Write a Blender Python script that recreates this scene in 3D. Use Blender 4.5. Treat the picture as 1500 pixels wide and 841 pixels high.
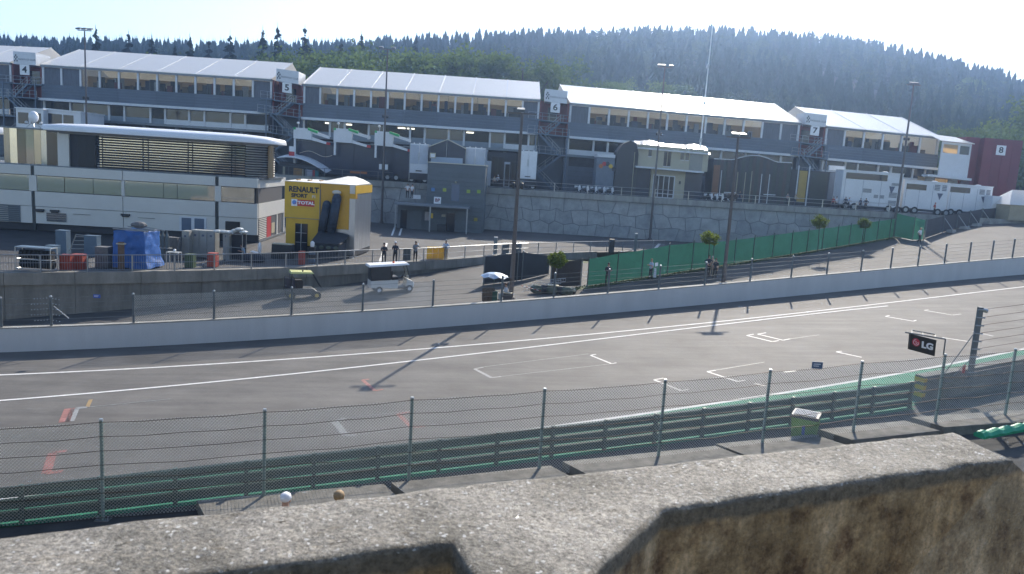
import bpy, bmesh, math, random
from math import sin, cos, tan, pi, radians, atan, sqrt
from mathutils import Vector, Matrix, noise
V = Vector
random.seed(7)
for o in list(bpy.data.objects): bpy.data.objects.remove(o)
SC = bpy.context.scene
COL = SC.collection

# ------------------------------------------------------------------ camera
FPX, CX, CY, EYE = 1125.0, 750.0, 420.5, 9.4
PITCH = atan((CY - 250) / FPX); ROLL = 0.062
fw = V((0, cos(PITCH), -sin(PITCH))); r0 = V((1, 0, 0)); u0 = r0.cross(fw)
RT = r0 * cos(ROLL) + u0 * sin(ROLL); UP = u0 * cos(ROLL) - r0 * sin(ROLL)
CAMP = V((0, 0, EYE))
cd = bpy.data.cameras.new('camera'); cam = bpy.data.objects.new('camera', cd); COL.objects.link(cam)
cam.matrix_world = Matrix((( RT.x, UP.x, -fw.x, 0), (RT.y, UP.y, -fw.y, 0), (RT.z, UP.z, -fw.z, EYE), (0, 0, 0, 1)))
cd.sensor_width = 36; cd.sensor_fit = 'HORIZONTAL'; cd.lens = 27.0
cd.clip_start = .05; cd.clip_end = 3000
cd.dof.use_dof = True; cd.dof.focus_distance = 60; cd.dof.aperture_fstop = 6.3
SC.camera = cam
# ------------------------------------------------------------------ sky, sun, exposure
SUN_EL, SUN_AZ = radians(33.5), radians(16.5)
w = bpy.data.worlds.new('World'); SC.world = w; w.use_nodes = True
nt = w.node_tree; bg = nt.nodes['Background']
sky = nt.nodes.new('ShaderNodeTexSky'); sky.sky_type = 'NISHITA'; sky.sun_disc = False
sky.sun_elevation = SUN_EL; sky.sun_rotation = SUN_AZ; sky.air_density = 1.0; sky.dust_density = .7; sky.ozone_density = 1.0; sky.altitude = 400
nt.links.new(sky.outputs[0], bg.inputs[0]); bg.inputs[1].default_value = 0.11
sd = bpy.data.lights.new('sun', 'SUN'); sun = bpy.data.objects.new('sun', sd); COL.objects.link(sun)
sd.energy = 3.6; sd.angle = radians(.53); sd.color = (1, .9, .76)
SDIR = V((sin(SUN_AZ) * cos(SUN_EL), cos(SUN_AZ) * cos(SUN_EL), sin(SUN_EL)))
sun.rotation_euler = (-SDIR).to_track_quat('-Z', 'Y').to_euler(); sun.location = (30, 60, 90)
vs = SC.view_settings; vs.view_transform = 'Standard'; vs.look = 'None'; vs.exposure = 1.1; vs.gamma = 1; vs.use_curve_mapping = False
SC.cycles.max_bounces = 7; SC.cycles.transparent_max_bounces = 24; SC.cycles.volume_bounces = 1
# ------------------------------------------------------------------ pixel <-> place
def ray(px, py): return fw + RT * ((px - CX) / FPX) - UP * ((py - CY) / FPX)
def P(px, py, Y):
    d = ray(px, py); return CAMP + d * (Y / d.y)
def PZ(px, py, z):
    d = ray(px, py); return CAMP + d * ((z - EYE) / d.z)
def g(X, Y): return -1.2 + .055 * X + .03 * Y + .0003 * max(0, X - 10) ** 2
def G(px, py, dz=0):
    d = ray(px, py); lo, hi = .5, 300.
    for _ in range(40):
        m = (lo + hi) / 2; q = CAMP + d * m
        if q.z > g(q.x, q.y) + dz: lo = m
        else: hi = m
    return CAMP + d * lo
def og(x, y, dz=0): return V((x, y, g(x, y) + dz))
def TZ(px, py, Y): return P(px, py, Y).z
# ------------------------------------------------------------------ materials
MC = {}
def M(name, col=(.5, .5, .5), rough=.6, metal=0, var=.12, scale=1.5, bump=0, spec=.5, kind=None, alpha=.35, tcol=None, fleck=None, streak=0):
    if name in MC: return MC[name]
    m = bpy.data.materials.new(name); m.use_nodes = True; n = m.node_tree.nodes; L = m.node_tree.links
    b = n['Principled BSDF']; out = n['Material Output']
    b.inputs['Roughness'].default_value = rough; b.inputs['Metallic'].default_value = metal
    b.inputs['Specular IOR Level'].default_value = spec
    c4 = (*col, 1)
    if var > 0:
        tc = n.new('ShaderNodeTexCoord'); ns = n.new('ShaderNodeTexNoise')
        ns.inputs['Scale'].default_value = scale; ns.inputs['Detail'].default_value = 6; ns.inputs['Roughness'].default_value = .65
        mp = n.new('ShaderNodeMapping'); L.new(tc.outputs['Object'], mp.inputs[0]); L.new(mp.outputs[0], ns.inputs['Vector'])
        if streak: mp.inputs['Scale'].default_value = (1, 1, 1.0 / streak)
        rp = n.new('ShaderNodeValToRGB'); e = rp.color_ramp.elements
        e[0].position = .3; e[1].position = .7
        e[0].color = (*[max(0, c * (1 - var)) for c in col], 1); e[1].color = (*[min(1, c * (1 + var)) for c in col], 1)
        L.new(ns.outputs[0], rp.inputs[0]); last = rp.outputs[0]
        if fleck:
            fn = n.new('ShaderNodeTexNoise'); fn.inputs['Scale'].default_value = fleck[0]; fn.inputs['Detail'].default_value = 2
            L.new(tc.outputs['Object'], fn.inputs['Vector'])
            fr = n.new('ShaderNodeValToRGB'); fe = fr.color_ramp.elements; fe[0].position = fleck[3]; fe[1].position = min(1, fleck[3] + .12)
            fe[0].color = (0, 0, 0, 1); fe[1].color = (fleck[2],) * 3 + (1,)
            mx = n.new('ShaderNodeMix'); mx.data_type = 'RGBA'
            L.new(fn.outputs[0], fr.inputs[0]); L.new(fr.outputs[0], mx.inputs['Factor']); L.new(last, mx.inputs['A'])
            mx.inputs['B'].default_value = (*fleck[1], 1); last = mx.outputs['Result']
        L.new(last, b.inputs['Base Color'])
        if bump:
            bn = n.new('ShaderNodeTexNoise'); bn.inputs['Scale'].default_value = scale * 9; bn.inputs['Detail'].default_value = 4
            L.new(tc.outputs['Object'], bn.inputs['Vector'])
            bp = n.new('ShaderNodeBump'); bp.inputs['Strength'].default_value = min(1, bump); bp.inputs['Distance'].default_value = .03
            L.new(bn.outputs[0], bp.inputs['Height']); L.new(bp.outputs[0], b.inputs['Normal'])
    else: b.inputs['Base Color'].default_value = c4
    if kind == 'glass':
        tr = n.new('ShaderNodeBsdfTransparent'); tr.inputs[0].default_value = (.85, .87, .88, 1)
        mx = n.new('ShaderNodeMixShader'); mx.inputs[0].default_value = alpha
        L.new(tr.outputs[0], mx.inputs[1]); L.new(b.outputs[0], mx.inputs[2]); L.new(mx.outputs[0], out.inputs[0])
    if kind == 'trans':
        tl = n.new('ShaderNodeBsdfTranslucent'); tl.inputs[0].default_value = (*(tcol or col), 1)
        mx = n.new('ShaderNodeMixShader'); mx.inputs[0].default_value = alpha
        L.new(b.outputs[0], mx.inputs[1]); L.new(tl.outputs[0], mx.inputs[2]); L.new(mx.outputs[0], out.inputs[0])
    MC[name] = m; return m
def emis(name, col, st):
    m = M(name, col, var=0); b = m.node_tree.nodes['Principled BSDF']
    b.inputs['Emission Color'].default_value = (*col, 1); b.inputs['Emission Strength'].default_value = st; return m
# ------------------------------------------------------------------ builders
class MB:
    def __init__(s, T=None): s.v = []; s.f = []; s.T = T
    def add(s, vs, fs):
        b = len(s.v)
        for p in vs: s.v.append(tuple(s.T(*p)) if s.T else tuple(p))
        for f in fs: s.f.append(tuple(b + i for i in f))
        return s
    def box(s, x0, x1, y0, y1, z0, z1):
        return s.add([(x0, y0, z0), (x1, y0, z0), (x1, y1, z0), (x0, y1, z0), (x0, y0, z1), (x1, y0, z1), (x1, y1, z1), (x0, y1, z1)],
                     [(0, 3, 2, 1), (4, 5, 6, 7), (0, 1, 5, 4), (1, 2, 6, 5), (2, 3, 7, 6), (3, 0, 4, 7)])
    def quad(s, a, b, c, d): return s.add([a, b, c, d], [(0, 1, 2, 3)])
    def poly(s, ps): return s.add(ps, [tuple(range(len(ps)))])
    def hexa(s, ps): return s.add(ps, [(0, 3, 2, 1), (4, 5, 6, 7), (0, 1, 5, 4), (1, 2, 6, 5), (2, 3, 7, 6), (3, 0, 4, 7)])
    def prism(s, poly, h):            # poly: list of 3d points, h: offset vector
        n = len(poly); h = V(h); a = [V(p) for p in poly]
        return s.add(a + [p + h for p in a], [tuple(range(n))[::-1], tuple(range(n, 2 * n))] + [(i, (i + 1) % n, n + (i + 1) % n, n + i) for i in range(n)])
    def cyl(s, p0, p1, ra, rb=None, n=8):
        p0, p1 = V(p0), V(p1); rb = ra if rb is None else rb
        d = (p1 - p0).normalized(); a = d.orthogonal().normalized(); b = d.cross(a)
        vs = []
        for p, r in ((p0, ra), (p1, rb)):
            for i in range(n): vs.append(p + (a * cos(2 * pi * i / n) + b * sin(2 * pi * i / n)) * r)
        return s.add(vs, [(i, (i + 1) % n, n + (i + 1) % n, n + i) for i in range(n)] + [tuple(range(n))[::-1], tuple(range(n, 2 * n))])
    def tube(s, pts, r, n=5):
        for a, b in zip(pts, pts[1:]): s.cyl(a, b, r, r, n)
        return s
    def ball(s, c, r, sc=(1, 1, 1), n=10, m=6):
        c = V(c); vs = [c + V((0, 0, r * sc[2]))]; fs = []
        for j in range(1, m):
            t = pi * j / m
            for i in range(n):
                p = 2 * pi * i / n; vs.append(c + V((r * sc[0] * sin(t) * cos(p), r * sc[1] * sin(t) * sin(p), r * sc[2] * cos(t))))
        vs.append(c - V((0, 0, r * sc[2])))
        for i in range(n): fs.append((0, 1 + i, 1 + (i + 1) % n))
        for j in range(m - 2):
            for i in range(n):
                a = 1 + j * n; fs.append((a + i, a + n + i, a + n + (i + 1) % n, a + (i + 1) % n))
        k = 1 + (m - 2) * n
        for i in range(n): fs.append((k + i, len(vs) - 1, k + (i + 1) % n))
        return s.add(vs, fs)
    def lathe(s, c, prof, n=14):
        c = V(c); vs = []; fs = []
        for r, z in prof:
            for i in range(n): vs.append(c + V((r * cos(2 * pi * i / n), r * sin(2 * pi * i / n), z)))
        for j in range(len(prof) - 1):
            for i in range(n): fs.append((j * n + i, j * n + (i + 1) % n, (j + 1) * n + (i + 1) % n, (j + 1) * n + i))
        fs += [tuple(range(n))[::-1], tuple(range((len(prof) - 1) * n, len(prof) * n))]
        return s.add(vs, fs)
    def text(s, me, O, u, v, nn):
        return s.add([O + u * p.co.x + v * p.co.y + nn * p.co.z for p in me.vertices], [tuple(f.vertices) for f in me.polygons])
    def build(s, name, mat, par=None, label=None, smooth=False, kind=None, local=False, me=None):
        if me is None:
            me = bpy.data.meshes.new(name); me.from_pydata(s.v, [], s.f)
            bm = bmesh.new(); bm.from_mesh(me); bmesh.ops.recalc_face_normals(bm, faces=bm.faces); bm.to_mesh(me); bm.free()
            me.materials.append(mat)
            if smooth:
                for p in me.polygons: p.use_smooth = True
        o = bpy.data.objects.new(name, me); COL.objects.link(o)
        if par:
            o.parent = par
            if not local and par.parent is None: o.matrix_parent_inverse = par.matrix_basis.inverted()
        if label: o['label'] = label
        if kind: o['kind'] = kind
        return o
def tag(o, label, cat, group=None):
    o['label'] = label; o['category'] = cat
    if group: o['group'] = group
    return o
def thing(name, label, cat, loc=(0, 0, 0), rz=0, group=None):
    o = bpy.data.objects.new(name, None); COL.objects.link(o); o.empty_display_size = .3
    o.location = loc; o.rotation_euler = (0, 0, rz); return tag(o, label, cat, group) if label else o
def place(o, loc, rz=0, scale=1):
    o.location = loc; o.rotation_euler = (0, 0, rz); o.scale = (scale,) * 3
def copy_tree(o, par=None):
    c = o.copy(); COL.objects.link(c); c.parent = par
    for ch in KIDS(o): copy_tree(ch, c)
    return c
def KIDS(o): return [x for x in COL.objects if x.parent == o]
TXT = {}
def text_mesh(t, size=1, off=0.0, ext=.01, sx=1):
    cu = bpy.data.curves.new('t', 'FONT'); cu.body = t; cu.size = size; cu.align_x = 'CENTER'; cu.align_y = 'CENTER'; cu.extrude = ext; cu.offset = off; cu.resolution_u = 3
    ob = bpy.data.objects.new('t', cu); COL.objects.link(ob); dg = bpy.context.evaluated_depsgraph_get()
    me = bpy.data.meshes.new_from_object(ob.evaluated_get(dg)); bpy.data.objects.remove(ob)
    for v_ in me.vertices: v_.co.x *= sx
    return me
for k, (t, s_, o_, sx) in dict(n4=('4', 1.25, .03, 1.15), n5=('5', 1.25, .03, 1.15), n6=('6', 1.25, .03, 1.15), n7=('7', 1.25, .03, 1.15), n8=('8', 1.25, .03, 1.15), club=('PADDOCK CLUB', .34, .004, 1.0),
       ren=('RENAULT', .78, .03, .92), spo=('SPORT', .52, .025, 1.1), f1=('F1', .46, .02, 1.1), tot=('TOTAL', .44, .02, 1.25), lg=('LG', .3, .013, 1.15), l=('L', .12, .003, 1), gg=('BP', .7, .02, 1)).items():
    TXT[k] = text_mesh(t, s_, o_, .012, sx)
def smoothline(pts, n):            # resample a polyline (list of V) as a Catmull-Rom curve with n points
    pts = [V(p) for p in pts]; q = [pts[0] * 2 - pts[1]] + pts + [pts[-1] * 2 - pts[-2]]
    out = []
    seg = len(pts) - 1
    dense = []
    for i in range(seg):
        p0, p1, p2, p3 = q[i:i + 4]
        for k in range(24):
            t = k / 24; dense.append(.5 * ((2 * p1) + (p2 - p0) * t + (2 * p0 - 5 * p1 + 4 * p2 - p3) * t * t + (3 * p1 - p0 - 3 * p2 + p3) * t ** 3))
    dense.append(pts[-1])
    L = [0]
    for a, b in zip(dense, dense[1:]): L.append(L[-1] + (b - a).length)
    j = 0
    for i in range(n):
        s_ = L[-1] * i / (n - 1)
        while j < len(L) - 2 and L[j + 1] < s_: j += 1
        t = (s_ - L[j]) / max(1e-9, L[j + 1] - L[j]); out.append(dense[j].lerp(dense[j + 1], min(1, max(0, t))))
    return out
def fitline(pts, n, deg=3):        # smooth polynomial Y(X) through ground points, resampled evenly in X
    import numpy as np
    x = np.array([p[0] for p in pts]); y = np.array([p[1] for p in pts]); c = np.polyfit(x, y, deg)
    xs = np.linspace(x[0], x[-1], n); return [og(float(a), float(np.polyval(c, a))) for a in xs]
def arc(pts):
    L = [0.]
    for a, b in zip(pts, pts[1:]): L.append(L[-1] + (b - a).length)
    return L
def walk(pts, step, start=0.):     # points every 'step' metres along a polyline, with direction
    L = arc(pts); out = []; s_ = start; j = 0
    while s_ <= L[-1]:
        while j < len(L) - 2 and L[j + 1] < s_: j += 1
        t = (s_ - L[j]) / (L[j + 1] - L[j]); out.append((pts[j].lerp(pts[j + 1], t), (pts[j + 1] - pts[j]).normalized())); s_ += step
    return out
def structure(mb, name, mat): return mb.build(name, mat, kind='structure')
def strip(name, A, B, mat, dz, nx=4, zf=None, kind='structure', flat=None):   # sheet between two polylines with equal counts
    mb = MB(); n = len(A); vs = []; fs = []
    for a, b in zip(A, B):
        for j in range(nx + 1):
            p = a.lerp(b, j / nx); z = flat if flat is not None else g(p.x, p.y) + dz; vs.append((p.x, p.y, z))
    for i in range(n - 1):
        for j in range(nx): k = i * (nx + 1) + j; fs.append((k, k + 1, k + nx + 2, k + nx + 1))
    mb.add(vs, fs); return mb.build(name, mat, kind=kind)
def offs(pts, d):
    out = []
    for i, p in enumerate(pts):
        a = pts[max(0, i - 1)]; b = pts[min(len(pts) - 1, i + 1)]; t = (b - a); nrm = V((-t.y, t.x, 0)).normalized(); out.append(p + nrm * d)
    return out
# ================================================================== materials used in the setting
asphalt = M('asphalt', (.135, .127, .116), .78, var=.2, scale=.35, bump=.4, spec=.24, fleck=(90, (.16, .155, .15), .5, .6))
# rubber streaks and seams that run along the track
n = asphalt.node_tree.nodes; L = asphalt.node_tree.links; bs = n['Principled BSDF']; src = bs.inputs['Base Color'].links[0].from_socket
tc = n.new('ShaderNodeTexCoord'); mp_ = n.new('ShaderNodeMapping'); mp_.inputs['Rotation'].default_value = (0, 0, radians(-22)); mp_.inputs['Scale'].default_value = (.012, .55, 1); L.new(tc.outputs['Object'], mp_.inputs[0])
sn = n.new('ShaderNodeTexNoise'); sn.inputs['Scale'].default_value = 2.2; sn.inputs['Detail'].default_value = 7; sn.inputs['Roughness'].default_value = .7; L.new(mp_.outputs[0], sn.inputs['Vector'])
sr = n.new('ShaderNodeValToRGB'); sr.color_ramp.elements[0].position = .36; sr.color_ramp.elements[0].color = (.8, .8, .8, 1); sr.color_ramp.elements[1].position = .62; sr.color_ramp.elements[1].color = (1.08, 1.08, 1.07, 1); L.new(sn.outputs[0], sr.inputs[0])
mm = n.new('ShaderNodeMix'); mm.data_type = 'RGBA'; mm.blend_type = 'MULTIPLY'; mm.inputs['Factor'].default_value = 1; L.new(src, mm.inputs['A']); L.new(sr.outputs[0], mm.inputs['B']); L.new(mm.outputs['Result'], bs.inputs['Base Color'])
lane_asphalt = M('lane_asphalt', (.09, .086, .08), .82, var=.25, scale=.25, bump=.35, spec=.25, fleck=(60, (.2, .19, .18), .4, .62))
paddock_asphalt = M('paddock_asphalt', (.09, .088, .085), .82, var=.25, scale=.15, bump=.3, spec=.25)
white_paint = M('white_road_paint', (.66, .65, .62), .75, var=.15, scale=3, spec=.25)
worn_paint = M('worn_road_paint', (.25, .25, .24), .6, var=.35, scale=8)
red_paint = M('red_road_paint', (.27, .115, .095), .7, var=.45, scale=6)
green_paint = M('green_verge_paint', (.03, .2, .115), .8, var=.3, scale=1.2, spec=.2)
concrete = M('concrete', (.3, .29, .26), .85, var=.3, scale=1.2, bump=.5, streak=4)
dark_concrete = M('weathered_concrete', (.17, .165, .145), .9, var=.4, scale=1.1, bump=.6, streak=5)
wall_paint = M('white_wall_paint', (.585, .57, .55), .6, var=.07, scale=.8, streak=6)
grass = M('grass', (.055, .075, .02), .9, var=.45, scale=3, bump=.8)
steel = M('galvanised_steel', (.4, .42, .43), .42, .8, var=.15, scale=4)
dark_steel = M('dark_green_steel', (.055, .095, .08), .5, .1, var=.2, scale=4)
grey_steel = M('grey_painted_steel', (.13, .15, .16), .5, .3, var=.15, scale=3)
rust_wire = M('rusty_wire', (.07, .05, .045), .6, .5, var=0)
bright_wire = M('zinc_wire', (.62, .62, .58), .4, .2, var=0)
white_metal = M('white_metal', (.75, .76, .77), .4, var=.05)
black = M('black_plastic', (.015, .015, .017), .5, var=0)
navy_cloth = M('dark_screen_cloth', (.03, .035, .045), .8, var=.25, scale=.6)
green_cloth = M('green_screen_cloth', (.035, .15, .10), .8, var=.3, scale=.7, kind='trans', alpha=.3)

# ================================================================== ground lines
near_rail_top = [(0, 714), (200, 693), (400, 673), (590, 651), (780, 628), (975, 604), (1157, 583), (1340, 560)]
RAIL = fitline([G(x, y, 1.08) for x, y in near_rail_top], 60, 2)
def ext(L, a, b):                 # extend a ground polyline at both ends
    d0 = (L[0] - L[1]); d0.z = 0; d0.normalize(); d1 = (L[-1] - L[-2]); d1.z = 0; d1.normalize()
    p, q = L[0] + d0 * a, L[-1] + d1 * b
    return [og(p.x, p.y)] + L + [og(q.x, q.y)]
RAILX = ext(RAIL, 30, 60)
wall_base_px = [(0, 517), (150, 510), (300, 503), (450, 494), (600, 484), (750, 472), (900, 458), (1050, 444), (1200, 430), (1350, 417), (1500, 402)]
WALL = fitline([G(x, y) for x, y in wall_base_px], 90, 3)
WALLX = ext(WALL, 40, 45)
RET = smoothline([V(p) for p in [(-62, 33, 0), (-48, 38, 0), (-38.5, 42, 0), (-30.7, 46, 0), (-22.2, 51, 0), (-15.9, 56, 0), (-12.5, 59.7, 0), (-7.5, 64.6, 0), (-3.1, 70, 0), (1.3, 75, 0), (9, 82, 0), (17.4, 89, 0)]], 80)
PADZ = 1.3; DECKZ = 6.9; WY = 104.0
FEN = fitline([G(x, y) for x, y in [(851, 421), (930, 409), (1000, 398), (1100, 383), (1200, 366), (1310, 348)]], 40, 2)
# ------------------------------------------------------------------ ground sheets
def grid(name, x0, x1, nx, y0, y1, ny, zf, mat):
    mb = MB(); vs = [(x0 + (x1 - x0) * i / nx, y0 + (y1 - y0) * j / ny) for j in range(ny + 1) for i in range(nx + 1)]
    mb.add([(a, b, zf(a, b)) for a, b in vs], [(j * (nx + 1) + i, j * (nx + 1) + i + 1, (j + 1) * (nx + 1) + i + 1, (j + 1) * (nx + 1) + i) for j in range(ny) for i in range(nx)])
    return mb.build(name, mat, kind='structure', smooth=True)
# near ground + pit lane as one sloping sheet up to the paddock retaining wall and the green fence
import numpy as np
lx = [p.x for p in RET]; ly = [p.y for p in RET]
fx = [FEN[0].x, *[p.x for p in FEN], 60, 90, 160]; fy = [FEN[0].y, *[p.y + 1.2 for p in FEN], 108, 135, 190]
def lane_edge(x):
    if x < 3.5: return float(np.interp(x, lx, ly))
    return float(np.interp(x, [3.5, 5.0] + fx[1:], [float(np.interp(3.5, lx, ly)), 71] + [max(v_, 71) if i < 14 else v_ for i, v_ in enumerate(fy[1:])]))
wxs = [p.x for p in WALLX]; wys = [p.y for p in WALLX]
def lz(x, y):                    # the lane dips between the pit wall and the bank of the green fence
    wy = float(np.interp(x, wxs, wys)); e = float(np.interp(x, [p.x for p in FEN], [p.y for p in FEN])) - max(0, FEN[0].x - x) * .9; s_ = min(1, max(0, (y - wy - .3) / 1.2)) * min(1, max(0, (e - 1.5 - y) / 2.2)) * min(1, max(0, (x - 1) / 5)) * min(1, max(0, (46 - x) / 8))
    return g(x, y) - .8 * s_
xs = [-130 + 1.5 * i for i in range(195)]; mb = MB(); vs = []; fs = []
for x in xs:
    e = lane_edge(max(x, -62)) - (max(0, -62 - x) * .35)
    for j in range(51):
        y = (6 + (e - 6) * j / 12 * .62) if j < 12 else 6 + (e - 6) * (.62 + .38 * (j - 12) / 38); vs.append((x, y, lz(x, y)))
for i in range(len(xs) - 1):
    for j in range(50): fs.append((i * 51 + j, (i + 1) * 51 + j, (i + 1) * 51 + j + 1, i * 51 + j + 1))
mb.add(vs, fs); mb.build('pit_lane', lane_asphalt, kind='structure', smooth=True)
mb = MB(); a = []; b = []
for p in [V((-230, -20, 0))] + RET + [V((30, 98, 0)), V((60, 103, 0))]:
    a.append(V((p.x, p.y, 0))); b.append(V((p.x, max(WY + 1, p.y + 1), 0)))
strip('paddock_ground', a, b, paddock_asphalt, 0, 12, flat=PADZ)
# bank where the lane stands above the lower paddock
bank = MB(); prev = None
for x in [5 + 1.5 * i for i in range(37)]:
    y = lane_edge(x); cur = [(x, y, g(x, y)), (x - 1.5, y + 2.2, min(PADZ, g(x, y)) - .05)]
    if prev: bank.quad(prev[0], cur[0], cur[1], prev[1])
    prev = cur
bank.build('bank', grass, kind='structure')
# ------------------------------------------------------------------ race track
strip('race_track', offs(RAILX, .2)[:: 1], smoothline(offs(WALLX, .0), len(RAILX)), asphalt, .012, 10)
# verge: green painted strip along the near rail, white edge line
edge_px = [(-60, 738), (200, 706), (420, 678), (640, 649), (800, 625), (968, 602), (1100, 584), (1260, 560), (1340, 543), (1500, 510), (1600, 488)]
EDGE = fitline([G(x, y) for x, y in edge_px], 60, 3)
EDGE = [og(p.x, p.y) for p in EDGE]
gin = []
for p in EDGE:
    q = min(RAILX, key=lambda r: (r.xy - p.xy).length); gin.append(p + (V((q.x, q.y, 0)) - V((p.x, p.y, 0))).normalized() * max(1.6, (q.xy - p.xy).length + .3))
strip('green_verge', gin, EDGE, green_paint, .017, 2)
def painted(name, A, width, mat, dz=.021):
    B = offs(A, width / 2); C = offs(A, -width / 2); return strip(name, B, C, mat, dz, 1)
strip('walkway', offs(RAILX, -.12), offs(RAILX, -9.5), M('walkway_concrete', (.06, .06, .058), .9, var=.35, scale=.8, bump=.4), .01, 4)
painted('track_edge_line', EDGE, .2, white_paint)
l1 = fitline([G(x, y) for x, y in [(0, 549), (300, 536), (600, 514), (750, 499.5), (900, 486.5), (1050, 471), (1200, 456), (1350, 439), (1500, 420)]], 70, 3)
l2 = fitline([G(x, y) for x, y in [(0, 588), (150, 575), (300, 560), (450, 547), (600, 531), (750, 512), (900, 494), (1050, 476.5), (1200, 460), (1300, 448.5)]], 60, 3)
painted('pit_exit_line', ext(l1, 15, 30), .17, white_paint); painted('track_edge_line', ext(l2, 15, 0), .17, white_paint, .026)
# grid boxes: front bar with two short returns
def gridbox(p0, p1, ra, rb, mat, wd=.13, side=None):
    a, b = G(*p0), G(*p1); mb = MB(); 
    def bar(a, b, wd):  # one painted bar
        d = V((b.x - a.x, b.y - a.y, 0)).normalized(); n_ = V((-d.y, d.x, 0)) * wd / 2
        q = [a - n_, b - n_, b + n_, a + n_]; mb.quad(*[(v_.x, v_.y, g(v_.x, v_.y) + .021) for v_ in q])
    bar(a, b, wd * 1.3)
    if ra: bar(a, G(*ra), wd)
    if rb: bar(b, G(*rb), wd)
    o = mb.build('grid_box_marking', mat, kind='structure'); mb = MB()
    for s in side or []: bar(G(*s[0]), G(*s[1]), .05)
    return o if not side else mb.build('grid_box_marking', worn_paint, kind='structure')
fp = M('faded_road_paint', (.5, .49, .47), .65, var=.3, scale=6)
gridbox((865, 521), (896, 533.5), (873, 519.5), (903, 532), fp, .1)
gridbox((695, 541), (720, 554), (708, 538.5), (734, 552), worn_paint, side=[((734, 552), (900, 533)), ((708, 538), (862, 519))])
gridbox((958, 557), (998, 573), (972, 554.5), (1008, 571), fp, .1)
gridbox((1036, 545), (1080, 559.5), (1048, 543), (1092, 557.5), fp, .1, side=[((1048, 543), (1120, 531))])
gridbox((1094, 492), (1131, 501), (1104, 490), (1141, 499.5), fp, .1)
gridbox((1110, 490), (1147, 499), (1122, 488), (1157, 497), fp, .1, side=[((1157, 497), (1200, 491))])
gridbox((1225, 516), (1262, 524), (1233, 515), None, fp, .1)
gridbox((1297, 464), (1338, 471), (1303, 462.5), (1342, 469.5), fp, .1)
gridbox((1354, 455), (1395, 462), (1360, 454), (1408, 460.5), worn_paint)
gridbox((1380, 495), (1420, 501), None, None, fp, .1); gridbox((1425, 486), (1455, 493), None, None, worn_paint)
gridbox((1105, 562), (1120, 566), None, None, worn_paint); gridbox((1148, 546), (1166, 544), None, None, worn_paint)
gridbox((490, 618), (507, 639), (506, 613), (522, 638), worn_paint, .2, side=[((506, 613), (600, 603)), ((522, 638), (640, 622))])
gridbox((583, 607), (603, 627), (600, 604), (622, 625), red_paint, .15)
gridbox((531, 557), (549, 573), (541, 556), (561, 571), red_paint, .13)
gridbox((102, 599), (94, 619), None, None, red_paint, .3); gridbox((110, 599), (102, 618), (128, 597), None, worn_paint, .25, side=[((130, 597), (250, 585))])
gridbox((77, 664), (68, 694), (98, 661), (92, 691), red_paint, .22)
gridbox((133, 586), (128, 597), None, None, M('ochre_road_paint', (.3, .2, .08), .6, var=.3), .12)
# ------------------------------------------------------------------ paddock parking lines
pl = MB()
def padline(p0, p1, wd, z=PADZ + .006):
    a, b = PZ(*p0, z), PZ(*p1, z); d = V((b.x - a.x, b.y - a.y, 0)).normalized(); n_ = V((-d.y, d.x, 0)) * wd / 2
    pl.quad(a - n_, b - n_, b + n_, a + n_)
padline((534, 354), (514, 378), .35); padline((579, 331), (574, 345), .22); padline((589, 332), (585, 345), .22); padline((566, 356), (556, 388), .3); padline((966, 357), (955, 370), .35)
pl.build('parking_line', white_paint, kind='structure')
strip('motorhome_shade_sheet', [V((-66, 46, 0)), V((-46, 48.5, 0)), V((-34, 53, 0)), V((-26, 58, 0)), V((-22.5, 60.5, 0))], [V((-66, 70, 0)), V((-46, 70.5, 0)), V((-34, 70.8, 0)), V((-26, 71, 0)), V((-23.5, 71.2, 0))], M('painted_shade_grey', (.022, .023, .026), .8, var=.4, scale=.6), 0, 4, flat=PADZ + .005)  # dark sheet that paints the motorhome's shade onto the paddock ground before it
# ------------------------------------------------------------------ grass at the foot of the green fence
gl = ext(FEN, 3, 8)
o = strip('grass_strip', offs(gl, .3), offs(gl, -.75), grass, .02, 5, kind='stuff')
for v_ in o.data.vertices: v_.co.z = lz(v_.co.x, v_.co.y) + .02
tf = MB()
for p, d in walk(gl, .07):
    for k in range(2):
        q = p + V((d.y, -d.x, 0)) * random.uniform(-.2, .75); a = random.uniform(0, pi); h = random.uniform(.06, .2); e = V((cos(a), sin(a), 0)) * .05
        z = lz(q.x, q.y); tf.add([(q.x - e.x, q.y - e.y, z), (q.x + e.x, q.y + e.y, z), (q.x + random.uniform(-.05, .05), q.y, z + h)], [(0, 1, 2)])
tf.build('grass_tufts', grass, kind='stuff')
# ------------------------------------------------------------------ upper deck and hills
grid('upper_paddock_ground', -230, 260, 20, WY + .25, 175, 6, lambda x, y: DECKZ, paddock_asphalt)
HR = [(-420, 42), (-300, 50), (-175, 54), (-110, 58), (0, 71), (115, 79), (165, 79), (210, 73), (290, 58), (420, 45), (600, 45)]
def hz(x, y):
    hr = float(np.interp(x * 430 / max(y, 150), [a for a, _ in HR], [b for _, b in HR]))
    t = min(1, max(0, (y - 165) / 265)); s_ = t * t * (3 - 2 * t) * .55 + t * .45
    s_ -= max(0, (y - 430) / 260) * .4
    return DECKZ - .3 + (hr - DECKZ) * s_ + 2.5 * noise.noise(V((x * .01, y * .01, 0)))
grid('hill', -700, 800, 100, 168, 640, 40, hz, M('hillside_grass', (.02, .032, .014), .95, var=.4, scale=.05))
# side ground out to the horizon
mb = MB(); mb.quad((-1500, -400, -13), (1500, -400, -13), (1500, 1800, -13), (-1500, 1800, -13)); mb.build('ground', M('meadow', (.06, .08, .03), .95, var=.3, scale=.02), kind='structure')
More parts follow.
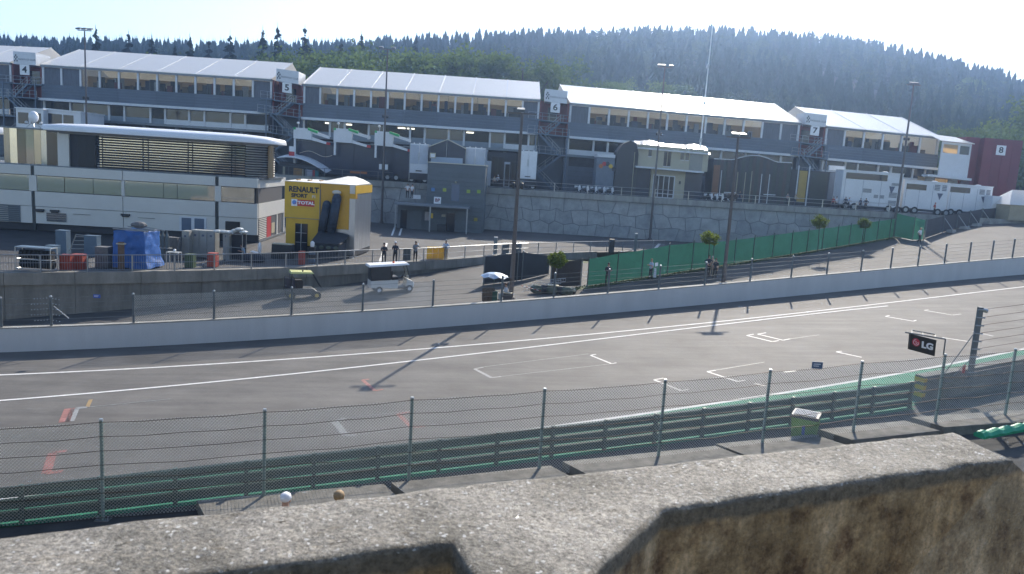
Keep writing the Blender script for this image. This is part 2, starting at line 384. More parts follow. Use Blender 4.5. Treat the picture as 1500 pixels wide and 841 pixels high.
# ================================================================== foreground parapet
par_m = bpy.data.materials.new('parapet_concrete'); par_m.use_nodes = True
n = par_m.node_tree.nodes; L = par_m.node_tree.links; b = n['Principled BSDF']
tc = n.new('ShaderNodeTexCoord')
def nz(sc, det=5, r=.6):
    q = n.new('ShaderNodeTexNoise'); q.inputs['Scale'].default_value = sc; q.inputs['Detail'].default_value = det; q.inputs['Roughness'].default_value = r; L.new(tc.outputs['Object'], q.inputs['Vector']); return q.outputs[0]
def ramp(src, stops):
    q = n.new('ShaderNodeValToRGB'); e = q.color_ramp.elements
    while len(e) < len(stops): e.new(.5)
    for k, (p_, c_) in enumerate(stops): e[k].position = p_; e[k].color = (*c_, 1)
    L.new(src, q.inputs[0]); return q.outputs[0]
def mix(f, a_, b_, typ='MIX'):
    q = n.new('ShaderNodeMix'); q.data_type = 'RGBA'; q.blend_type = typ
    if isinstance(f, float): q.inputs['Factor'].default_value = f
    else: L.new(f, q.inputs['Factor'])
    L.new(a_, q.inputs['A']); L.new(b_, q.inputs['B']); return q.outputs['Result']
geo = n.new('ShaderNodeNewGeometry'); sx = n.new('ShaderNodeSeparateXYZ'); L.new(geo.outputs['True Normal'], sx.inputs[0])
up = ramp(sx.outputs['Z'], [(.55, (0, 0, 0)), (.8, (1, 1, 1))])
big = ramp(nz(2.6), [(.34, (.15, .135, .105)), (.52, (.29, .265, .225)), (.68, (.42, .385, .335))])
grit = ramp(nz(75, 3, .8), [(.34, (.30, .29, .27)), (.5, (.75, .75, .74)), (.66, (1.35, 1.33, 1.28))])
topc = mix(1.0, big, grit, 'MULTIPLY')
vor = n.new('ShaderNodeTexVoronoi'); vor.inputs['Scale'].default_value = 120; L.new(tc.outputs['Object'], vor.inputs['Vector'])
peb = ramp(vor.outputs['Color'], [(.86, (0, 0, 0)), (.9, (1, 1, 1))])
pale = n.new('ShaderNodeRGB'); pale.outputs[0].default_value = (.7, .68, .64, 1)
topc = mix(peb, topc, pale.outputs[0])
lich = ramp(nz(9, 6, .7), [(.47, (0, 0, 0)), (.66, (.8, .8, .8))])
dk = n.new('ShaderNodeRGB'); dk.outputs[0].default_value = (.05, .045, .035, 1)
topc = mix(ramp(nz(5, 5), [(.6, (0, 0, 0)), (.78, (.7, .7, .7))]), topc, dk.outputs[0])
face = ramp(nz(6.5, 7, .7), [(.34, (.17, .092, .045)), (.48, (.52, .37, .21)), (.66, (.76, .58, .38))])
face = mix(ramp(nz(14, 3), [(.64, (0, 0, 0)), (.76, (.45, .45, .45))]), face, dk.outputs[0])
sz = n.new('ShaderNodeSeparateXYZ'); L.new(tc.outputs['Object'], sz.inputs[0]); az = n.new('ShaderNodeMath'); az.operation = 'MULTIPLY_ADD'; L.new(nz(11, 4), az.inputs[0]); az.inputs[1].default_value = .05; L.new(sz.outputs['Z'], az.inputs[2])
lipf = n.new('ShaderNodeMapRange'); L.new(az.outputs[0], lipf.inputs[0]); lipf.inputs[1].default_value = 8.42 - .052; lipf.inputs[2].default_value = 8.42 - .03
lip = ramp(nz(40, 4, .7), [(.3, (.085, .07, .05)), (.7, (.29, .245, .185))])
mps = n.new('ShaderNodeMapping'); mps.inputs['Scale'].default_value = (1, 1, .22); L.new(tc.outputs['Object'], mps.inputs[0]); nst = n.new('ShaderNodeTexNoise'); nst.inputs['Scale'].default_value = 22; nst.inputs['Detail'].default_value = 7; nst.inputs['Roughness'].default_value = .75; L.new(mps.outputs[0], nst.inputs['Vector'])
face = mix(.55, face, ramp(nst.outputs[0], [(.36, (.5, .47, .42)), (.5, (.95, .95, .95)), (.64, (1.4, 1.36, 1.28))]), 'MULTIPLY')
face = mix(.8, face, ramp(nz(60, 5, .8), [(.36, (.55, .53, .5)), (.5, (1, 1, 1)), (.64, (1.35, 1.33, 1.3))]), 'MULTIPLY')
stn = ramp(nz(3.2, 4), [(.42, (.5, .47, .4)), (.6, (1, 1, 1))]); face = mix(.8, face, stn, 'MULTIPLY')
face = mix(lipf.outputs[0], face, lip)
L.new(mix(up, face, topc), b.inputs['Base Color'])
rr = ramp(vor.outputs['Color'], [(.7, (.75,) * 3), (.88, (.16,) * 3)]); L.new(rr, b.inputs['Roughness'])
bp = n.new('ShaderNodeBump'); bp.inputs['Strength'].default_value = .9; bp.inputs['Distance'].default_value = .012; L.new(nz(90, 5, .75), bp.inputs['Height'])
b2 = n.new('ShaderNodeBump'); b2.inputs['Strength'].default_value = .7; b2.inputs['Distance'].default_value = .02; L.new(nz(16, 4, .7), b2.inputs['Height']); L.new(b2.outputs[0], bp.inputs['Normal']); L.new(bp.outputs[0], b.inputs['Normal'])
PT = 8.42
top = [PZ(x, y, PT) for x, y in [(-900, 880), (1395, 632), (1481, 671), (972, 746), (868, 841), (800, 930), (742, 930), (693, 841), (660, 795), (280, 843), (-900, 1010)]]
bm = bmesh.new(); vv = [bm.verts.new(p) for p in top]; f = bm.faces.new(vv)
r_ = bmesh.ops.extrude_face_region(bm, geom=[f]); bmesh.ops.translate(bm, vec=(0, 0, -1.25), verts=[e for e in r_['geom'] if isinstance(e, bmesh.types.BMVert)])
d_ = (top[2] - top[3]).normalized()
for v_ in bm.verts:
    if v_.co.z < PT - 1 and min((v_.co.xy - top[k].xy).length for k in (1, 2)) < .01: v_.co += V((d_.x, d_.y, 0)) * 1.9
bmesh.ops.recalc_face_normals(bm, faces=bm.faces)
bmesh.ops.bevel(bm, geom=[e for e in bm.edges if all(v_.co.z > PT - .01 for v_ in e.verts)], offset=.03, segments=3, profile=.6, affect='EDGES')
bmesh.ops.triangulate(bm, faces=[f for f in bm.faces if len(f.verts) > 4])
for it in range(6):
    ed = [e for e in bm.edges if e.calc_length() > .05 and min(v_.co.z for v_ in e.verts) > PT - .8 and max(abs(v_.co.x) for v_ in e.verts) < 4]
    if ed: bmesh.ops.subdivide_edges(bm, edges=ed, cuts=1)
    bmesh.ops.triangulate(bm, faces=[f for f in bm.faces if len(f.verts) > 4])
for v_ in bm.verts:
    c = v_.co; d = noise.noise_vector(c * 9) * .006 + noise.noise_vector(c * 30) * .004; v_.co = c + d
me = bpy.data.meshes.new('concrete_parapet'); bm.to_mesh(me); bm.free(); me.materials.append(par_m)
for p in me.polygons: p.use_smooth = True
par = MB().build('concrete_parapet', None, me=me); tag(par, 'rough weathered concrete parapet of the grandstand in the foreground', 'parapet')

# ================================================================== grandstand behind and below the camera
gs = thing('grandstand', 'stepped concrete grandstand that the photograph is taken from, around the viewpoint', 'grandstand', (0, -8, 8))
mb = MB()
for k in range(13): mb.box(-45, 45, -1.2 - .85 * (k + 1), -1.2 - .85 * k, 5, 7.6 + .42 * k)
mb.box(-45, 45, -1.2, 1.55, 5.2, 7.2); mb.box(-45, 45, -14, -12.2, 5, 17)
mb.build('terrace', dark_concrete, gs)
bench = M('green_bench_plastic', (.10, .13, .105), .5, var=0)
for k in range(1, 13): MB().box(-44, 44, -1.2 - .85 * (k + 1) + .3, -1.2 - .85 * (k + 1) + .6, 7.62 + .42 * k, 7.74 + .42 * k + .3).build('bench', bench, gs)
st = MB(); st.box(-45, 45, 1.5, 2.2, -2.5, 6.9); st.box(-45, 45, 2.2, 9, -3, 1.6); st.box(-45, 45, 9.0, 13.2, -3, 2.0)
st.build('terrace', dark_concrete, gs, label='lower concrete walkway below the parapet')

# ================================================================== near debris fence
NP = [G(x, y) for x, y in [(151, 762), (386, 742), (598, 718), (789, 700), (963, 682), (1115, 662), (1248, 645), (1368, 631)]]
NP = [V((-15.6, 19.75, 0))] + NP + [V((19.6, 29.2, 0)), V((23.3, 30.2, 0)), V((27, 31.2, 0))]
NP = [og(p.x, p.y) for p in NP]
fe = thing('debris_fence', 'tall chain link debris fence with rusty wires along the near side of the track', 'fence', NP[4])
NH = 2.97
post_m = M('grey_green_post', (.22, .29, .27), .45, .2, var=.2, scale=2)
for i, p in enumerate(NP):
    d = (NP[min(i + 1, len(NP) - 1)] - NP[max(0, i - 1)]).normalized()
    mb = MB(); mb.cyl(p, p + V((0, 0, NH)), .055, .05, 10); o = mb.build('post', post_m, fe, smooth=False)
    MB().cyl(p + V((0, 0, NH)), p + V((0, 0, NH + .05)), .062, .05, 10).build('cap', steel, o)
    ft = MB().box(p.x - .2, p.x + .2, p.y - .12, p.y + .12, p.z, p.z + .03)
    for sx_, sy_ in ((-.15, 0), (.15, 0)): ft.cyl(p + V((sx_, sy_, 0)), p + V((sx_, sy_, .12)), .03, n=6)
    ft.build('base_plate', steel, o)
heights = [2.94, 2.52, 2.1, 1.68, 1.26, .84, .1]
for k, h in enumerate(heights):
    pts = []
    for a, c in zip(NP, NP[1:]):
        for t in (0, .25, .5, .75):
            q = a.lerp(c, t); sag = -.05 * sin(pi * t) * (1 + .5 * sin(q.x * 3 + k)); pts.append(q + V((0, -.06, h + sag)))
    pts.append(NP[-1] + V((0, -.06, h))); MB().tube(pts, .0105 if h > .5 else .008, 4).build('wire', rust_wire, fe)
def chainlink(name, A, h0, h1, par, pitch, r, mat, off=V((0, 0, 0))):
    L = arc(A); tot = L[-1]; hh = h1 - h0
    def at(s):
        s = max(0, min(tot, s))
        for j in range(len(L) - 1):
            if s <= L[j + 1] or j == len(L) - 2: return A[j].lerp(A[j + 1], (s - L[j]) / (L[j + 1] - L[j]))
    mb = MB(); s = -hh
    while s < tot:
        for sg in (1, -1):
            s0, s1 = (s, s + hh) if sg == 1 else (s + hh, s)
            ts = [0., 1.]
            for bx in (0, tot):
                t = (bx - s0) / (s1 - s0)
                if 0 < t < 1: ts.append(t)
            lo, hi = max(0, min(s0, s1)), min(tot, max(s0, s1))
            if hi - lo < .02: continue
            ta, tb = sorted(((lo - s0) / (s1 - s0), (hi - s0) / (s1 - s0)))
            cuts = [ta] + [t for t in sorted((Lk - s0) / (s1 - s0) for Lk in L[1:-1]) if ta + 1e-4 < t < tb - 1e-4] + [tb]
            pts = [at(s0 + (s1 - s0) * t) + off + V((0, 0, h0 + hh * t)) for t in cuts]
            mb.tube(pts, r, 3)
        s += pitch
    return mb.build(name, mat, par, kind='stuff')
NX = [p.copy() for p in NP]
chainlink('chain_link', NX, .08, NH - .04, fe, .1, .0058, bright_wire, V((0, -.045, 0)))
# concrete footing slabs between rail and fence
slab_m = M('footing_concrete', (.2, .19, .165), .9, var=.35, scale=2.2, bump=.6)
slabs = [((288, 733), (562, 709)), ((573, 707), (806, 682)), ((824, 676), (1048, 653)), ((1049, 650), (1192, 636)), ((1200, 629), (1325, 616)), ((1335, 611), (1500, 600))]
lab = ['low concrete footing slab nearest the left under the near fence', 'concrete footing slab under the fence right of the blond head', 'concrete footing slab in the middle beside two fence posts', 'concrete footing slab directly in front of the green bin', 'concrete footing slab right of the green bin', 'concrete footing slab below the sign board and concrete barrier']
for (a, c), l_ in zip(slabs, lab):
    p, q = G(*a, .34), G(*c, .34); p = og(p.x, p.y); q = og(q.x, q.y); d = (q - p).normalized(); nn = V((d.y, -d.x, 0)).normalized() * 1.25
    sk = d * .45; Z_ = V((0, 0, .34)); D_ = V((0, 0, -1.0))
    o = MB().hexa([p + D_, q + D_, q + nn + D_ + sk, p + nn + D_ + sk, p + Z_, q + Z_, q + nn + Z_ + sk, p + nn + Z_ + sk]).build('footing_slab', slab_m); tag(o, l_, 'slab', 'concrete slabs under the near fence')

# ================================================================== triple guard rail
gr = thing('guard_rail', 'dark green triple steel guard rail along the near edge of the track', 'guard rail', RAIL[30])
e0 = [p for p in ext(RAIL, 12, 0)]
RL = e0[:-1] + [e0[-1]]
prof = [(.0, 0), (.08, .03), (.08, .1), (.0, .14), (.0, .19), (.08, .23), (.08, .3), (.0, .335)]
for h in (.05, .405, .76):
    mb = MB(); vs = []; fs = []
    for i, p in enumerate(RL):
        a, c = RL[max(0, i - 1)], RL[min(len(RL) - 1, i + 1)]; t = (c - a).normalized(); nn = V((t.y, -t.x, 0))
        for (u, v_) in prof: vs.append(p + nn * u * .9 + V((0, 0, h + v_)))
    m_ = len(prof)
    for i in range(len(RL) - 1):
        for j in range(m_ - 1): fs.append((i * m_ + j, (i + 1) * m_ + j, (i + 1) * m_ + j + 1, i * m_ + j + 1))
    mb.add(vs, fs); mb.build('rail', dark_steel, gr)
for i, (p, d) in enumerate(walk(RL, 2.0, .6)):
    nn = V((d.y, -d.x, 0)); a = p + nn * .08
    MB(lambda x, y, z, a=a, d=d, nn=nn: a + d * x + nn * y + V((0, 0, z))).box(-.06, .06, 0, .11, 0, 1.16).build('rail_post', dark_steel, gr)
    MB().ball(p + V((0, 0, 1.1)) + nn * .02, .03, n=5, m=4).build('bolt', steel, gr)

# ================================================================== white pit wall with its fence
pw = thing('pit_wall', 'long white painted concrete wall on the far side of the track', 'wall', WALL[45])
def wallh(p): return 1.27 + .0062 * max(0, p.x - 0) * .8
back = offs(WALLX, .38)
mb = MB(); vs = []; fs = []
for p, q in zip(WALLX, back):
    h = wallh(p)
    vs += [p + V((0, 0, -.4)), p + V((0, 0, h)), q + V((0, 0, h)), q + V((0, 0, -.4))]
for i in range(len(WALLX) - 1):
    for j in range(3): fs.append((4 * i + j, 4 * i + j + 1, 4 * i + j + 5, 4 * i + j + 4))
mb.add(vs, fs); mb.build('wall_face', wall_paint, pw)
mid = offs(WALLX, .2)
cap = MB(); vs = []; fs = []
for p, q in zip(offs(WALLX, -.012), offs(WALLX, .392)):
    h = wallh(p); vs += [p + V((0, 0, h - .03)), p + V((0, 0, h + .025)), q + V((0, 0, h + .025)), q + V((0, 0, h - .03))]
for i in range(len(WALLX) - 1):
    for j in range(4): fs.append((4 * i + j, 4 * i + (j + 1) % 4, 4 * i + 4 + (j + 1) % 4, 4 * i + 4 + j))
cap.add(vs, fs); cap.build('coping', concrete, pw)
wf = thing('wire_fence', 'wire fence on short steel posts standing on top of the white pit wall', 'fence', mid[45] + V((0, 0, 1.3)))
fpx = [(-45, 480), (75, 477), (195, 473), (312, 467), (425, 460), (532, 454), (633, 448), (733, 440), (812, 435), (890, 429), (966, 423), (1033, 418), (1098, 412), (1158, 406), (1212, 402), (1260, 398), (1305, 394), (1345, 390), (1383, 386), (1420, 383), (1452, 380), (1482, 377), (1512, 374)]
FP = []
for x, y in fpx:
    q = G(x, y, 1.3); q = min((a.lerp(c, t) for a, c in zip(mid, mid[1:]) for t in (0, .2, .4, .6, .8)), key=lambda s: abs((s.x / s.y) - (q.x / q.y))); FP.append(V((q.x, q.y, g(q.x, q.y) + wallh(q))))
FH = 1.55
for i, p in enumerate(FP):
    o = MB().cyl(p, p + V((0, 0, FH)), .065, .065, 8).build('post', grey_steel, wf); MB().ball(p + V((0, 0, FH)), .075, n=7, m=5).build('cap', steel, o)
for h in (1.5, 1.22, .94, .66, .38, .1):
    MB().tube([p + V((0, -.07, h)) for p in FP], .009, 4).build('wire', grey_steel, wf)
chainlink('chain_link', FP[2:7], .05, 1.5, wf, .09, .0058, bright_wire, V((0, -.05, 0)))
# strainer post with stay and wire ties
st = MB(); p = FP[1]
for h in (.35, .66, .94, 1.22, 1.5):
    for k in (-6, -5, -4, -3, -2, -1, 1, 2, 3):
        if abs(k) * .16 < 1.15 - .35 * abs(h - .9): st.ball(p + V((k * .16, -.08, h - .02 * abs(k))), .028, n=5, m=4)
st.build('wire_ties', steel, wf, kind='stuff'); MB().cyl(p + V((.15, 0, 1.05)), p + V((.85, .1, .45)), .03).build('stay', steel, wf)
# small signs on fences
blue = M('blue_sign_paint', (.03, .09, .4), .4, var=0)
def little_sign(px, py, Y, wd, ht, mt, label):
    p = P(px, py, Y); t = thing('fence_sign', label, 'sign', p)
    MB().box(p.x - wd / 2, p.x + wd / 2, p.y - .02, p.y, p.z - ht / 2, p.z + ht / 2).build('plate', mt, t)
    for k in (0, 1): MB().box(p.x - wd * .36, p.x + wd * (.3 - .15 * k), p.y - .026, p.y - .021, p.z + ht * (.1 - .28 * k), p.z + ht * (.22 - .28 * k)).build('text_line', white_metal, t)
ys = FP[1].lerp(FP[2], .55).y
little_sign(142, 434, ys - .15, .36, .18, blue, 'small blue sign wired to the top of the pit wall fence at the left')
little_sign(1197, 535, 26.6, .38, .25, M('slate_blue_paint', (.07, .13, .22), .4, var=0), 'small slate blue sign wired to the top of the near debris fence')

# ================================================================== concrete barrier with high fence on the right
cb = thing('concrete_barrier', 'grey concrete block barrier with high wire fence at the right end of the guard rail', 'barrier', G(1420, 600))
CBp = [G(1341, 548, 1.15), G(1400, 538, 1.15), G(1500, 520, 1.15), G(1640, 492, 1.15)]
CBp = [og(p.x, p.y) for p in CBp]
for i, (a, c) in enumerate(walk(CBp, 2.6)):
    e = a + c * 2.57; e.z = g(e.x, e.y); nn = V((c.y, -c.x, 0)).normalized() * .45
    MB().hexa([a + V((0, 0, -.2)), e + V((0, 0, -.2)), e + nn + V((0, 0, -.2)), a + nn + V((0, 0, -.2)), a + V((0, 0, 1.15)), e + V((0, 0, 1.15)), e + nn + V((0, 0, 1.15)), a + nn + V((0, 0, 1.15))]).build('barrier_block', dark_concrete, cb)
    if i == 0:
        yel = M('yellow_warning_paint', (.55, .36, .02), .55, var=.2)
        for k in range(3): MB().hexa([a + nn * 1.01 - c * .012 + V((0, 0, .25 + .32 * k)), a + nn * 1.01 + c * .18 + V((0, 0, .25 + .32 * k)), a - c * .012 + c * .18 - nn * .01 + V((0, 0, .25 + .32 * k)), a - c * .012 - nn * .01 + V((0, 0, .25 + .32 * k))] + [a + nn * 1.01 - c * .012 + V((0, 0, .43 + .32 * k)), a + nn * 1.01 + c * .18 + V((0, 0, .43 + .32 * k)), a - c * .012 + c * .18 - nn * .01 + V((0, 0, .43 + .32 * k)), a - c * .012 - nn * .01 + V((0, 0, .43 + .32 * k))]).build('warning_band', yel, cb)
pA = G(1420, 556, .9); pA = og(pA.x, pA.y); d0 = (CBp[-1] - CBp[0]).normalized()
HP = [pA, pA + d0 * 4.2, pA + d0 * 8.4]
HP = [og(p.x, p.y) for p in HP]
for i, p in enumerate(HP):
    MB().box(p.x - .09, p.x + .09, p.y - .08, p.y + .08, p.z + .9, p.z + 4.05).build('high_post', grey_steel, cb)
    if i == 0:
        MB().cyl(p + V((0, 0, 3.95)), p + V((.3, 0, 3.9)), .09).build('roller', steel, cb)
        MB().tube([p + V((0, 0, 3.1)), p - d0 * 1.9 + V((0, 0, 1.2))], .022, 5).build('stay', grey_steel, cb); MB().tube([p + V((0, 0, 1.9)), p - d0 * 1.1 + V((0, 0, 1.2))], .022, 5).build('stay', grey_steel, cb)
for k in range(9):
    h = 1.2 + k * .34; MB().tube([q + V((0, -.1, h + (0.04 if j == 0 else 0))) for j, q in enumerate(HP)], .014, 4).build('wire', rust_wire, cb)
    MB().cyl(HP[0] + V((-.15, -.1, h + .03)), HP[0] + V((.2, -.1, h + .03)), .03, n=6).build('tensioner', steel, cb)
rp = G(1410, 553, .9); MB().cyl(og(rp.x, rp.y, 1.1), og(rp.x, rp.y, 1.45), .06).build('marker', M('red_marker', (.5, .05, .04), .5, var=0), cb)

# ================================================================== sign board on an arm, green bin, green roll
q = NP[8]; top_ = q + V((0, 0, NH)); Yb = q.y
sb = thing('advertising_board', 'black hanging board with red roundel and white lettering on a fence post arm', 'sign', P(1352, 505, Yb))
A_, B_ = P(1334, 489, Yb), P(1372, 498.5, Yb); A2, B2 = P(1332, 512, Yb), P(1369, 522, Yb)
blackp = M('black_sign_paint', (.012, .012, .014), .35, var=0)
un = (B_ - A_).normalized(); vn = (A_ - A2).normalized(); nn = un.cross(vn).normalized()
if nn.y > 0: nn = -nn
MB().hexa([A2, B2, B2 - nn * .12, A2 - nn * .12, A_, B_, B_ - nn * .12, A_ - nn * .12]).build('panel', blackp, sb)
cen = (A_ + B_ + A2 + B2) / 4; W_ = (B_ - A_).length; H_ = (A_ - A2).length
lgred = M('sign_red', (.55, .03, .06), .4, var=0); wh = M('sign_white', (.8, .8, .8), .4, var=0)
ro = cen - un * W_ * .27 + vn * H_ * .06 + nn * .006
def disc(mb, c, r, u, v_, n_, t=.008, k=24): return mb.prism([c + u * cos(2 * pi * i / k) * r + v_ * sin(2 * pi * i / k) * r for i in range(k)], n_ * t)
rd = disc(MB(), ro, H_ * .25, un, vn, nn).build('roundel', lgred, sb)
m_ = MB()
r1, r2 = H_ * .185, H_ * .155
for i in range(17):                       # open ring, broken at upper right
    a0 = radians(95 + i * 15); a1 = radians(95 + (i + 1) * 15)
    m_.prism([ro + nn * .009 + un * cos(a) * r + vn * sin(a) * r for a, r in ((a0, r1), (a1, r1), (a1, r2), (a0, r2))], nn * .004)
def rect(m_, c, w_, h_): m_.prism([c - un * w_ / 2 - vn * h_ / 2, c + un * w_ / 2 - vn * h_ / 2, c + un * w_ / 2 + vn * h_ / 2, c - un * w_ / 2 + vn * h_ / 2], nn * .004)
c0 = ro + nn * .009; rect(m_, c0 + vn * H_ * .0, H_ * .025, H_ * .17); rect(m_, c0 + un * H_ * .035 - vn * H_ * .075, H_ * .07, H_ * .025); rect(m_, c0 + un * H_ * .13 + vn * 0, H_ * .1, H_ * .028); disc(m_, c0 - un * H_ * .075 + vn * H_ * .06, H_ * .025, un, vn, nn, .004, 10)
m_.build('roundel_mark', wh, rd)
MB().text(TXT['lg'], cen + un * W_ * .17 + vn * H_ * .0 + nn * .008, un * 1.12 * H_ / .62, vn * 1.12 * H_ / .62, nn).build('lettering', wh, sb)
fr = MB(); fr.tube([P(1326, 487, Yb), P(1385, 497, Yb)], .025, 6); fr.tube([P(1385, 497, Yb), P(1382, 520, Yb)], .025, 6); fr.tube([P(1336, 484, Yb + .25), P(1370, 490, Yb + .25)], .02, 6)
for x in (1336, 1352, 1370): fr.tube([P(x, 484 + (x - 1336) * .18, Yb + .25), P(x, 489 + (x - 1336) * .17, Yb)], .018, 5)
fr.build('arm', grey_steel, sb)

bn = thing('litter_bin', 'square yellow green litter bin with a black lid beside the guard rail', 'bin', G(1174, 641))
c = G(1176, 640); c = og(c.x, c.y - .1); rot = Matrix.Rotation(radians(-28), 3, 'Z')
Tb = lambda x, y, z: c + rot @ V((x, y, z))
gbin = M('bin_green', (.14, .28, .03), .5, var=.3, scale=3)
MB(Tb).hexa([(-.4, -.4, .05), (.4, -.4, .05), (.4, .4, .05), (-.4, .4, .05), (-.46, -.46, .82), (.46, -.46, .82), (.46, .46, .82), (-.46, .46, .82)]).build('bin_body', gbin, bn)
MB(Tb).box(-.47, .47, -.47, .47, .83, .95).build('lid', black, bn)
for k in range(4): MB(Tb).box(-.4, .36, -.4 + .2 * k, -.28 + .2 * k, .955, .985).build('slat', M('glossy_grey', (.12, .12, .12), .22, var=0), bn)
MB(Tb).box(-.05, .05, -.475, -.463, .25, .6).build('sticker', blue, bn)
rl = MB()
a, b_ = G(1432, 651, .2), G(1560, 626, .2); d = (b_ - a); k = 22
prof2 = [(.2, 0), (.22, .1), (.12, .2), (0, .23), (-.12, .2), (-.22, .1), (-.2, 0)]
vs = []; fs = []; nn = V((d.y, -d.x, 0)).normalized()
for i in range(k + 1):
    p = a + d * i / k; z0 = g(p.x, p.y)
    for (u, h) in prof2: vs.append((p.x + nn.x * u, p.y + nn.y * u, z0 + .45 + h * (1 + .18 * sin(i * 2.1))))
for i in range(k):
    for j in range(6): fs.append((i * 7 + j, i * 7 + j + 1, i * 7 + j + 8, i * 7 + j + 7))
rl.add(vs, fs + [tuple(range(7)), tuple(range(k * 7, k * 7 + 7))]); o = rl.build('foam_roll', M('bright_green_foam', (.02, .33, .16), .5, var=.12, scale=2)); tag(o, 'bright green foam roll lying on the walkway at the right edge', 'foam roll')
# ================================================================== stone retaining wall of the upper paddock
stone_m = [M('wall_stone_' + k, c, .85, var=.22, scale=.9, bump=.5) for k, c in (('grey', (.34, .345, .335)), ('pale', (.37, .365, .35)), ('dim', (.31, .315, .31)))]
sw = thing('stone_wall', 'tall retaining wall of large irregular grey stones below the upper paddock', 'wall', (10, WY, PADZ))
XL, XR = -62, 66
MB().box(-150, 95, WY + .02, WY + .6, -4, DECKZ - .02).build('backing', M('wall_mortar', (.19, .19, .185), .9, var=.2), sw)
rows = 3; H0, H1 = PADZ - .1, DECKZ - .75
nx = 58; stp = (XR - XL) / nx
rs = random.Random(3)
jit = {}
def sp(i, j):                     # shared, jittered corner of the irregular courses
    k = (i, j)
    if k not in jit: jit[k] = (XL + i * stp / 2 + rs.uniform(-.36, .36), H0 + (H1 - H0) * j / rows + (rs.uniform(-.3, .3) if 0 < j < rows else 0))
    return jit[k]
for j in range(rows):
    for i in range(nx):
        a = 2 * i + (j % 2)
        pts = [sp(a, j), sp(a + 1, j), sp(a + 2, j), sp(a + 2, j + 1), sp(a + 1, j + 1), sp(a, j + 1)]
        if pts[0][0] > XR - 2: continue
        cx_ = sum(p[0] for p in pts) / 6; cz_ = sum(p[1] for p in pts) / 6; pr = rs.uniform(.03, .07)
        q = [(cx_ + (x - cx_) * .97, cz_ + (z - cz_) * .965) for x, z in pts]; f = [(cx_ + (x - cx_) * .955, cz_ + (z - cz_) * .945) for x, z in pts]
        mb = MB().add([(x, WY + .02, z) for x, z in q] + [(x, WY - pr, z) for x, z in f], [tuple(range(6, 12))] + [(k, (k + 1) % 6, 6 + (k + 1) % 6, 6 + k) for k in range(6)])
        mb.build('stone', rs.choice(stone_m), sw)
for k in range(34):
    x = -150 + 7.2 * k; MB().box(x, x + 7.17, WY - .35, WY + .5, DECKZ - .72, DECKZ + .06 + .004 * (k % 2)).build('coping', concrete, sw)

# ================================================================== pit building
roof_m = M('tent_roof_membrane', (.9, .9, .9), .24, var=.03, scale=.6, spec=.6, kind='trans', alpha=.42, tcol=(.9, .84, .70))
lining_m = M('tent_lining', (.74, .6, .38), .8, var=.06, kind='trans', alpha=.65)
clad_m = [M('grey_cladding', (.10, .125, .16), .5, .1, var=.08, scale=.4), M('grey_cladding_b', (.095, .12, .152), .55, .1, var=.08, scale=.4)]
frame_m = M('white_frame', (.62, .64, .66), .45, var=.05)
glass_m = M('window_glass', (.02, .03, .035), .06, var=0, spec=.5, kind='glass', alpha=.22)
dglass_m = M('dark_window_glass', (.015, .02, .028), .08, var=0, spec=.6)
curtain_m = M('grey_curtain', (.12, .13, .15), .8, var=.25, scale=6, streak=8)
interior_m = M('dim_interior', (.06, .065, .075), .8, var=.4, scale=1.2)
brick_m = M('brick_red_cladding', (.20, .055, .045), .75, var=.18, scale=1.5)
gut_m = M('grey_gutter', (.16, .18, .2), .4, .4, var=.1)
door_m = M('garage_door_grey', (.12, .14, .17), .5, .2, var=.15, scale=.6)
lightp = emis('lit_ceiling_panel', (1, .93, .75), 2.2)
rb = random.Random(11)
def frame_of(pl, pr):
    O, E_ = P(*pl), P(*pr); u = E_ - O; ln = u.length; u.normalize(); wv = V((-u.y, u.x, 0)).normalized()
    T = lambda a, v_, w_: O + u * a + V((0, 0, v_)) + wv * w_
    return O, u, wv, ln, T
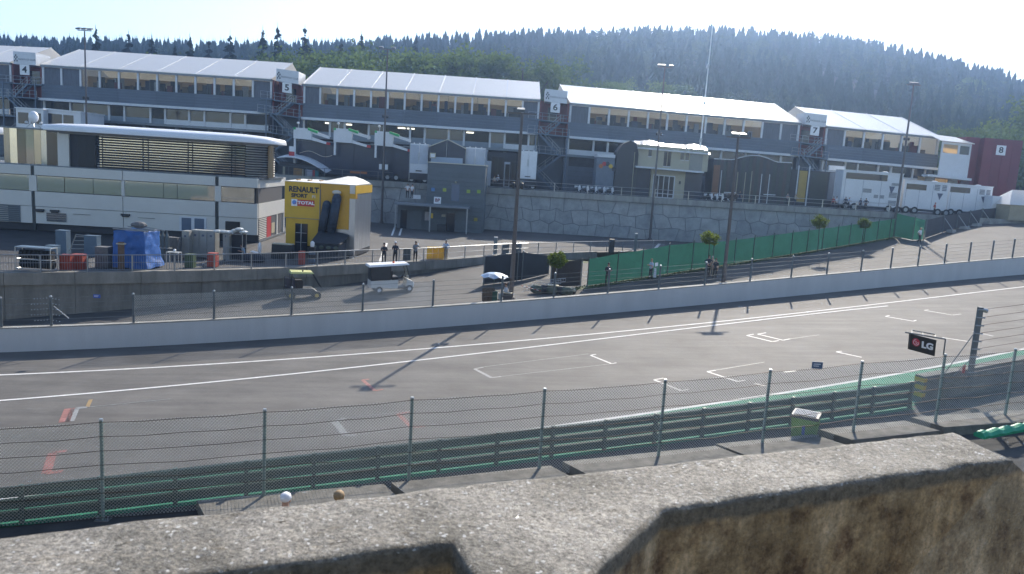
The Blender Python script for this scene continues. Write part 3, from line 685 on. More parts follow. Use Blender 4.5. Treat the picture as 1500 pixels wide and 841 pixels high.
def section(name, pl, pr, label, bays, dx0=0, open_from=1, open_to=None, lowpan=(0, 99), back=10.0, rise=3.5, curt=(), lights=()):
    O, u, wv, ln, T = frame_of(pl, pr)
    t = thing('pit_building', label, 'building', tuple(T(ln / 2, -13.7, 4)), 0, 'pit building blocks with tent roofs')
    bw = ln / bays; open_to = open_to or 2 * bays - 1
    B = lambda: MB(T)
    for k in range(bays):
        a, b = k * bw + .035, (k + 1) * bw - .035
        B().hexa([(a, -.12, -.35), (b, -.12, -.35), (b, rise, back), (a, rise, back), (a, -.04, -.35), (b, -.04, -.35), (b, rise + .08, back), (a, rise + .08, back)]).build('roof_panel', roof_m, t)
        B().hexa([(a, rise - .1, back + .02), (b, rise - .1, back + .02), (b, -.2, back * 2), (a, -.2, back * 2), (a, rise + .07, back + .02), (b, rise + .07, back + .02), (b, -.1, back * 2), (a, -.1, back * 2)]).build('roof_panel', roof_m, t)
        m_ = B()
        for s_ in range(5): m_.box(a - .03, b + .03, -.42 + (.012 if s_ % 2 else 0), -.1, -4.95 + .41 * s_ + .015, -4.95 + .41 * (s_ + 1)) if False else m_.add(*boxw(a - .02, b + .02, -4.95 + .41 * s_ + .02, -4.95 + .41 * (s_ + 1), -.42, -.1))
        m_.build('cladding_panel', clad_m[k % 2], t)
        B().add(*boxw(a - .02, b + .02, -5.32, -4.97, -1.35, .2)).build('canopy_edge', frame_m, t)
    for k in range(bays + 1):
        a = k * bw; B().hexa([(a - .06, -.06, -.37), (a + .06, -.06, -.37), (a + .06, rise + .1, back), (a - .06, rise + .1, back), (a - .06, .0, -.37), (a + .06, .0, -.37), (a + .06, rise + .16, back), (a - .06, rise + .16, back)]).build('roof_rail', frame_m, t)
    B().add(*boxw(-.1, ln + .1, -.42, -.13, -.42, .0)).build('gutter', gut_m, t)
    for e in (0.02, ln - .02):
        B().add([(e, -.15, -.3), (e, rise - .02, back), (e, -.15, back * 2), (e, -2.9, back * 2), (e, -2.9, .1)], [(0, 1, 2, 3, 4)]).build('gable', roof_m, t)
    hb = bw / 2
    for k in range(2 * bays + 1):
        a = min(max(k * hb, .14), ln - .14); B().add(*boxw(a - .14, a + .14, -2.9, -.42, -.16, .12)).build('pillar', frame_m, t)
    for k in range(2 * bays):
        a, b = k * hb + .15, (k + 1) * hb - .15; op = open_from <= k < open_to
        if op and k not in curt:
            B().add(*boxw(a, b, -2.88, -.44, .0, .03)).build('window_pane', glass_m, t)
        else:
            o = B().add(*boxw(a, b, -2.88, -.44, .02, .06)).build('window_pane', curtain_m, t)
    B().add(*boxw(.1, ln - .1, -3.1, -2.92, .05, back * 1.9)).build('floor', interior_m, t)
    B().add(*boxw(.1, ln - .1, -2.9, -.3, back * 1.2, back * 1.2 + .1)).build('rear_curtain', lining_m, t)
    B().add(*boxw(open_from * hb, open_to * hb, -2.9, -1.75, back * .85, back * .85 + .1)).build('bar_front', interior_m, t)
    for k in range(open_from, open_to):           # what stands inside: counters, screens, tables
        for _ in range(4):
            a = k * hb + rb.uniform(.2, hb - .8); h = rb.choice([.8, 1.0, 1.1, 1.4, 1.75]); dd = rb.uniform(.5, 4)
            B().add(*boxw(a, a + rb.uniform(.3, 1.0), -2.9, -2.9 + h, dd, dd + .4)).build('counter', rb.choice([interior_m, interior_m, curtain_m, black, M('inside_blue', (.05, .09, .2), .6, var=0), M('inside_tan', (.3, .22, .12), .6, var=0), M('inside_red', (.3, .04, .04), .6, var=0), frame_m]), t)
        if rb.random() < .35:
            a = k * hb + rb.uniform(.2, .5); B().add(*boxw(a, a + 1.6, -2.9, -1.1, 3, 3.08)).build('screen', rb.choice([frame_m, curtain_m, M('pale_blue_board', (.35, .42, .5), .6, var=0)]), t)
    # first floor
    k = 0; a = .0; seq = [3.9, 2.2, 3.6, 2.3]
    B().add(*boxw(0.05, ln - .05, -7.75, -5.3, 5, 5.1)).build('inner_wall', interior_m, t)
    while a < ln - 1:
        wd = min(seq[k % 4], ln - a)
        B().add(*boxw(a, a + .3, -7.6, -5.33, -.12, .2)).build('post', frame_m, t)
        B().add(*boxw(a + .31, a + wd - .02, -6.85, -5.34, .06, .1)).build('window', dglass_m if rb.random() < .6 else glass_m, t)
        inl = lowpan[0] <= a <= lowpan[1]
        B().add(*boxw(a + .31, a + wd - .02, -7.62, -6.87, -.05 if inl else .05, .15)).build('parapet_panel', frame_m if inl else M('pale_grey_panel', (.2, .24, .28), .5, var=.1), t)
        a += wd; k += 1
    for a in lights: B().add(*boxw(a, a + 1.1, -5.62, -5.42, 1.2, 1.6)).build('ceiling_light', lightp, t)
    B().add(*boxw(0, ln, -7.95, -7.64, -.3, 8)).build('floor_slab', gut_m, t)
    n_ = max(2, round(ln / 5.2)); gw = ln / n_
    B().add(*boxw(0.02, ln - .02, -13.9, -7.96, 1.2, 1.4)).build('garage_wall', interior_m, t)
    for k in range(n_):
        a = k * gw; B().add(*boxw(a, a + .5, -13.9, -7.96, .3, 1.15)).build('pier', M('grey_pier', (.16, .18, .2), .7, var=.15), t)
        m_ = B()
        for s_ in range(6): m_.add(*boxw(a + .55, a + gw - .06, -13.8 + .75 * s_, -13.8 + .75 * s_ + .72, 1.0, 1.12))
        m_.build('garage_door', door_m, t)
    B().add(*boxw(0, ln, -13.9, -.5, 19, 19.2)).build('rear_wall', clad_m[0], t)
    return T, ln, t
def boxw(a0, a1, v0, v1, w0, w1):
    return [(a0, v0, w0), (a1, v0, w0), (a1, v0, w1), (a0, v0, w1), (a0, v1, w0), (a1, v1, w0), (a1, v1, w1), (a0, v1, w1)], [(0, 3, 2, 1), (4, 5, 6, 7), (0, 1, 5, 4), (1, 2, 6, 5), (2, 3, 7, 6), (3, 0, 4, 7)]
S0 = section('a', (-320, 76, 117), (17, 91, 117), 'pit building block left of the number four sign, cut off by the frame', 7, curt=(12,))
S1 = section('b', (62, 94, 117), (399, 115.3, 117), 'pit building block with white tent roof between the number four and five signs', 6, open_from=2, open_to=11, lowpan=(18, 99))
S2 = section('c', (445, 122, 117), (791, 145.2, 117.5), 'pit building block with white tent roof between the number five and six signs', 7, open_from=1, open_to=13, lowpan=(29, 99), lights=(3, 4.4, 5.9, 14, 15.4, 19.8, 21.2, 22.7, 24.4))
S3 = section('d', (835, 150, 117.5), (1172, 179.3, 122), 'pit building block with glaring tent roof between the number six and seven signs', 6, open_from=1, open_to=10, lowpan=(-1, 12))
S4 = section('e', (1210, 184, 122.5), (1376, 200.3, 126), 'short pit building block with tent roof right of the number seven sign', 3, open_from=1, open_to=6)
# stair towers with the numbered signs
def tower(num, pl, pr, label, key, rust=True):
    O, u, wv, ln, T = frame_of(pl, pr); t = thing('stair_tower', label, 'stair tower', tuple(T(ln / 2, -13.7, 2)), 0, 'numbered stair towers between the pit blocks'); B = lambda: MB(T)
    cx_ = ln / 2
    B().add(*boxw(0.05, ln - .05, -5.2, -.1, 2.2, 2.6)).build('back_wall', brick_m, t); B().add(*boxw(0.05, ln - .05, -13.9, -5.22, 2.2, 2.6)).build('lower_back_wall', clad_m[0], t)
    B().add(*boxw(cx_ - .9, cx_ + .6, -3.0, -.9, 2.1, 2.18)).build('door', dglass_m, t)
    for s_ in (.05, ln - .25): B().add(*boxw(s_, s_ + .2, -5.2, -.2, -.1, 2.2)).build('side_wall', brick_m, t); B().add(*boxw(s_, s_ + .2, -13.9, -5.22, -.1, 2.2)).build('lower_side_wall', clad_m[0], t)
    bx = B().add(*boxw(cx_ - 1.55, cx_ + 1.75, -.3, 1.5, -.7, 3)).build('sign_box', frame_m, t)
    Q = lambda a, v_, w_=-.72: T(a, v_, w_)
    chk = MB()
    for i, j in ((0, 0), (1, 1), (0, 2), (1, 3), (2, 2), (2, 0)): 
        a, v_ = cx_ - 1.42 + i * .17, .05 + j * .26
        chk.prism([Q(a, v_), Q(a + .16, v_ + .03), Q(a + .16, v_ + .26), Q(a, v_ + .23)], wv * -.01)
    chk.build('chequer_emblem', black, bx)
    m_ = MB().text(TXT['club'], Q(cx_ + .42, .42, -.715), u * 1.0, V((0, 0, 1)), -wv); m_.build('lettering', M('grey_lettering', (.2, .22, .25), .5, var=0), bx)
    nb = B().add(*boxw(cx_ - .62, cx_ + .78, -1.78, -.33, -.75, -.68)).build('number_board', white_metal, t)
    MB().text(TXT[key], Q(cx_ + .08, -1.06, -.757), u, V((0, 0, 1)), -wv).build('number', black, nb)
    # steel stairs: landing, flights with treads, railings
    sm = M('stair_steel', (.12, .16, .21), .5, .3, var=.1)
    B().add(*boxw(-1.6, ln + .2, -3.15, -3.0, -.6, 2.1)).build('landing', sm, t); B().add(*boxw(-1.6, ln + .2, -5.2, -5.05, -1.8, 2.1)).build('landing', sm, t)
    B().add(*boxw(-.5, ln + .2, -8.0, -7.85, -1.8, 2.1)).build('landing', sm, t)
    def flight(a0, v0, a1, v1, w0, w1, n_):
        f = B()
        for i in range(n_):
            q = (i + .5) / n_; a = a0 + (a1 - a0) * q; v_ = v0 + (v1 - v0) * q; f.add(*boxw(a - .18, a + .18, v_ - .05, v_ + .0, w0, w1))
        f.build('treads', sm, t, kind='stuff'); m2 = B()
        for w_ in (w0, w1):
            m2.hexa([(a0, v0 - .25, w_ - .03), (a1, v1 - .25, w_ - .03), (a1, v1 - .25, w_ + .03), (a0, v0 - .25, w_ + .03), (a0, v0 + .05, w_ - .03), (a1, v1 + .05, w_ - .03), (a1, v1 + .05, w_ + .03), (a0, v0 + .05, w_ + .03)])
        m2.build('stringer', sm, t, kind='stuff'); m3 = B()
        for w_ in (w0, w1):
            for h in (.55, 1.0): m3.cyl((a0, v0 + h, w_), (a1, v1 + h, w_), .03, n=5)
            for q in (0, .33, .66, 1): m3.cyl((a0 + (a1 - a0) * q, v0 + (v1 - v0) * q, w_), (a0 + (a1 - a0) * q, v0 + (v1 - v0) * q + 1, w_), .025, n=5)
        m3.build('handrail', steel, t, kind='stuff')
    flight(ln * .72, -3.1, ln * .25, -5.1, -1.7, -.5, 9); flight(0.2, -5.1, ln * .75, -7.9, -1.7, -.6, 12); flight(ln * .8, -7.9, .2, -10.9, -1.7, -.6, 13); flight(.2, -10.9, ln * .8, -13.7, -1.7, -.6, 13)
    rl_ = B()
    for v_, a0, a1, w_ in ((-3.0, -1.6, ln + .2, -.6), (-5.05, -1.6, ln + .2, -1.8), (-7.85, -.5, ln + .2, -1.8)):
        for h in (.5, 1.0): rl_.cyl((a0, v_ + h, w_), (a1, v_ + h, w_), .03, n=5)
        for q in range(7): rl_.cyl((a0 + (a1 - a0) * q / 6, v_, w_), (a0 + (a1 - a0) * q / 6, v_ + 1, w_), .03, n=5)
    rl_.build('railing', steel, t)
    for a in (-.4, ln - .1): B().add(*boxw(a, a + .15, -13.8, -3, -1.85, -1.7)).build('column', sm, t)
tower(4, (17.5, 91, 116.9), (61.5, 94, 116.9), 'brick red stair tower with white sign numbered four', 'n4')
tower(5, (399.5, 115.3, 116.9), (444.5, 122, 116.9), 'brick red stair tower with white sign numbered five', 'n5')
tower(6, (791.5, 145.2, 117.4), (834.5, 150, 117.4), 'brick red stair tower with white sign numbered six', 'n6')
tower(7, (1172.5, 179.3, 122), (1209.5, 184, 122.3), 'brick red stair tower with white sign numbered seven', 'n7')
# truss by the number seven sign
# red block with number 8
rbk = thing('red_block', 'plain dark red windowless block with a white sign numbered eight', 'building', P(1460, 278, 124))
A_, B_ = P(1424, 203, 124), P(1443, 202, 122); C_ = P(1500, 207, 122.5); zb = DECKZ
redm = [M('dark_red_panel', (.17, .025, .035), .55, var=.1, scale=.5), M('dark_red_panel_b', (.155, .024, .033), .55, var=.1, scale=.5)]
O, u, wv, ln, T = frame_of((1443, 202, 122), (1499, 206.5, 122))
for k in range(4):
    a = ln * k / 4; m_ = MB(T).add(*boxw(a + .015, a + ln / 4 - .015, -13.6, 0, 0, .4)); m_.build('wall_panel', redm[k % 2], rbk)
MB(T).add(*boxw(.05, ln - .05, -13.6, -.05, .4, 9)).build('core', redm[1], rbk); MB(T).add(*boxw(-2.1, -.02, -13.6, .05, 1.2, 8)).build('wall_panel', redm[0], rbk)
nb = MB(T).add(*boxw(2.0, 3.45, -2.45, -.95, -.08, -.01)).build('number_board', white_metal, rbk); MB().text(TXT['n8'], T(2.72, -1.7, -.085), u, V((0, 0, 1)), -wv).build('number', black, nb)
# small white end pavilion between the last block and the red block
ep = thing('end_pavilion', 'small white pavilion with flat tent roof between the last pit block and red block', 'pavilion', P(1400, 258, 123))
O, u, wv, ln, T = frame_of((1381, 206, 122), (1424, 210.5, 122)); B = lambda: MB(T)
B().hexa([(-.5, -.1, -.4), (ln + .2, -.1, -.4), (ln - 1, .9, 3), (-.9, 1.0, 3), (-.5, 0, -.4), (ln + .2, 0, -.4), (ln - 1, 1.0, 3), (-.9, 1.1, 3)]).build('roof', roof_m, ep)
B().add(*boxw(0, ln, -5.3, -1.8, 0, .2)).build('lower_wall', frame_m, ep); B().add(*boxw(0, .25, -1.8, -.12, 0, .2)).build('post', frame_m, ep); B().add(*boxw(ln - .25, ln, -1.8, -.12, 0, .2)).build('post', frame_m, ep); B().add(*boxw(ln * .55, ln * .62, -1.8, -.12, 0, .2)).build('post', frame_m, ep)
B().add(*boxw(.26, ln * .55, -1.78, -.5, .05, .1)).build('window', lining_m, ep); B().add(*boxw(ln * .62, ln - .26, -1.78, -.5, .05, .1)).build('window', dglass_m, ep)
B().add(*boxw(.26, ln - .26, -.48, -.12, .02, .12)).build('lintel', frame_m, ep)
B().add(*boxw(-2, ln + .3, -5.7, -5.35, -.8, 1)).build('ledge', frame_m, ep)
for k in range(4): B().add(*boxw(-2 + k * 1.8, -.45 + k * 1.8, -8.0, -5.75, -.2, -.1)).build('glass_front', glass_m if k % 2 else dglass_m, ep)
B().add(*boxw(-2, ln + .2, -13.6, -8.05, .3, .6)).build('base_wall', frame_m, ep); B().add(*boxw(-2, ln + .2, -8, -5.75, 2, 2.1)).build('inner_wall', lining_m, ep)
# ================================================================== upper paddock: trucks, cabins, hospitality units
def facade(x0, y0, x1, y1, Y, ztop_at=None):   # plane frame: origin at top-left pixel, u along the top edge; v down is negative
    return frame_of((x0, y0, Y), (x1, y1, Y))
truck_white = M('truck_white', (.68, .69, .7), .35, var=.06, scale=.7)
navy = M('navy_panel', (.02, .03, .055), .25, .1, var=.2, scale=.5)
darkbox = M('charcoal_panel', (.03, .032, .036), .5, var=.2, scale=.6)
cream = M('cream_wall', (.42, .38, .27), .7, var=.06)
rubber = M('tyre_rubber', (.012, .012, .012), .8, var=0)
orange = M('orange_print', (.45, .13, .02), .5, var=0)
redp = M('red_print', (.45, .03, .03), .5, var=0)
green_cap = M('green_cap', (.02, .38, .12), .4, var=0)
yellowp = M('yellow_print', (.6, .4, .03), .5, var=0)
def floor_v(O): return DECKZ - O.z
def wheels(T, ln, v0, wpos, par, r=.5, w_=-.02):
    for a in wpos:
        c = T(a, v0 + r, w_); c2 = T(a, v0 + r, w_ + .35); o = MB().cyl(c, c2, r, r, 14).build('wheel', rubber, par); MB().cyl(T(a, v0 + r, w_ - .01), T(a, v0 + r, w_ + .05), r * .55, n=10).build('rim', steel, o)
# two stacked white office cabins on a dark hospitality unit at far left
def cabin(x0, y0, x1, y1, hpx, Y, label, win, dep=6):
    O, u, wv, ln, T = facade(x0, y0, x1, y1, Y); t = thing('office_cabin', label, 'cabin', T(ln / 2, floor_v(O), dep / 2), 0, 'white office cabins above the upper paddock')
    h = hpx * Y / FPX; fv = floor_v(O)
    MB(T).add(*boxw(0, ln, -h, 0, 0, dep)).build('cabin_body', truck_white, t); MB(T).add(*boxw(-.1, ln + .1, 0.003, .15, -.15, dep + .1)).build('roof', white_metal, t)
    for a, b in win: MB(T).add(*boxw(a * ln, b * ln, -h * .78, -h * .2, -.03, .02)).build('window', dglass_m, t)
    MB(T).add(*boxw(0.1, ln - .1, fv, -h - .02, .3, dep)).build('lower_body', navy, t)
    return T, ln, t
cabin(23, 158.5, 63, 161, 27, 106, 'white office cabin with grey windows left of the first lamp mast', [(.08, .46), (.54, .92)])
cabin(65, 160, 118, 165, 26, 107, 'white office cabin with sunlit roof edge beside the first lamp mast', [(.1, .48), (.52, .8)])
# dark hospitality unit with three white gantry boxes
O, u, wv, ln, T = facade(436, 206, 602, 216, 107); fv = floor_v(O)
t = thing('hospitality_unit', 'long dark navy hospitality unit with a swoosh line below three white gantry boxes', 'hospitality unit', T(ln / 2, fv, 3))
for k in range(4): MB(T).add(*boxw(ln * k / 4 + .01, ln * (k + 1) / 4 - .01, fv + .4, 0, 0, .5)).build('side_panel', navy, t)
MB(T).add(*boxw(0, ln, fv + .1, -.05, .5, 7)).build('body', darkbox, t); MB(T).add(*boxw(-.1, ln + .1, .005, .12, -.2, 7)).build('roof', gut_m, t)
sw_ = MB()
pts = [T(.3 + k * .3, -1.55 + .28 * sin((k - 1) * .45) - .012 * k, -.02) for k in range(16)]
sw_.tube(pts, .045, 4); sw_.build('swoosh_line', M('pale_gold_line', (.55, .48, .38), .4, var=0), t)
MB(T).add(*boxw(ln * .47, ln * .62, fv + .75, fv + 1.05, -.02, .0)).build('lettering_strip', orange, t)
blb = MB(T)
for k in range(9): blb.ball((ln * .5 + rb.uniform(0, 6), -2.2 - rb.uniform(0, 1.6), -.01), rb.uniform(.3, .7), (1, .6, .02))
wheels(T, ln, fv, (1.5, 2.7, 12.5, 13.7), t)
for k, (x0, y0, x1, y1, hpx) in enumerate([(430, 186.5, 456.5, 189, 15.5), (489, 187.5, 516, 189.5, 19.5), (549, 191.5, 576, 194, 20.5)]):
    O2, u2, w2, l2_, T2 = facade(x0, y0, x1, y1, 105.5); h = hpx * 105.5 / FPX; f2 = floor_v(O2)
    g_ = thing('gantry_box', ['white gantry box with green cap beside the red banded post', 'white gantry box with green cap in the middle of three over the dark unit', 'white gantry box with green caps crossed by a lamp mast'][k], 'gantry', T2(l2_ / 2, -h, 1), 0, 'white gantry boxes with green caps')
    MB(T2).add(*boxw(0, l2_, -h, 0, 0, .5)).build('box_panel', truck_white, g_); MB(T2).add(*boxw(0, .3, -.28, .02, -.02, 0)).build('cap', green_cap, g_)
    MB(T2).hexa([(l2_ - .5, -.2, -.1), (l2_ + .8, -.55, -.1), (l2_ + .8, -.5, .5), (l2_ - .5, -.1, .5), (l2_ - .5, .1, -.1), (l2_ + .8, -.22, -.1), (l2_ + .8, -.2, .5), (l2_ - .5, .12, .5)]).build('cap', green_cap, g_)
    MB(T2).hexa([(l2_ + .02, -.6, .05), (l2_ + 2.4, -1.1, .05), (l2_ + 2.4, -1.1, .4), (l2_ + .02, -.6, .4), (l2_ + .02, -.15, .05), (l2_ + 2.4, -.75, .05), (l2_ + 2.4, -.75, .4), (l2_ + .02, -.15, .4)]).build('beam', truck_white, g_)
    MB(T2).hexa([(l2_ + .02, -h - .02, .05), (l2_ + 2.0, -h - .4, .05), (l2_ + 2.0, -h - .4, .4), (l2_ + .02, -h - .02, .4), (l2_ + .02, -h + .4, .05), (l2_ + 2.0, -h - .1, .05), (l2_ + 2.0, -h - .1, .4), (l2_ + .02, -h + .4, .4)]).build('beam', truck_white, g_)
    MB(T2).add(*boxw(l2_ + 2.02, l2_ + 2.5, -h - .45, -h - .12, .05, .4)).build('tip', redp, g_)
    MB(T2).cyl((.6, 0, .2), (.6, .5, .2), .05).build('lamp_arm', steel, g_); MB(T2).ball((.55, .65, .2), .16, (1.3, 1, 1)).build('lamp', white_metal, g_)
    MB(T2).add(*boxw(.05, .3, f2 if k == 0 else -3.6, -h - .01, .05, .35)).build('support_post', truck_white, g_)
    if k == 0:
        MB(T2).add(*boxw(-.55, .2, -h - 2.6, -h - 1.1, .0, .04)).build('banner', truck_white, g_); MB(T2).add(*boxw(-.55, .2, -h - 2.55, -h - 1.8, -.03, -.005)).build('red_band', redp, g_)
# transporter rears, tent between them
def trailer_rear(x0, y0, x1, y1, hpx, Y, label, dep=10, doors=True):
    O, u, wv, ln, T = facade(x0, y0, x1, y1, Y); h = hpx * Y / FPX; fv = floor_v(O)
    t = thing('transporter', label, 'transporter', T(ln / 2, fv, dep / 2), 0, 'white race transporters on the upper paddock')
    MB(T).add(*boxw(0, ln, -h, 0, .05, dep)).build('trailer_body', truck_white, t)
    for k in (0, 1):
        o = MB(T).add(*boxw(.06 + k * ln / 2, ln / 2 - .04 + k * ln / 2, -h * (.68 if doors else .98), -.15, -.02, .05)).build('rear_door', white_metal if not doors else M('pale_blue_grey', (.42, .46, .52), .4, var=.1), t)
        MB(T).add(*boxw(ln / 2 - .12 + k * .14, ln / 2 - .06 + k * .14, -h * .55, -h * .3, -.05, -.02)).build('handle', steel, o)
    MB(T).add(*boxw(0, ln, fv + .45, -h - .01, .0, .25)).build('bumper', darkbox, t)
    MB(T).add(*boxw(ln * .35, ln * .68, -h + .25, -h + .38, -.03, .04)).build('plate', darkbox, t)
    for k in range(3): MB(T).ball((ln * (.2 + .3 * k), .05, .3), .1, n=6, m=4).build('marker_lamp', white_metal, t)
    wheels(T, ln, fv, (.35, ln - .35), t, w_=.1)
    MB(T).add(*boxw(-.02, .05, fv + .2, -.1, -.03, .03)).build('corner_strip', steel, t)
    return T, ln, t
trailer_rear(601, 210, 628, 211.5, 42, 105, 'white transporter seen from behind, left of the dark gabled tent')
trailer_rear(682.5, 215.5, 711, 217.5, 42, 105, 'white transporter seen from behind, right of the dark gabled tent')
trailer_rear(762, 220.5, 787.5, 222, 40, 106, 'white transporter seen from behind, alone left of the number 6 stairs', doors=False)
O, u, wv, ln, T = facade(629, 215, 682, 218, 104.5); fv = floor_v(O)
t = thing('team_tent', 'dark tent with pale gable edges between two white transporters', 'tent', T(ln / 2, fv, 4))
MB(T).add([(0, 0, 0), (ln * .5, 1.05, 0), (ln, 0, 0), (ln, fv, 0), (0, fv, 0)], [(0, 1, 2, 3, 4)]).build('gable_wall', navy, t); MB(T).add(*boxw(.02, ln - .02, fv, -.2, .3, 8)).build('tent_body', darkbox, t)
e_ = MB(T); e_.cyl((-.1, 0, -.05), (ln * .5, 1.1, -.05), .06, n=5); e_.cyl((ln * .5, 1.1, -.05), (ln + .1, 0, -.05), .06, n=5); e_.build('gable_trim', M('pale_trim', (.6, .56, .45), .5, var=0), t)
MB(T).cyl((ln * .48, .9, -.06), (ln * .48, -1.2, -.06), .03, n=5).build('pole', steel, t)
MB(T).hexa([(0, -.02, .05), (ln * .5, 1.02, .05), (ln * .5, 1.02, 8), (0, -.02, 8), (0, .03, .05), (ln * .5, 1.08, .05), (ln * .5, 1.08, 8), (0, .03, 8)]).build('roof', navy, t); MB(T).hexa([(ln * .5, 1.02, .05), (ln, -.02, .05), (ln, -.02, 8), (ln * .5, 1.02, 8), (ln * .5, 1.08, .05), (ln, .03, .05), (ln, .03, 8), (ln * .5, 1.08, 8)]).build('roof', navy, t)
MB(T).add(*boxw(.3, ln - .3, -2.0, -1.3, -.1, -.04)).build('pale_sill', M('pale_blue_board', (.35, .42, .5), .6, var=0), t)
bx = MB(T).add(*boxw(.2, 1.0, -1.5, -.8, -.9, -.75)).build('notice_frame', cream, t); MB(T).add(*boxw(.32, .88, -1.38, -.92, -.93, -.905)).build('notice', truck_white, bx)
# glass fronted garage corner and black car between tent and transporter
O, u, wv, ln, T = facade(712, 222, 758, 225, 112); fv = floor_v(O)
t = thing('garage_front', 'dark glass garage front with white door frame right of the transporters', 'garage', T(ln / 2, fv, 3)); MB(T).add(*boxw(0, ln, fv, 0, .2, 4)).build('wall', darkbox, t)
for k, mt in enumerate([frame_m, dglass_m, dglass_m, frame_m, dglass_m]): MB(T).add(*boxw(ln * k / 5 + .03, ln * (k + 1) / 5 - .03, fv + .1, -1.3 + (.6 if k in (1, 2) else 0), .05, .12)).build('door_leaf', mt, t)
MB(T).add(*boxw(ln * .64, ln * .78, fv + .2, -1.6, .0, .045)).build('glass_panel', dglass_m, t)
# cream two storey hospitality house
O, u, wv, ln, T = facade(935, 210, 1039, 219, 107.5); fv = floor_v(O)
t = thing('hospitality_house', 'cream two storey hospitality house with glaring white roof and double glass doors', 'hospitality house', T(ln / 2, fv, 3))
MB(T).add(*boxw(0, ln, -3.05, -.1, 0, 5)).build('upper_wall', cream, t)
rf = MB(T); k_ = 14
top_ = [.05 + .25 * max(0, sin(i / k_ * pi * 3.1 - .6)) for i in range(k_ + 1)]
for i in range(k_):
    a, b = ln * i / k_ - .2, ln * (i + 1) / k_ - .2 + (.3 if i == k_ - 1 else 0)
    rf.hexa([(a, -.75, -.5), (b, -.75, -.5), (b, top_[i + 1] + .25, 3), (a, top_[i] + .25, 3), (a, -.68, -.5), (b, -.68, -.5), (b, top_[i + 1] + .4, 3), (a, top_[i] + .4, 3)])
rf.build('roof', roof_m, t)
for a, b, v0, v1 in ((.155, .2, -1.6, -.6), (.375, .42, -2.75, -.75), (.43, .475, -2.75, -.75), (.61, .655, -1.7, -.7), (.68, .725, -1.7, -.7)):
    o = MB(T).add(*boxw(ln * a, ln * b, v0, v1, -.03, .02)).build('window', dglass_m, t); MB(T).add(*boxw(ln * a - .05, ln * b + .05, v0 - .09, v0 - .02, -.08, .0)).build('sill', frame_m, o)
MB(T).add(*boxw(-.3, ln * .92, -3.3, -3.08, -1.6, 0)).build('balcony', frame_m, t)
MB(T).add(*boxw(ln * .22, ln * .7, fv, -3.32, 0, 4.8)).build('lower_wall', cream, t)
dr = MB(T).add(*boxw(ln * .25, ln * .56, fv + .1, -4.0, -.05, .0)).build('door_frame', frame_m, t)
for k in range(4): MB(T).add(*boxw(ln * (.26 + .074 * k), ln * (.26 + .074 * k + .062), fv + .75, -4.15, -.08, -.055)).build('door_glass', dglass_m, dr); MB(T).add(*boxw(ln * (.26 + .074 * k), ln * (.26 + .074 * k + .062), fv + .2, fv + .65, -.08, -.055)).build('door_glass', dglass_m, dr)
for a, b in ((0, .215), (.705, .95)): MB(T).add(*boxw(ln * a, ln * b, fv, -3.32, .4, 4.5)).build('dark_bay', navy, t)
MB(T).add(*boxw(ln * .62, ln * .64, fv + 2.2, fv + 2.6, -.2, -.02)).build('wall_lamp', darkbox, t)
MB(T).add(*boxw(ln * .74, ln * .92, -3.05, -.6, -.04, -.005)).build('shutter', M('taupe_shutter', (.25, .24, .2), .6, var=.2, scale=8), t)
# dark barrel roofed side annex left of the cream house
O2, u, wv, l2_, T2 = facade(876, 217, 936, 221, 107); f2 = floor_v(O2)
t = thing('barrel_annex', 'dark annex with tall curved end wall left of the cream house', 'annex', T2(l2_ * .7, f2, 2))
MB(T2).prism([(l2_ * .45, f2, 0), (l2_ * .5, .2, 0), (l2_ * .62, 1.0, 0), (l2_ * .78, 1.35, 0), (l2_ * .95, .9, 0), (l2_ - .02, -.6, 0), (l2_ - .02, f2, 0)], (0, 0, 0) if False else wv * 4) if False else MB(T2).add([(l2_ * .45, f2, 0), (l2_ * .48, -.3, 0), (l2_ * .6, .75, 0), (l2_ * .78, 1.3, 0), (l2_ * .93, .95, 0), (l2_ - .02, -.4, 0), (l2_ - .02, f2, 0)] + [(l2_ * .45, f2, 4), (l2_ * .48, -.3, 4), (l2_ * .6, .75, 4), (l2_ * .78, 1.3, 4), (l2_ * .93, .95, 4), (l2_ - .02, -.4, 4), (l2_ - .02, f2, 4)], [tuple(range(7)), tuple(range(7, 14))] + [(i, (i + 1) % 7, 7 + (i + 1) % 7, 7 + i) for i in range(7)]).build('end_wall', darkbox, t)
MB(T2).add(*boxw(0, l2_ * .44, f2, -1.2, .2, 4)).build('low_wing', M('grey_blue_cloth', (.14, .17, .21), .7, var=.15), t)
MB(T2).add(*boxw(0, l2_ * .44, -1.18, -.75, .1, 4)).build('parapet', frame_m, t)
MB(T2).cyl((l2_ * .9, f2, -.1), (l2_ * .9, -.2, -.1), .05).build('drainpipe', cream, t)
for k in range(5): MB(T2).ball((.6 + k * .45, -2.4 + .4 * sin(k), .18), .3, (1, 1, .1)).build('poster_spot', [orange, redp, navy, yellowp, darkbox][k], t)
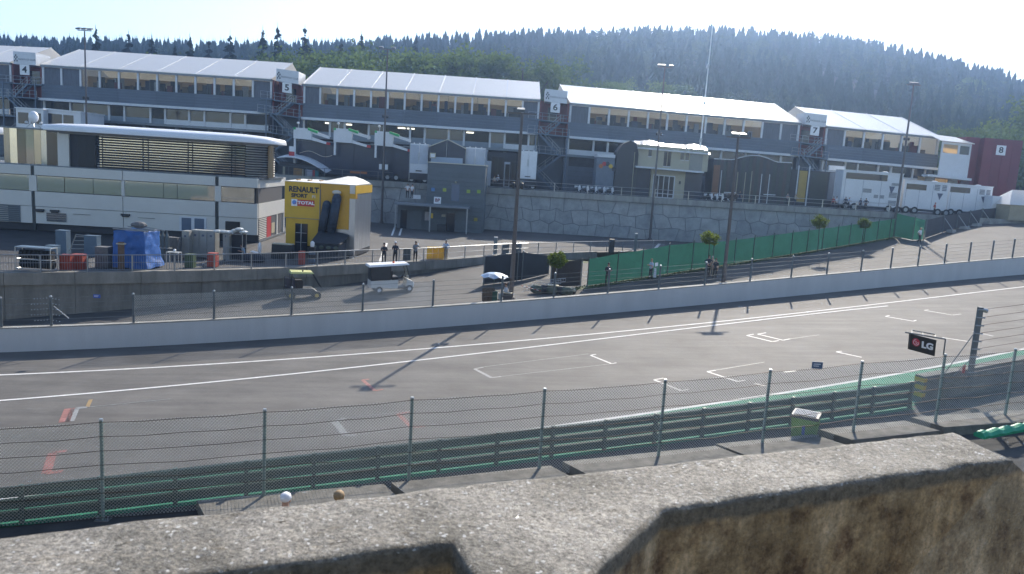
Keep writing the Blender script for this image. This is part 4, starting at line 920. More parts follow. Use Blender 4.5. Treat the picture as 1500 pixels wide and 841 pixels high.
# dark arched hospitality row
O, u, wv, ln, T = facade(1046, 231, 1160, 237, 110); fv = floor_v(O)
t = thing('arched_pavilion', 'dark hospitality pavilion with thin arched roof line right of the cream house', 'pavilion', T(ln / 2, fv, 2))
N_ = 22; ar = [(ln * i / N_, (.0 if not .25 < i / N_ < .8 else .75 * sin((i / N_ - .25) / .55 * pi)) - .2) for i in range(N_ + 1)]
for i in range(N_): MB(T).add([(ar[i][0] + .01, fv, 0), (ar[i + 1][0] - .01, fv, 0), (ar[i + 1][0] - .01, ar[i + 1][1], 0), (ar[i][0] + .01, ar[i][1], 0), (ar[i][0] + .01, fv, 4), (ar[i + 1][0] - .01, fv, 4), (ar[i + 1][0] - .01, ar[i + 1][1], 4), (ar[i][0] + .01, ar[i][1], 4)], [(0, 1, 2, 3), (4, 5, 6, 7), (3, 2, 6, 7), (0, 3, 7, 4), (1, 2, 6, 5)]).build('front_panel', [darkbox, M('dark_olive_panel', (.03, .04, .032), .5, var=.15), M('dark_brown_panel', (.05, .035, .03), .5, var=.15)][(i * 7 + i // 3) % 3], t)
MB(T).tube([(a, v_ + .05, -.1) for a, v_ in ar], .06, 5).build('roof_edge', white_metal, t)
for a in (.11, .32, .42, .5, .63, .73): MB(T).add(*boxw(ln * a, ln * a + .1, fv, -1.6 - (a * 10 % 1), -.06, -.01)).build('light_post', [cream, frame_m][int(a * 100) % 2], t)
MB(T).add(*boxw(ln * .01, ln * .09, fv + .3, -1.0, -.05, -.01)).build('brown_banner', M('brown_banner', (.2, .09, .04), .6, var=.2), t)
for a in (.17, .68): MB(T).add(*boxw(ln * a, ln * a + 1.6, fv + 1.2, fv + 1.32, -.4, -.02)).build('shelf', frame_m, t)
O, u, wv, ln, T = facade(1160, 246, 1236, 251, 111); fv = floor_v(O)
t = thing('service_wall', 'dark paddock unit with yellow panel below the number 7 stairs', 'service unit', T(ln / 2, fv, 2)); MB(T).add(*boxw(0, ln, fv, -.2, .1, 4)).build('wall', darkbox, t)
MB(T).add(*boxw(1.2, 2.3, fv + .6, -.3, -.05, .09)).build('yellow_panel', M('ochre_panel', (.4, .27, .05), .6, var=.1), t)
for a in (.9, 2.45): MB(T).add(*boxw(a, a + .15, fv, .4, -.1, .0)).build('white_post', frame_m, t)
MB(T).add(*boxw(3.0, 5.2, fv + .2, -.4, .0, .09)).build('olive_panel', M('dark_olive_panel', (.03, .04, .032), .5, var=.15), t); MB(T).add(*boxw(5.5, ln - .05, fv + 1.2, -.3, -.05, .09)).build('grey_panel', M('grey_blue_cloth', (.14, .17, .21), .7, var=.15), t)
MB(T).add(*boxw(5.2, ln, .0, .7, -.2, .3)).build('white_fascia', frame_m, t)
# white race transporters on the right, side on
def side_truck(x0, y0, x1, y1, Y, label, win, vents, dep=2.6, tall=None, logo=True):
    O, u, wv, ln, T = facade(x0, y0, x1, y1, Y); fv = floor_v(O) ; h = -fv - .75
    t = thing('transporter', label, 'transporter', T(ln / 2, fv, dep / 2), 0, 'white race transporters on the upper paddock')
    MB(T).add(*boxw(0, ln, -h, -.02, 0, dep)).build('trailer_body', truck_white, t); MB(T).add(*boxw(-.05, ln + .05, -.015, .08, -.08, dep)).build('roof', white_metal, t)
    for a, b, v0, v1 in win: MB(T).add(*boxw(ln * a, ln * b, -h * v1, -h * v0, -.03, .01)).build('window', dglass_m, t)
    for a, b, v0, v1 in vents:
        m_ = MB(T)
        for s_ in range(4): m_.add(*boxw(ln * a, ln * b, -h * (v0 + (v1 - v0) * (s_ + .7) / 4), -h * (v0 + (v1 - v0) * s_ / 4), -.04, -.005))
        m_.build('vent', M('vent_grey', (.2, .21, .23), .5, var=0), t)
    MB(T).add(*boxw(.2, ln - .2, -h - .3, -h - .01, .1, dep - .1)).build('chassis', darkbox, t)
    if logo:
        m_ = MB(T); a = ln * .87
        m_.add([(a - .7, -h * .38, -.02), (a + .1, -h * .38, -.02), (a - .3, -h * .62, -.02), (a - .7, -h * .38, -.035), (a + .1, -h * .38, -.035), (a - .3, -h * .62, -.035)], [(0, 1, 2), (3, 4, 5), (0, 1, 4, 3), (1, 2, 5, 4), (2, 0, 3, 5)]); m_.build('emblem', M('slate_print', (.1, .11, .16), .5, var=0), t)
    for k in range(3): MB(T).add(*boxw(ln * (.05 + .3 * k), ln * (.05 + .3 * k) + .03, -h + .05, -.4, -.012, .005)).build('panel_joint', M('slate_print', (.1, .11, .16), .5, var=0), t)
    wheels(T, ln, fv, (ln * .1, ln * .1 + 1.2, ln * .82, ln * .82 + 1.2), t)
    MB(T).ball((ln * .75, .12, 1), .18, (2.5, .6, 1)).build('roof_vent', white_metal, t)
    return T, ln, t
side_truck(1236, 249, 1324, 255.5, 106, 'tall white transporter with long dark window band and vents, leftmost of the right hand trucks', [(.05, .74, .06, .24)], [(.36, .5, .5, .62), (.55, .62, .66, .76), (.65, .72, .66, .76), (.8, .93, .56, .72), (.8, .93, .8, .95), (.82, .95, .28, .36)])
side_truck(1326, 263.5, 1391, 269, 107, 'white transporter with one short dark window, middle of the right hand trucks', [(.05, .5, .12, .32)], [(.68, .8, .08, .3), (.85, .95, .08, .3)])
side_truck(1392, 269.5, 1455, 274.5, 108, 'white transporter with one short dark window, rightmost of the right hand trucks', [(.02, .48, .1, .3)], [(.7, .82, .12, .32), (.86, .95, .12, .32)])
O, u, wv, ln, T = facade(1455, 287, 1484, 289, 106); fv = floor_v(O)
t = thing('trailer_unit', 'low white trailer unit behind the rightmost transporter', 'trailer', T(ln / 2, fv, 1)); MB(T).add(*boxw(0, ln, fv + .7, 0, 0, 2.4)).build('body', truck_white, t); MB(T).add(*boxw(.1, ln - .1, fv + .3, fv + .68, .1, 2.2)).build('chassis', darkbox, t); wheels(T, ln, fv, (.7, ln - .7), t, .4)
O, u, wv, ln, T = facade(1478, 293, 1545, 297, 103); fv = floor_v(O)
t = thing('party_tent', 'small white peaked tent with tan front at the right edge', 'tent', T(ln / 2, fv, 3))
MB(T).add([(0, -.6, -.3), (ln, -.6, -.3), (ln * .9, 1.4, 2.5), (ln * .3, 1.4, 2.5), (0, -.6, 5), (ln, -.6, 5)], [(0, 1, 2, 3), (4, 5, 2, 3), (0, 3, 4), (1, 2, 5)]).build('roof', roof_m, t); MB(T).add(*boxw(.3, ln - .3, fv, -.5, 0, 4.6)).build('wall', M('tan_cloth', (.35, .3, .2), .8, var=.1), t)
# arched shed beside the hospitality motorhome
O, u, wv, ln, T = facade(418, 236, 480, 244, 104.8); fv = floor_v(O)
t = thing('arched_shed', 'small shed with curved white ribbed roof and wooden door left of yellow unit', 'shed', T(ln / 2, fv, 1))
m_ = MB(T); k_ = 10; cv = [(-.9 + (ln + .9) * i / k_, .1 + .7 * sin(pi * (.12 + .88 * i / k_)) - .9 * (i / k_) ** 2) for i in range(k_ + 1)]
for i in range(k_): m_.hexa([(cv[i][0], cv[i][1] - .08, -.9), (cv[i + 1][0], cv[i + 1][1] - .08, -.9), (cv[i + 1][0], cv[i + 1][1] + .35, 3), (cv[i][0], cv[i][1] + .35, 3), (cv[i][0], cv[i][1], -.9), (cv[i + 1][0] - .03, cv[i + 1][1], -.9), (cv[i + 1][0] - .03, cv[i + 1][1] + .43, 3), (cv[i][0], cv[i][1] + .43, 3)])
m_.build('roof', white_metal, t)
MB(T).add(*boxw(-.8, ln - 1.6, fv, -.15, 0, 2.8)).build('wall', darkbox, t)
for a, b, mt in ((-.3, .0, cream), (1.15, 2.3, M('ochre_wood', (.35, .19, .06), .6, var=.2, scale=3)), (2.35, 2.5, cream), (2.8, 3.7, M('pale_lilac_board', (.45, .45, .52), .6, var=0)), (3.75, 4.05, redp), (4.1, 4.55, M('teal_board', (.03, .22, .25), .5, var=0))): MB(T).add(*boxw(a, b, fv, -.75, -.1, -.02)).build('front_board', mt, t)
# ------------------------------------------------------------------ railings along the deck edge
def railing(pts, label, h, mt, balus=True, group=None, step=2.4, pr=.035, bspace=.16):
    t = thing('steel_railing', label, 'railing', pts[len(pts) // 2], 0, group)
    MB().tube([p + V((0, 0, h)) for p in pts], pr, 6).build('top_rail', mt, t); MB().tube([p + V((0, 0, .12)) for p in pts], pr * .6, 5).build('bottom_rail', mt, t)
    if not balus: MB().tube([p + V((0, 0, h * .55)) for p in pts], pr * .6, 5).build('middle_rail', mt, t)
    for p, d in walk(pts, step): MB().box(p.x - .04, p.x + .04, p.y - .04, p.y + .04, p.z, p.z + h).build('post', mt, t)
    if balus:
        m_ = MB()
        for p, d in walk(pts, bspace): m_.cyl(p + V((0, 0, .12)), p + V((0, 0, h)), .011, n=3)
        m_.build('balusters', mt, t, kind='stuff')
        MB().tube([p + V((0, 0, h * .55)) for p in pts], pr * .5, 5).build('middle_rail', mt, t)
    return t
dz = V((0, 0, DECKZ + .07))
railing([V((P(x, 0, WY).x, WY - .15, DECKZ + .07)) for x in (-30, 150, 300, 480, 585)], 'dark steel railing on the stone wall behind the yellow unit', 1.15, grey_steel)
bright = M('bright_rail_steel', (.55, .55, .53), .28, .85, var=0)
railing([V((P(x, 270, WY).x, WY - .15, DECKZ + .07)) for x in (714, 800, 845, 930, 1000, 1100, 1200, 1312)], 'sunlit steel railing along the top of the stone wall on the right half', 1.1, bright, False, step=4.5)
# ================================================================== low paddock retaining wall with steel railing
rw = thing('paddock_wall', 'low concrete retaining wall between the pit lane and lower paddock', 'wall', RET[40])
Wl = [p for p in RET if p.x < 9]
ends = [Wl[i] for i in range(0, len(Wl), 3)] + [Wl[-1]]
for a, c in zip(ends, ends[1:]):
    d = (c - a).normalized(); nn = V((d.y, -d.x, 0)); e = c - d * .02
    zb = min(g(a.x, a.y), g(c.x, c.y)) - .4
    def q(p, o, z): return (p.x + nn.x * o, p.y + nn.y * o, z)
    MB().hexa([q(a, .02, zb), q(e, .02, zb), q(e, -.5, zb), q(a, -.5, zb), q(a, .02, PADZ - .68), q(e, .02, PADZ - .68), q(e, -.5, PADZ - .68), q(a, -.5, PADZ - .68)]).build('wall_panel', dark_concrete, rw)
    MB().hexa([q(a, .16, PADZ - .67), q(e, .16, PADZ - .67), q(e, -.5, PADZ - .67), q(a, -.5, PADZ - .67), q(a, .16, PADZ + .09), q(e, .16, PADZ + .09), q(e, -.5, PADZ + .09), q(a, -.5, PADZ + .09)]).build('edge_beam', M('beam_concrete', (.21, .2, .175), .9, var=.3, scale=1.2, bump=.5, streak=4), rw)
rl_pts = [V((p.x, p.y + .1, PADZ + .08)) for p in RET if p.x > -60]
railing(rl_pts, 'long grey steel railing with thin bars along the lower paddock edge', 1.08, M('grey_railing_steel', (.24, .26, .28), .4, .6, var=.1), True, step=2.55, bspace=.14)

# ================================================================== white hospitality motorhome with louvred upper deck
ang = radians(4)
c0 = P(377, 355, 70.5); OM = V((c0.x, c0.y, PADZ)); um = V((-cos(ang), -sin(ang), 0)); wm = V((sin(-ang), cos(ang), 0))
TM = lambda a, v_, w_: OM + um * a + V((0, 0, v_)) + wm * w_      # a runs left from the right corner
B = lambda: MB(TM)
mh = thing('hospitality_motorhome', 'long white two storey hospitality motorhome with curved roof and black louvred upper deck', 'motorhome', TM(13, 0, 5))
mh_white = M('motorhome_white', (.62, .6, .55), .4, var=.05, scale=.4); mh_side = mh_white
mirror = M('mirror_window', (.45, .46, .46), .04, .9, var=0); seam = M('dark_seam', (.02, .03, .035), .4, var=0)
LN = 30.0
edges = [0, 3.55, 12.0, 19.7, 23.2, LN]
for a, b in zip(edges, edges[1:]):
    big = .28 if a in (3.55, 19.7) else .03
    B().add(*boxw(a + big, b - .03, 5.08, 5.9, 0, .3)).build('upper_band', mh_white, mh); B().add(*boxw(a + big, b - .03, 2.3, 3.62, 0, .3)).build('middle_band', mh_white, mh)
    B().add(*boxw(a + big, b - .03, .75, 2.26, .05, .3)).build('lower_panel', mh_white, mh)
for s_ in (3.55, 19.7): B().add(*boxw(s_ + .02, s_ + .24, .1, 5.85, .08, .28)).build('seam', seam, mh)
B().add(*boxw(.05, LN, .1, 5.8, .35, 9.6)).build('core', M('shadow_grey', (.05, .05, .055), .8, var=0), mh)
B().add(*boxw(.2, LN, .02, .74, .5, 9)).build('skirt', black, mh)
wins = [(.35, 3.3), (3.9, 7.2), (7.25, 8.4), (8.45, 11.85), (12.15, 14.6), (14.65, 17.1), (17.15, 19.5), (20.2, 22.9), (23.4, 26), (26.1, 29)]
for a, b in wins: B().add(*boxw(a, b, 3.68, 5.02, .1, .2)).build('window', mirror, mh)
for a, b in zip(wins, wins[1:]):
    if b[0] - a[1] > .1: B().add(*boxw(a[1] + .02, b[0] - .02, 3.65, 5.05, .05, .3)).build('window_pier', mh_white, mh)
for a in (11.7, 17.9, 19.2): 
    o = B().add(*boxw(a - .3, a + .45, 1.88, 2.05, -.16, .05)).build('hood', darkbox, mh); B().add(*boxw(a - .22, a + .37, 1.78, 1.87, -.1, .05)).build('vent', black, o)
m_ = B()
for k in range(4): m_.add(*boxw(17.0, 18.7, 1.0 + .2 * k, 1.18 + .2 * k, -.03 - .02 * (k % 2), .05))
m_.build('service_hatch', mirror, mh)
m_ = B()
for k in range(9): m_.add(*boxw(21.0, 23.1, .8 + .17 * k, .92 + .17 * k, -.03, .05))
m_.build('vent_louvre', M('louvre_grey', (.12, .14, .16), .5, .3, var=0), mh); B().add(*boxw(21.02, 22.02, .78, 2.24, -.012, .045)).build('vent_back', seam, mh)
dr = B().add(*boxw(4.6, 7.0, .78, 2.1, -.02, .05)).build('double_door', frame_m, mh)
for a in (4.8, 5.95): B().add(*boxw(a, a + .85, .85, 2.0, -.05, -.02)).build('door_glass', M('blue_grey_glass', (.12, .16, .22), .1, var=0), dr)
B().add(*boxw(1.6, 2.9, .8, 1.9, -.01, .05)).build('doorway', black, mh)
for a in (9.2, 14.9, 26): B().add(*boxw(a, a + 1.5, 1.75, 1.78, -.008, .05)).build('panel_joint', seam, mh)
# right hand end: bands, dark windows, open bay with louvre
B().add(*boxw(-.004, .28, 5.06, 5.92, .3, 11)).build('end_band', mh_side, mh); B().add(*boxw(-.004, .28, 2.28, 3.64, .3, 11)).build('end_band', mh_side, mh)
B().add(*boxw(.1, .2, 3.7, 5.0, .35, 4)).build('end_window', mirror, mh); B().add(*boxw(.1, .2, 3.7, 5.0, 4.1, 11)).build('end_window', dglass_m, mh)
for k in range(12): B().add(*boxw(-.02, .1, .3 + .165 * k, .38 + .165 * k, .5, 3.2)).build('louvre', mh_side, mh)
B().add(*boxw(-.02, .3, .1, 2.27, 7.2, 7.6)).build('column', mh_side, mh); B().add(*boxw(-.02, .3, .1, 2.27, 10.2, 10.6)).build('column', mh_side, mh)
B().add(*boxw(.0, .06, .25, 2.2, 3.4, 5.0)).build('red_cabinet', M('red_cabinet', (.4, .02, .025), .5, var=.1), mh); B().add(*boxw(0, .07, .5, 1.5, 5.2, 6.5)).build('inner_counter', M('tan_cloth', (.35, .3, .2), .8, var=.1), mh)
B().add(*boxw(-.05, .3, .05, .24, .4, 11)).build('sill', gut_m, mh)
# upper deck: stadium plan
def plan(a0, a1, w0, w1, r, n=10):
    out = []
    for cx_, cy_, s_ in ((a0 + r, w0 + r, pi), (a1 - r, w0 + r, 1.5 * pi), (a1 - r, w1 - r, 0), (a0 + r, w1 - r, .5 * pi)):
        for i in range(n + 1): out.append((cx_ + r * cos(s_ + pi / 2 * i / n), cy_ + r * sin(s_ + pi / 2 * i / n)))
    return out
def plate(pl, v0, v1, name, mt, dome=0, smooth=False):
    n_ = len(pl); cx_ = sum(p[0] for p in pl) / n_; cy_ = sum(p[1] for p in pl) / n_
    rings = [(1.0, v0), (1.0, v0 + .05)] + ([(1.0, v1)] if not dome else [(.997, v1 - .32), (.985, v1 - .12), (.96, v1), (.7, v1 + dome * .5), (.3, v1 + dome * .8)])
    vs = []
    for s_, v_ in rings: vs += [(cx_ + (x - cx_) * (s_ if abs(x - cx_) < 4 else 1 - (1 - s_) * .45), v_, cy_ + (y - cy_) * s_) for x, y in pl]
    fs = [tuple(range(n_))]
    for j in range(len(rings) - 1):
        for i in range(n_): fs.append((j * n_ + i, j * n_ + (i + 1) % n_, (j + 1) * n_ + (i + 1) % n_, (j + 1) * n_ + i))
    fs.append(tuple(range((len(rings) - 1) * n_, len(rings) * n_))); return MB(TM).add(vs, fs).build(name, mt, mh, smooth=smooth)
plate(plan(-1.35, 20.3, -.2, 8.4, 3.6), 9.12, 9.62, 'curved_roof', M('roof_white', (.72, .73, .75), .35, var=.03), .38, True)
plate(plan(-.6, 19.6, .6, 7.8, 3.2), 8.9, 9.11, 'soffit', M('soffit_grey', (.18, .18, .18), .6, var=0))
plate(plan(-.2, LN, .32, 9.4, .4), 5.82, 5.97, 'deck', gut_m)
lv = plan(-.5, 18.9, .7, 7.6, 3.1, 8)
front = [p for p in lv if p[1] < 4.2]; front.sort(key=lambda p: (p[0] if p[0] > 3 else p[0])) 
idx = [i for i, p in enumerate(lv)]
fl = lv[4:][:0] + [p for p in lv[:9]] + [p for p in lv[9:12]]
fl = [p for p in lv[0:9]] + [(x, .7) for x in (4.5, 6.5, 8.5, 10.5, 12.5, 14.6)]
louv = M('black_louvre', (.02, .022, .025), .35, .2, var=0); louv2 = M('bright_louvre', (.45, .45, .43), .3, .7, var=0)
def ribbon(pl, v0, v1, dpt, name, mt):
    m_ = MB(TM); n_ = len(pl); vs = []; fs = []
    for i, (x, y) in enumerate(pl):
        a, c = pl[max(0, i - 1)], pl[min(n_ - 1, i + 1)]; tx, ty = c[0] - a[0], c[1] - a[1]; l_ = sqrt(tx * tx + ty * ty); nx_, ny_ = ty / l_, -tx / l_
        vs += [(x + nx_ * dpt, v0 - .05, y + ny_ * dpt), (x, v1, y), (x - nx_ * .02, v1 - .03, y - ny_ * .02), (x + nx_ * dpt - .0, v0 - .08, y + ny_ * dpt)]
    for i in range(n_ - 1):
        for j in range(4): fs.append((4 * i + j, 4 * i + (j + 1) % 4, 4 * i + 4 + (j + 1) % 4, 4 * i + 4 + j))
    m_.add(vs, fs + [(0, 1, 2, 3), (4 * n_ - 4, 4 * n_ - 3, 4 * n_ - 2, 4 * n_ - 1)]); return m_.build(name, mt, mh)
for k in range(13):
    v_ = 6.1 + .225 * k; ribbon(fl, v_, v_ + .07, .07, 'louvre', louv); ribbon([(x, y) for x, y in lv[0:7]], v_ + .104, v_ + .118, .1, 'louvre_edge', louv2)
for i, (x, y) in enumerate(fl[::2] + [(14.6, .7)]): MB(TM).cyl((x, 5.97, y + .12), (x, 9.08, y + .12), .05, n=6).build('louvre_post', black, mh)
# behind the louvres: glazing and things inside
ip = [(x + (.35 if x < 3 else 0), max(y, 1.1)) for x, y in fl]
m_ = MB(TM); 
for (x, y), (x2, y2) in zip(ip, ip[1:]): m_.add([(x, 5.98, y + .3), (x2, 5.98, y2 + .3), (x2, 8.9, y2 + .3), (x, 8.9, y + .3)], [(0, 1, 2, 3)])
m_.build('glazing', M('deck_mirror_glass', (.5, .5, .47), .06, .85, var=0), mh)
for k, (a, mt) in enumerate([(14.8, black), (15.6, black), (16.4, M('shadow_grey', (.05, .05, .055), .8, var=0))]): MB(TM).add(*boxw(a, a + .75, 5.98, 8.9, 1.0 + .1 * k, 1.2 + .1 * k)).build('glass_leaf', mt, mh)
MB(TM).add(*boxw(17.1, 18.1, 5.98, 9.0, 1.0, 1.2)).build('white_panel', mh_white, mh); MB(TM).add(*boxw(18.15, 19.2, 5.98, 9.0, 1.3, 1.4)).build('glass_leaf', dglass_m, mh)
for k in range(6):
    a0 = 19.3 + .62 * k; MB(TM).hexa([(a0, 5.98, 1.5 + .25 * sin(k)), (a0 + .6, 5.98, 1.5 + .25 * sin(k + 1)), (a0 + .6, 5.98, 1.7 + .25 * sin(k + 1)), (a0, 5.98, 1.7 + .25 * sin(k)), (a0, 9.1, 1.5 + .25 * sin(k)), (a0 + .6, 9.1, 1.5 + .25 * sin(k + 1)), (a0 + .6, 9.1, 1.7 + .25 * sin(k + 1)), (a0, 9.1, 1.7 + .25 * sin(k))]).build('glass_leaf', M('side_mirror_glass', (.28, .27, .24), .08, .8, var=0) if k % 2 else M('deck_mirror_glass', (.5, .5, .47), .06, .85, var=0), mh)
MB(TM).add(*boxw(19.2, 23.2, 9.11, 9.22, .9, 6)).build('flat_roof', gut_m, mh)
MB(TM).cyl((-.45, 5.97, 2.6), (-.45, 9.0, 2.6), .28, n=10).build('end_column', M('tan_column', (.3, .2, .1), .4, var=.1), mh)
# satellite dome on the flat roof
t = thing('satellite_dome', 'white satellite dome on a small tripod on the flat roof at far left', 'satellite dome', TM(20.9, 9.22, 2.5)); c = TM(20.9, 9.9, 2.5)
MB().ball(c + V((0, 0, .35)), .42, (1, 1, 1.25), 12, 8).build('dome', white_metal, t, smooth=True); f_ = MB()
for a in range(3): f_.cyl(c, TM(20.9 + .7 * cos(a * 2.1), 9.22, 2.5 + .7 * sin(a * 2.1)), .035, n=5)
f_.build('tripod', steel, t); f_ = MB()
for a in range(3): f_.ball(c + V((.65 * cos(a * 2.1), .65 * sin(a * 2.1), -.2)), .16, n=7, m=5)
f_.build('sensor_head', steel, t)
# parasol terrace left of the dome
t = thing('parasol', 'pale square parasol on the terrace at the far left edge', 'parasol', P(2, 236, 80)); c = P(-4, 186, 80)
MB().add([(c.x - 2, c.y - 2, c.z - .55), (c.x + 2, c.y - 2, c.z - .55), (c.x + 2, c.y + 2, c.z - .55), (c.x - 2, c.y + 2, c.z - .55), (c.x, c.y, c.z + .1), (c.x - 2, c.y - 2, c.z - .7), (c.x + 2, c.y - 2, c.z - .7), (c.x + 2, c.y + 2, c.z - .7), (c.x - 2, c.y + 2, c.z - .7)], [(0, 1, 4), (1, 2, 4), (2, 3, 4), (3, 0, 4), (0, 1, 6, 5), (1, 2, 7, 6), (2, 3, 8, 7), (3, 0, 5, 8)]).build('canopy', roof_m, t); MB().cyl(c, (c.x, c.y, PADZ), .05).build('pole', steel, t)

# ================================================================== yellow team unit
ay = radians(-3.5)
c0 = P(518, 378, 64.2); OY = V((c0.x, c0.y, PADZ)); uy = V((cos(ay), sin(ay), 0)); wy = V((-sin(ay), cos(ay), 0)); WYD = 6.02
TY = lambda a, v_, w_: OY + uy * (a - WYD) + V((0, 0, v_)) + wy * w_     # a runs 0..WYD left to right
B = lambda: MB(TY)
yu = thing('team_unit', 'tall yellow team unit with black and red sponsor lettering and two dark ducts', 'team unit', TY(3, 0, 3))
yel = M('unit_yellow', (.60, .36, .02), .45, var=.1, scale=.5); yel2 = M('unit_orange_yellow', (.56, .30, .02), .45, var=.1, scale=.5); silver = M('silver_sheet', (.45, .47, .5), .3, .75, var=.12, scale=1.2, streak=6)
HY = 6.05
B().add(*boxw(0, 2.98, 3.05, HY, 0, .25)).build('front_panel', yel, yu); B().add(*boxw(3.02, 5.5, 2.35, HY, .05, .25)).build('front_panel', yel2, yu)
B().add(*boxw(.12, 2.9, .75, 3.02, .08, .25)).build('lower_panel', yel, yu); B().add(*boxw(5.52, WYD, .2, HY, .04, .25)).build('edge_panel', silver, yu)
B().add(*boxw(3.02, 5.5, .2, 2.33, .1, .25)).build('lower_panel', silver, yu); B().add(*boxw(.1, WYD - .02, .1, HY - .05, .26, 5.4)).build('core', darkbox, yu)
for k in range(7): B().add(*boxw(WYD - .06, WYD, .55, HY - .7, .3 + .72 * k, .3 + .72 * (k + 1) - .05)).build('side_sheet', silver, yu)
B().add(*boxw(WYD - .05, WYD + .03, HY - .68, HY, .0, 5.4)).build('side_fascia', yel, yu); B().add(*boxw(5.53, WYD + .035, HY - 1.1, HY - .69, -.02, .5)).build('corner_patch', yel2, yu)
rf = MB(TY); n_ = 9
for i in range(n_):
    a, b = WYD * i / n_, WYD * (i + 1) / n_; fa = lambda x: .05 + (.5 * sin(max(0, (x / WYD - .45) / .55) * pi) if x / WYD > .45 else .05 * sin(x * 5))
    rf.hexa([(a, HY + .01, 0), (b, HY + .01, 0), (b, HY + .05, 5.4), (a, HY + .05, 5.4), (a, HY + .05, 0), (b, HY + .05, 0), (b, HY + .12 + fa(b), 4.6), (a, HY + .12 + fa(a), 4.6)])
rf.build('roof', M('pale_roof_cloth', (.66, .64, .58), .6, var=.1), yu)
for k in range(5): B().add(*boxw(.4 + .9 * k, .6 + .9 * k, HY + .12, HY + .2, 1.5 + .3 * k, 2.2 + .3 * k)).build('roof_batten', M('ochre_wood', (.35, .19, .06), .6, var=.2, scale=3), yu)
ink = M('black_lettering', (.02, .02, .03), .5, var=0); Q = lambda a, v_: TY(a, v_, -.012)
ZU = V((0, 0, 1))
def lett(k, a, v_, mt, sc=1, w_=-.012, par=None, name='lettering'): return MB().text(TXT[k], TY(a, v_, w_), uy * sc, ZU * sc, -wy).build(name, mt, par or yu)
lett('ren', 1.62, HY - .62, ink, .82); lett('spo', 1.25, HY - 1.13, ink, .8); lett('f1', 2.5, HY - 1.15, M('pale_lettering', (.6, .55, .45), .5, var=0), .7)
tp = B().add(*boxw(.62, 2.55, HY - 1.98, HY - 1.45, -.04, -.005)).build('sponsor_board', M('sponsor_red', (.5, .03, .035), .4, var=0), yu); lett('tot', 1.85, HY - 1.71, wh, .82, -.05, tp)
eb = B().add(*boxw(.6, 1.1, HY - 2.0, HY - 1.43, -.055, -.041)).build('emblem_board', wh, yu); MB(TY).ball((.85, HY - 1.7, -.06), .19, (1, 1, .15), 12, 6).build('emblem', M('emblem_blue', (.1, .25, .6), .4, var=0), eb); MB(TY).ball((.9, HY - 1.76, -.075), .09, (1.4, .5, .12), 8, 5).build('emblem_swirl', M('sponsor_red', (.5, .03, .035), .4, var=0), eb)
duct = M('blue_grey_duct', (.02, .035, .06), .55, var=.15, scale=3)
def capsule(a0, v0, a1, v1, r, w_):
    d = V(TY(a1, v1, w_)) - V(TY(a0, v0, w_)); m_ = MB(); p0 = V(TY(a0, v0, w_)); p1 = V(TY(a1, v1, w_)); m_.cyl(p0, p1, r, r, 14); m_.ball(p0, r, n=14, m=8); m_.ball(p1, r, n=14, m=8)
    for k in range(1, 9): m_.cyl(p0.lerp(p1, k / 9 - .01), p0.lerp(p1, k / 9 + .01), r * 1.03, n=14)
    m_.build('duct', duct, yu, smooth=True)
capsule(3.35, 2.1, 3.7, 4.35, .35, -.3); capsule(4.15, 2.3, 4.55, 4.95, .38, -.3); B().ball((4.45, 5.4, -.1), .4, (1, .5, .7)).build('duct_flange', M('pale_lettering', (.6, .55, .45), .5, var=0), yu)
o = B().add(*boxw(.95, 2.0, .2, 2.6, .0, .075)).build('door', dglass_m, yu); B().add(*boxw(1.44, 1.5, .2, 2.6, -.04, -.0)).build('door_bar', steel, o)
for k in range(2): B().add(*boxw(1.0, 1.95, 1.0 + .8 * k, 1.04 + .8 * k, -.03, -.0)).build('door_bar', steel, o)
B().add(*boxw(3.0, 3.06, .8, HY - .5, -.03, .04)).build('joint', gut_m, yu); B().add(*boxw(.02, 2.96, 3.02, 3.06, -.02, .07)).build('joint', gut_m, yu)
tz = thing('equipment_tent', 'low dark tent with sloping roof in front of the yellow unit', 'tent', TY(4.2, 0, -1.6))
MB(TY).hexa([(3.1, 1.3, -2.5), (5.6, 1.3, -2.5), (5.6, 1.9, -.1), (3.1, 2.1, -.1), (3.1, 1.36, -2.5), (5.6, 1.36, -2.5), (5.0, 2.05, -.1), (3.1, 2.2, -.1)]).build('canopy', navy_cloth, tz); MB(TY).add(*boxw(3.2, 5.4, .02, 1.28, -2.4, -.3)).build('side_cloth', navy_cloth, tz)
for k in range(4): MB(TY).ball((3.4 + .6 * k, 1.0, -2.45), .16, (1.3, 1, .6)).build('hanging_bag', M('dull_olive', (.08, .1, .08), .8, var=.2), tz)

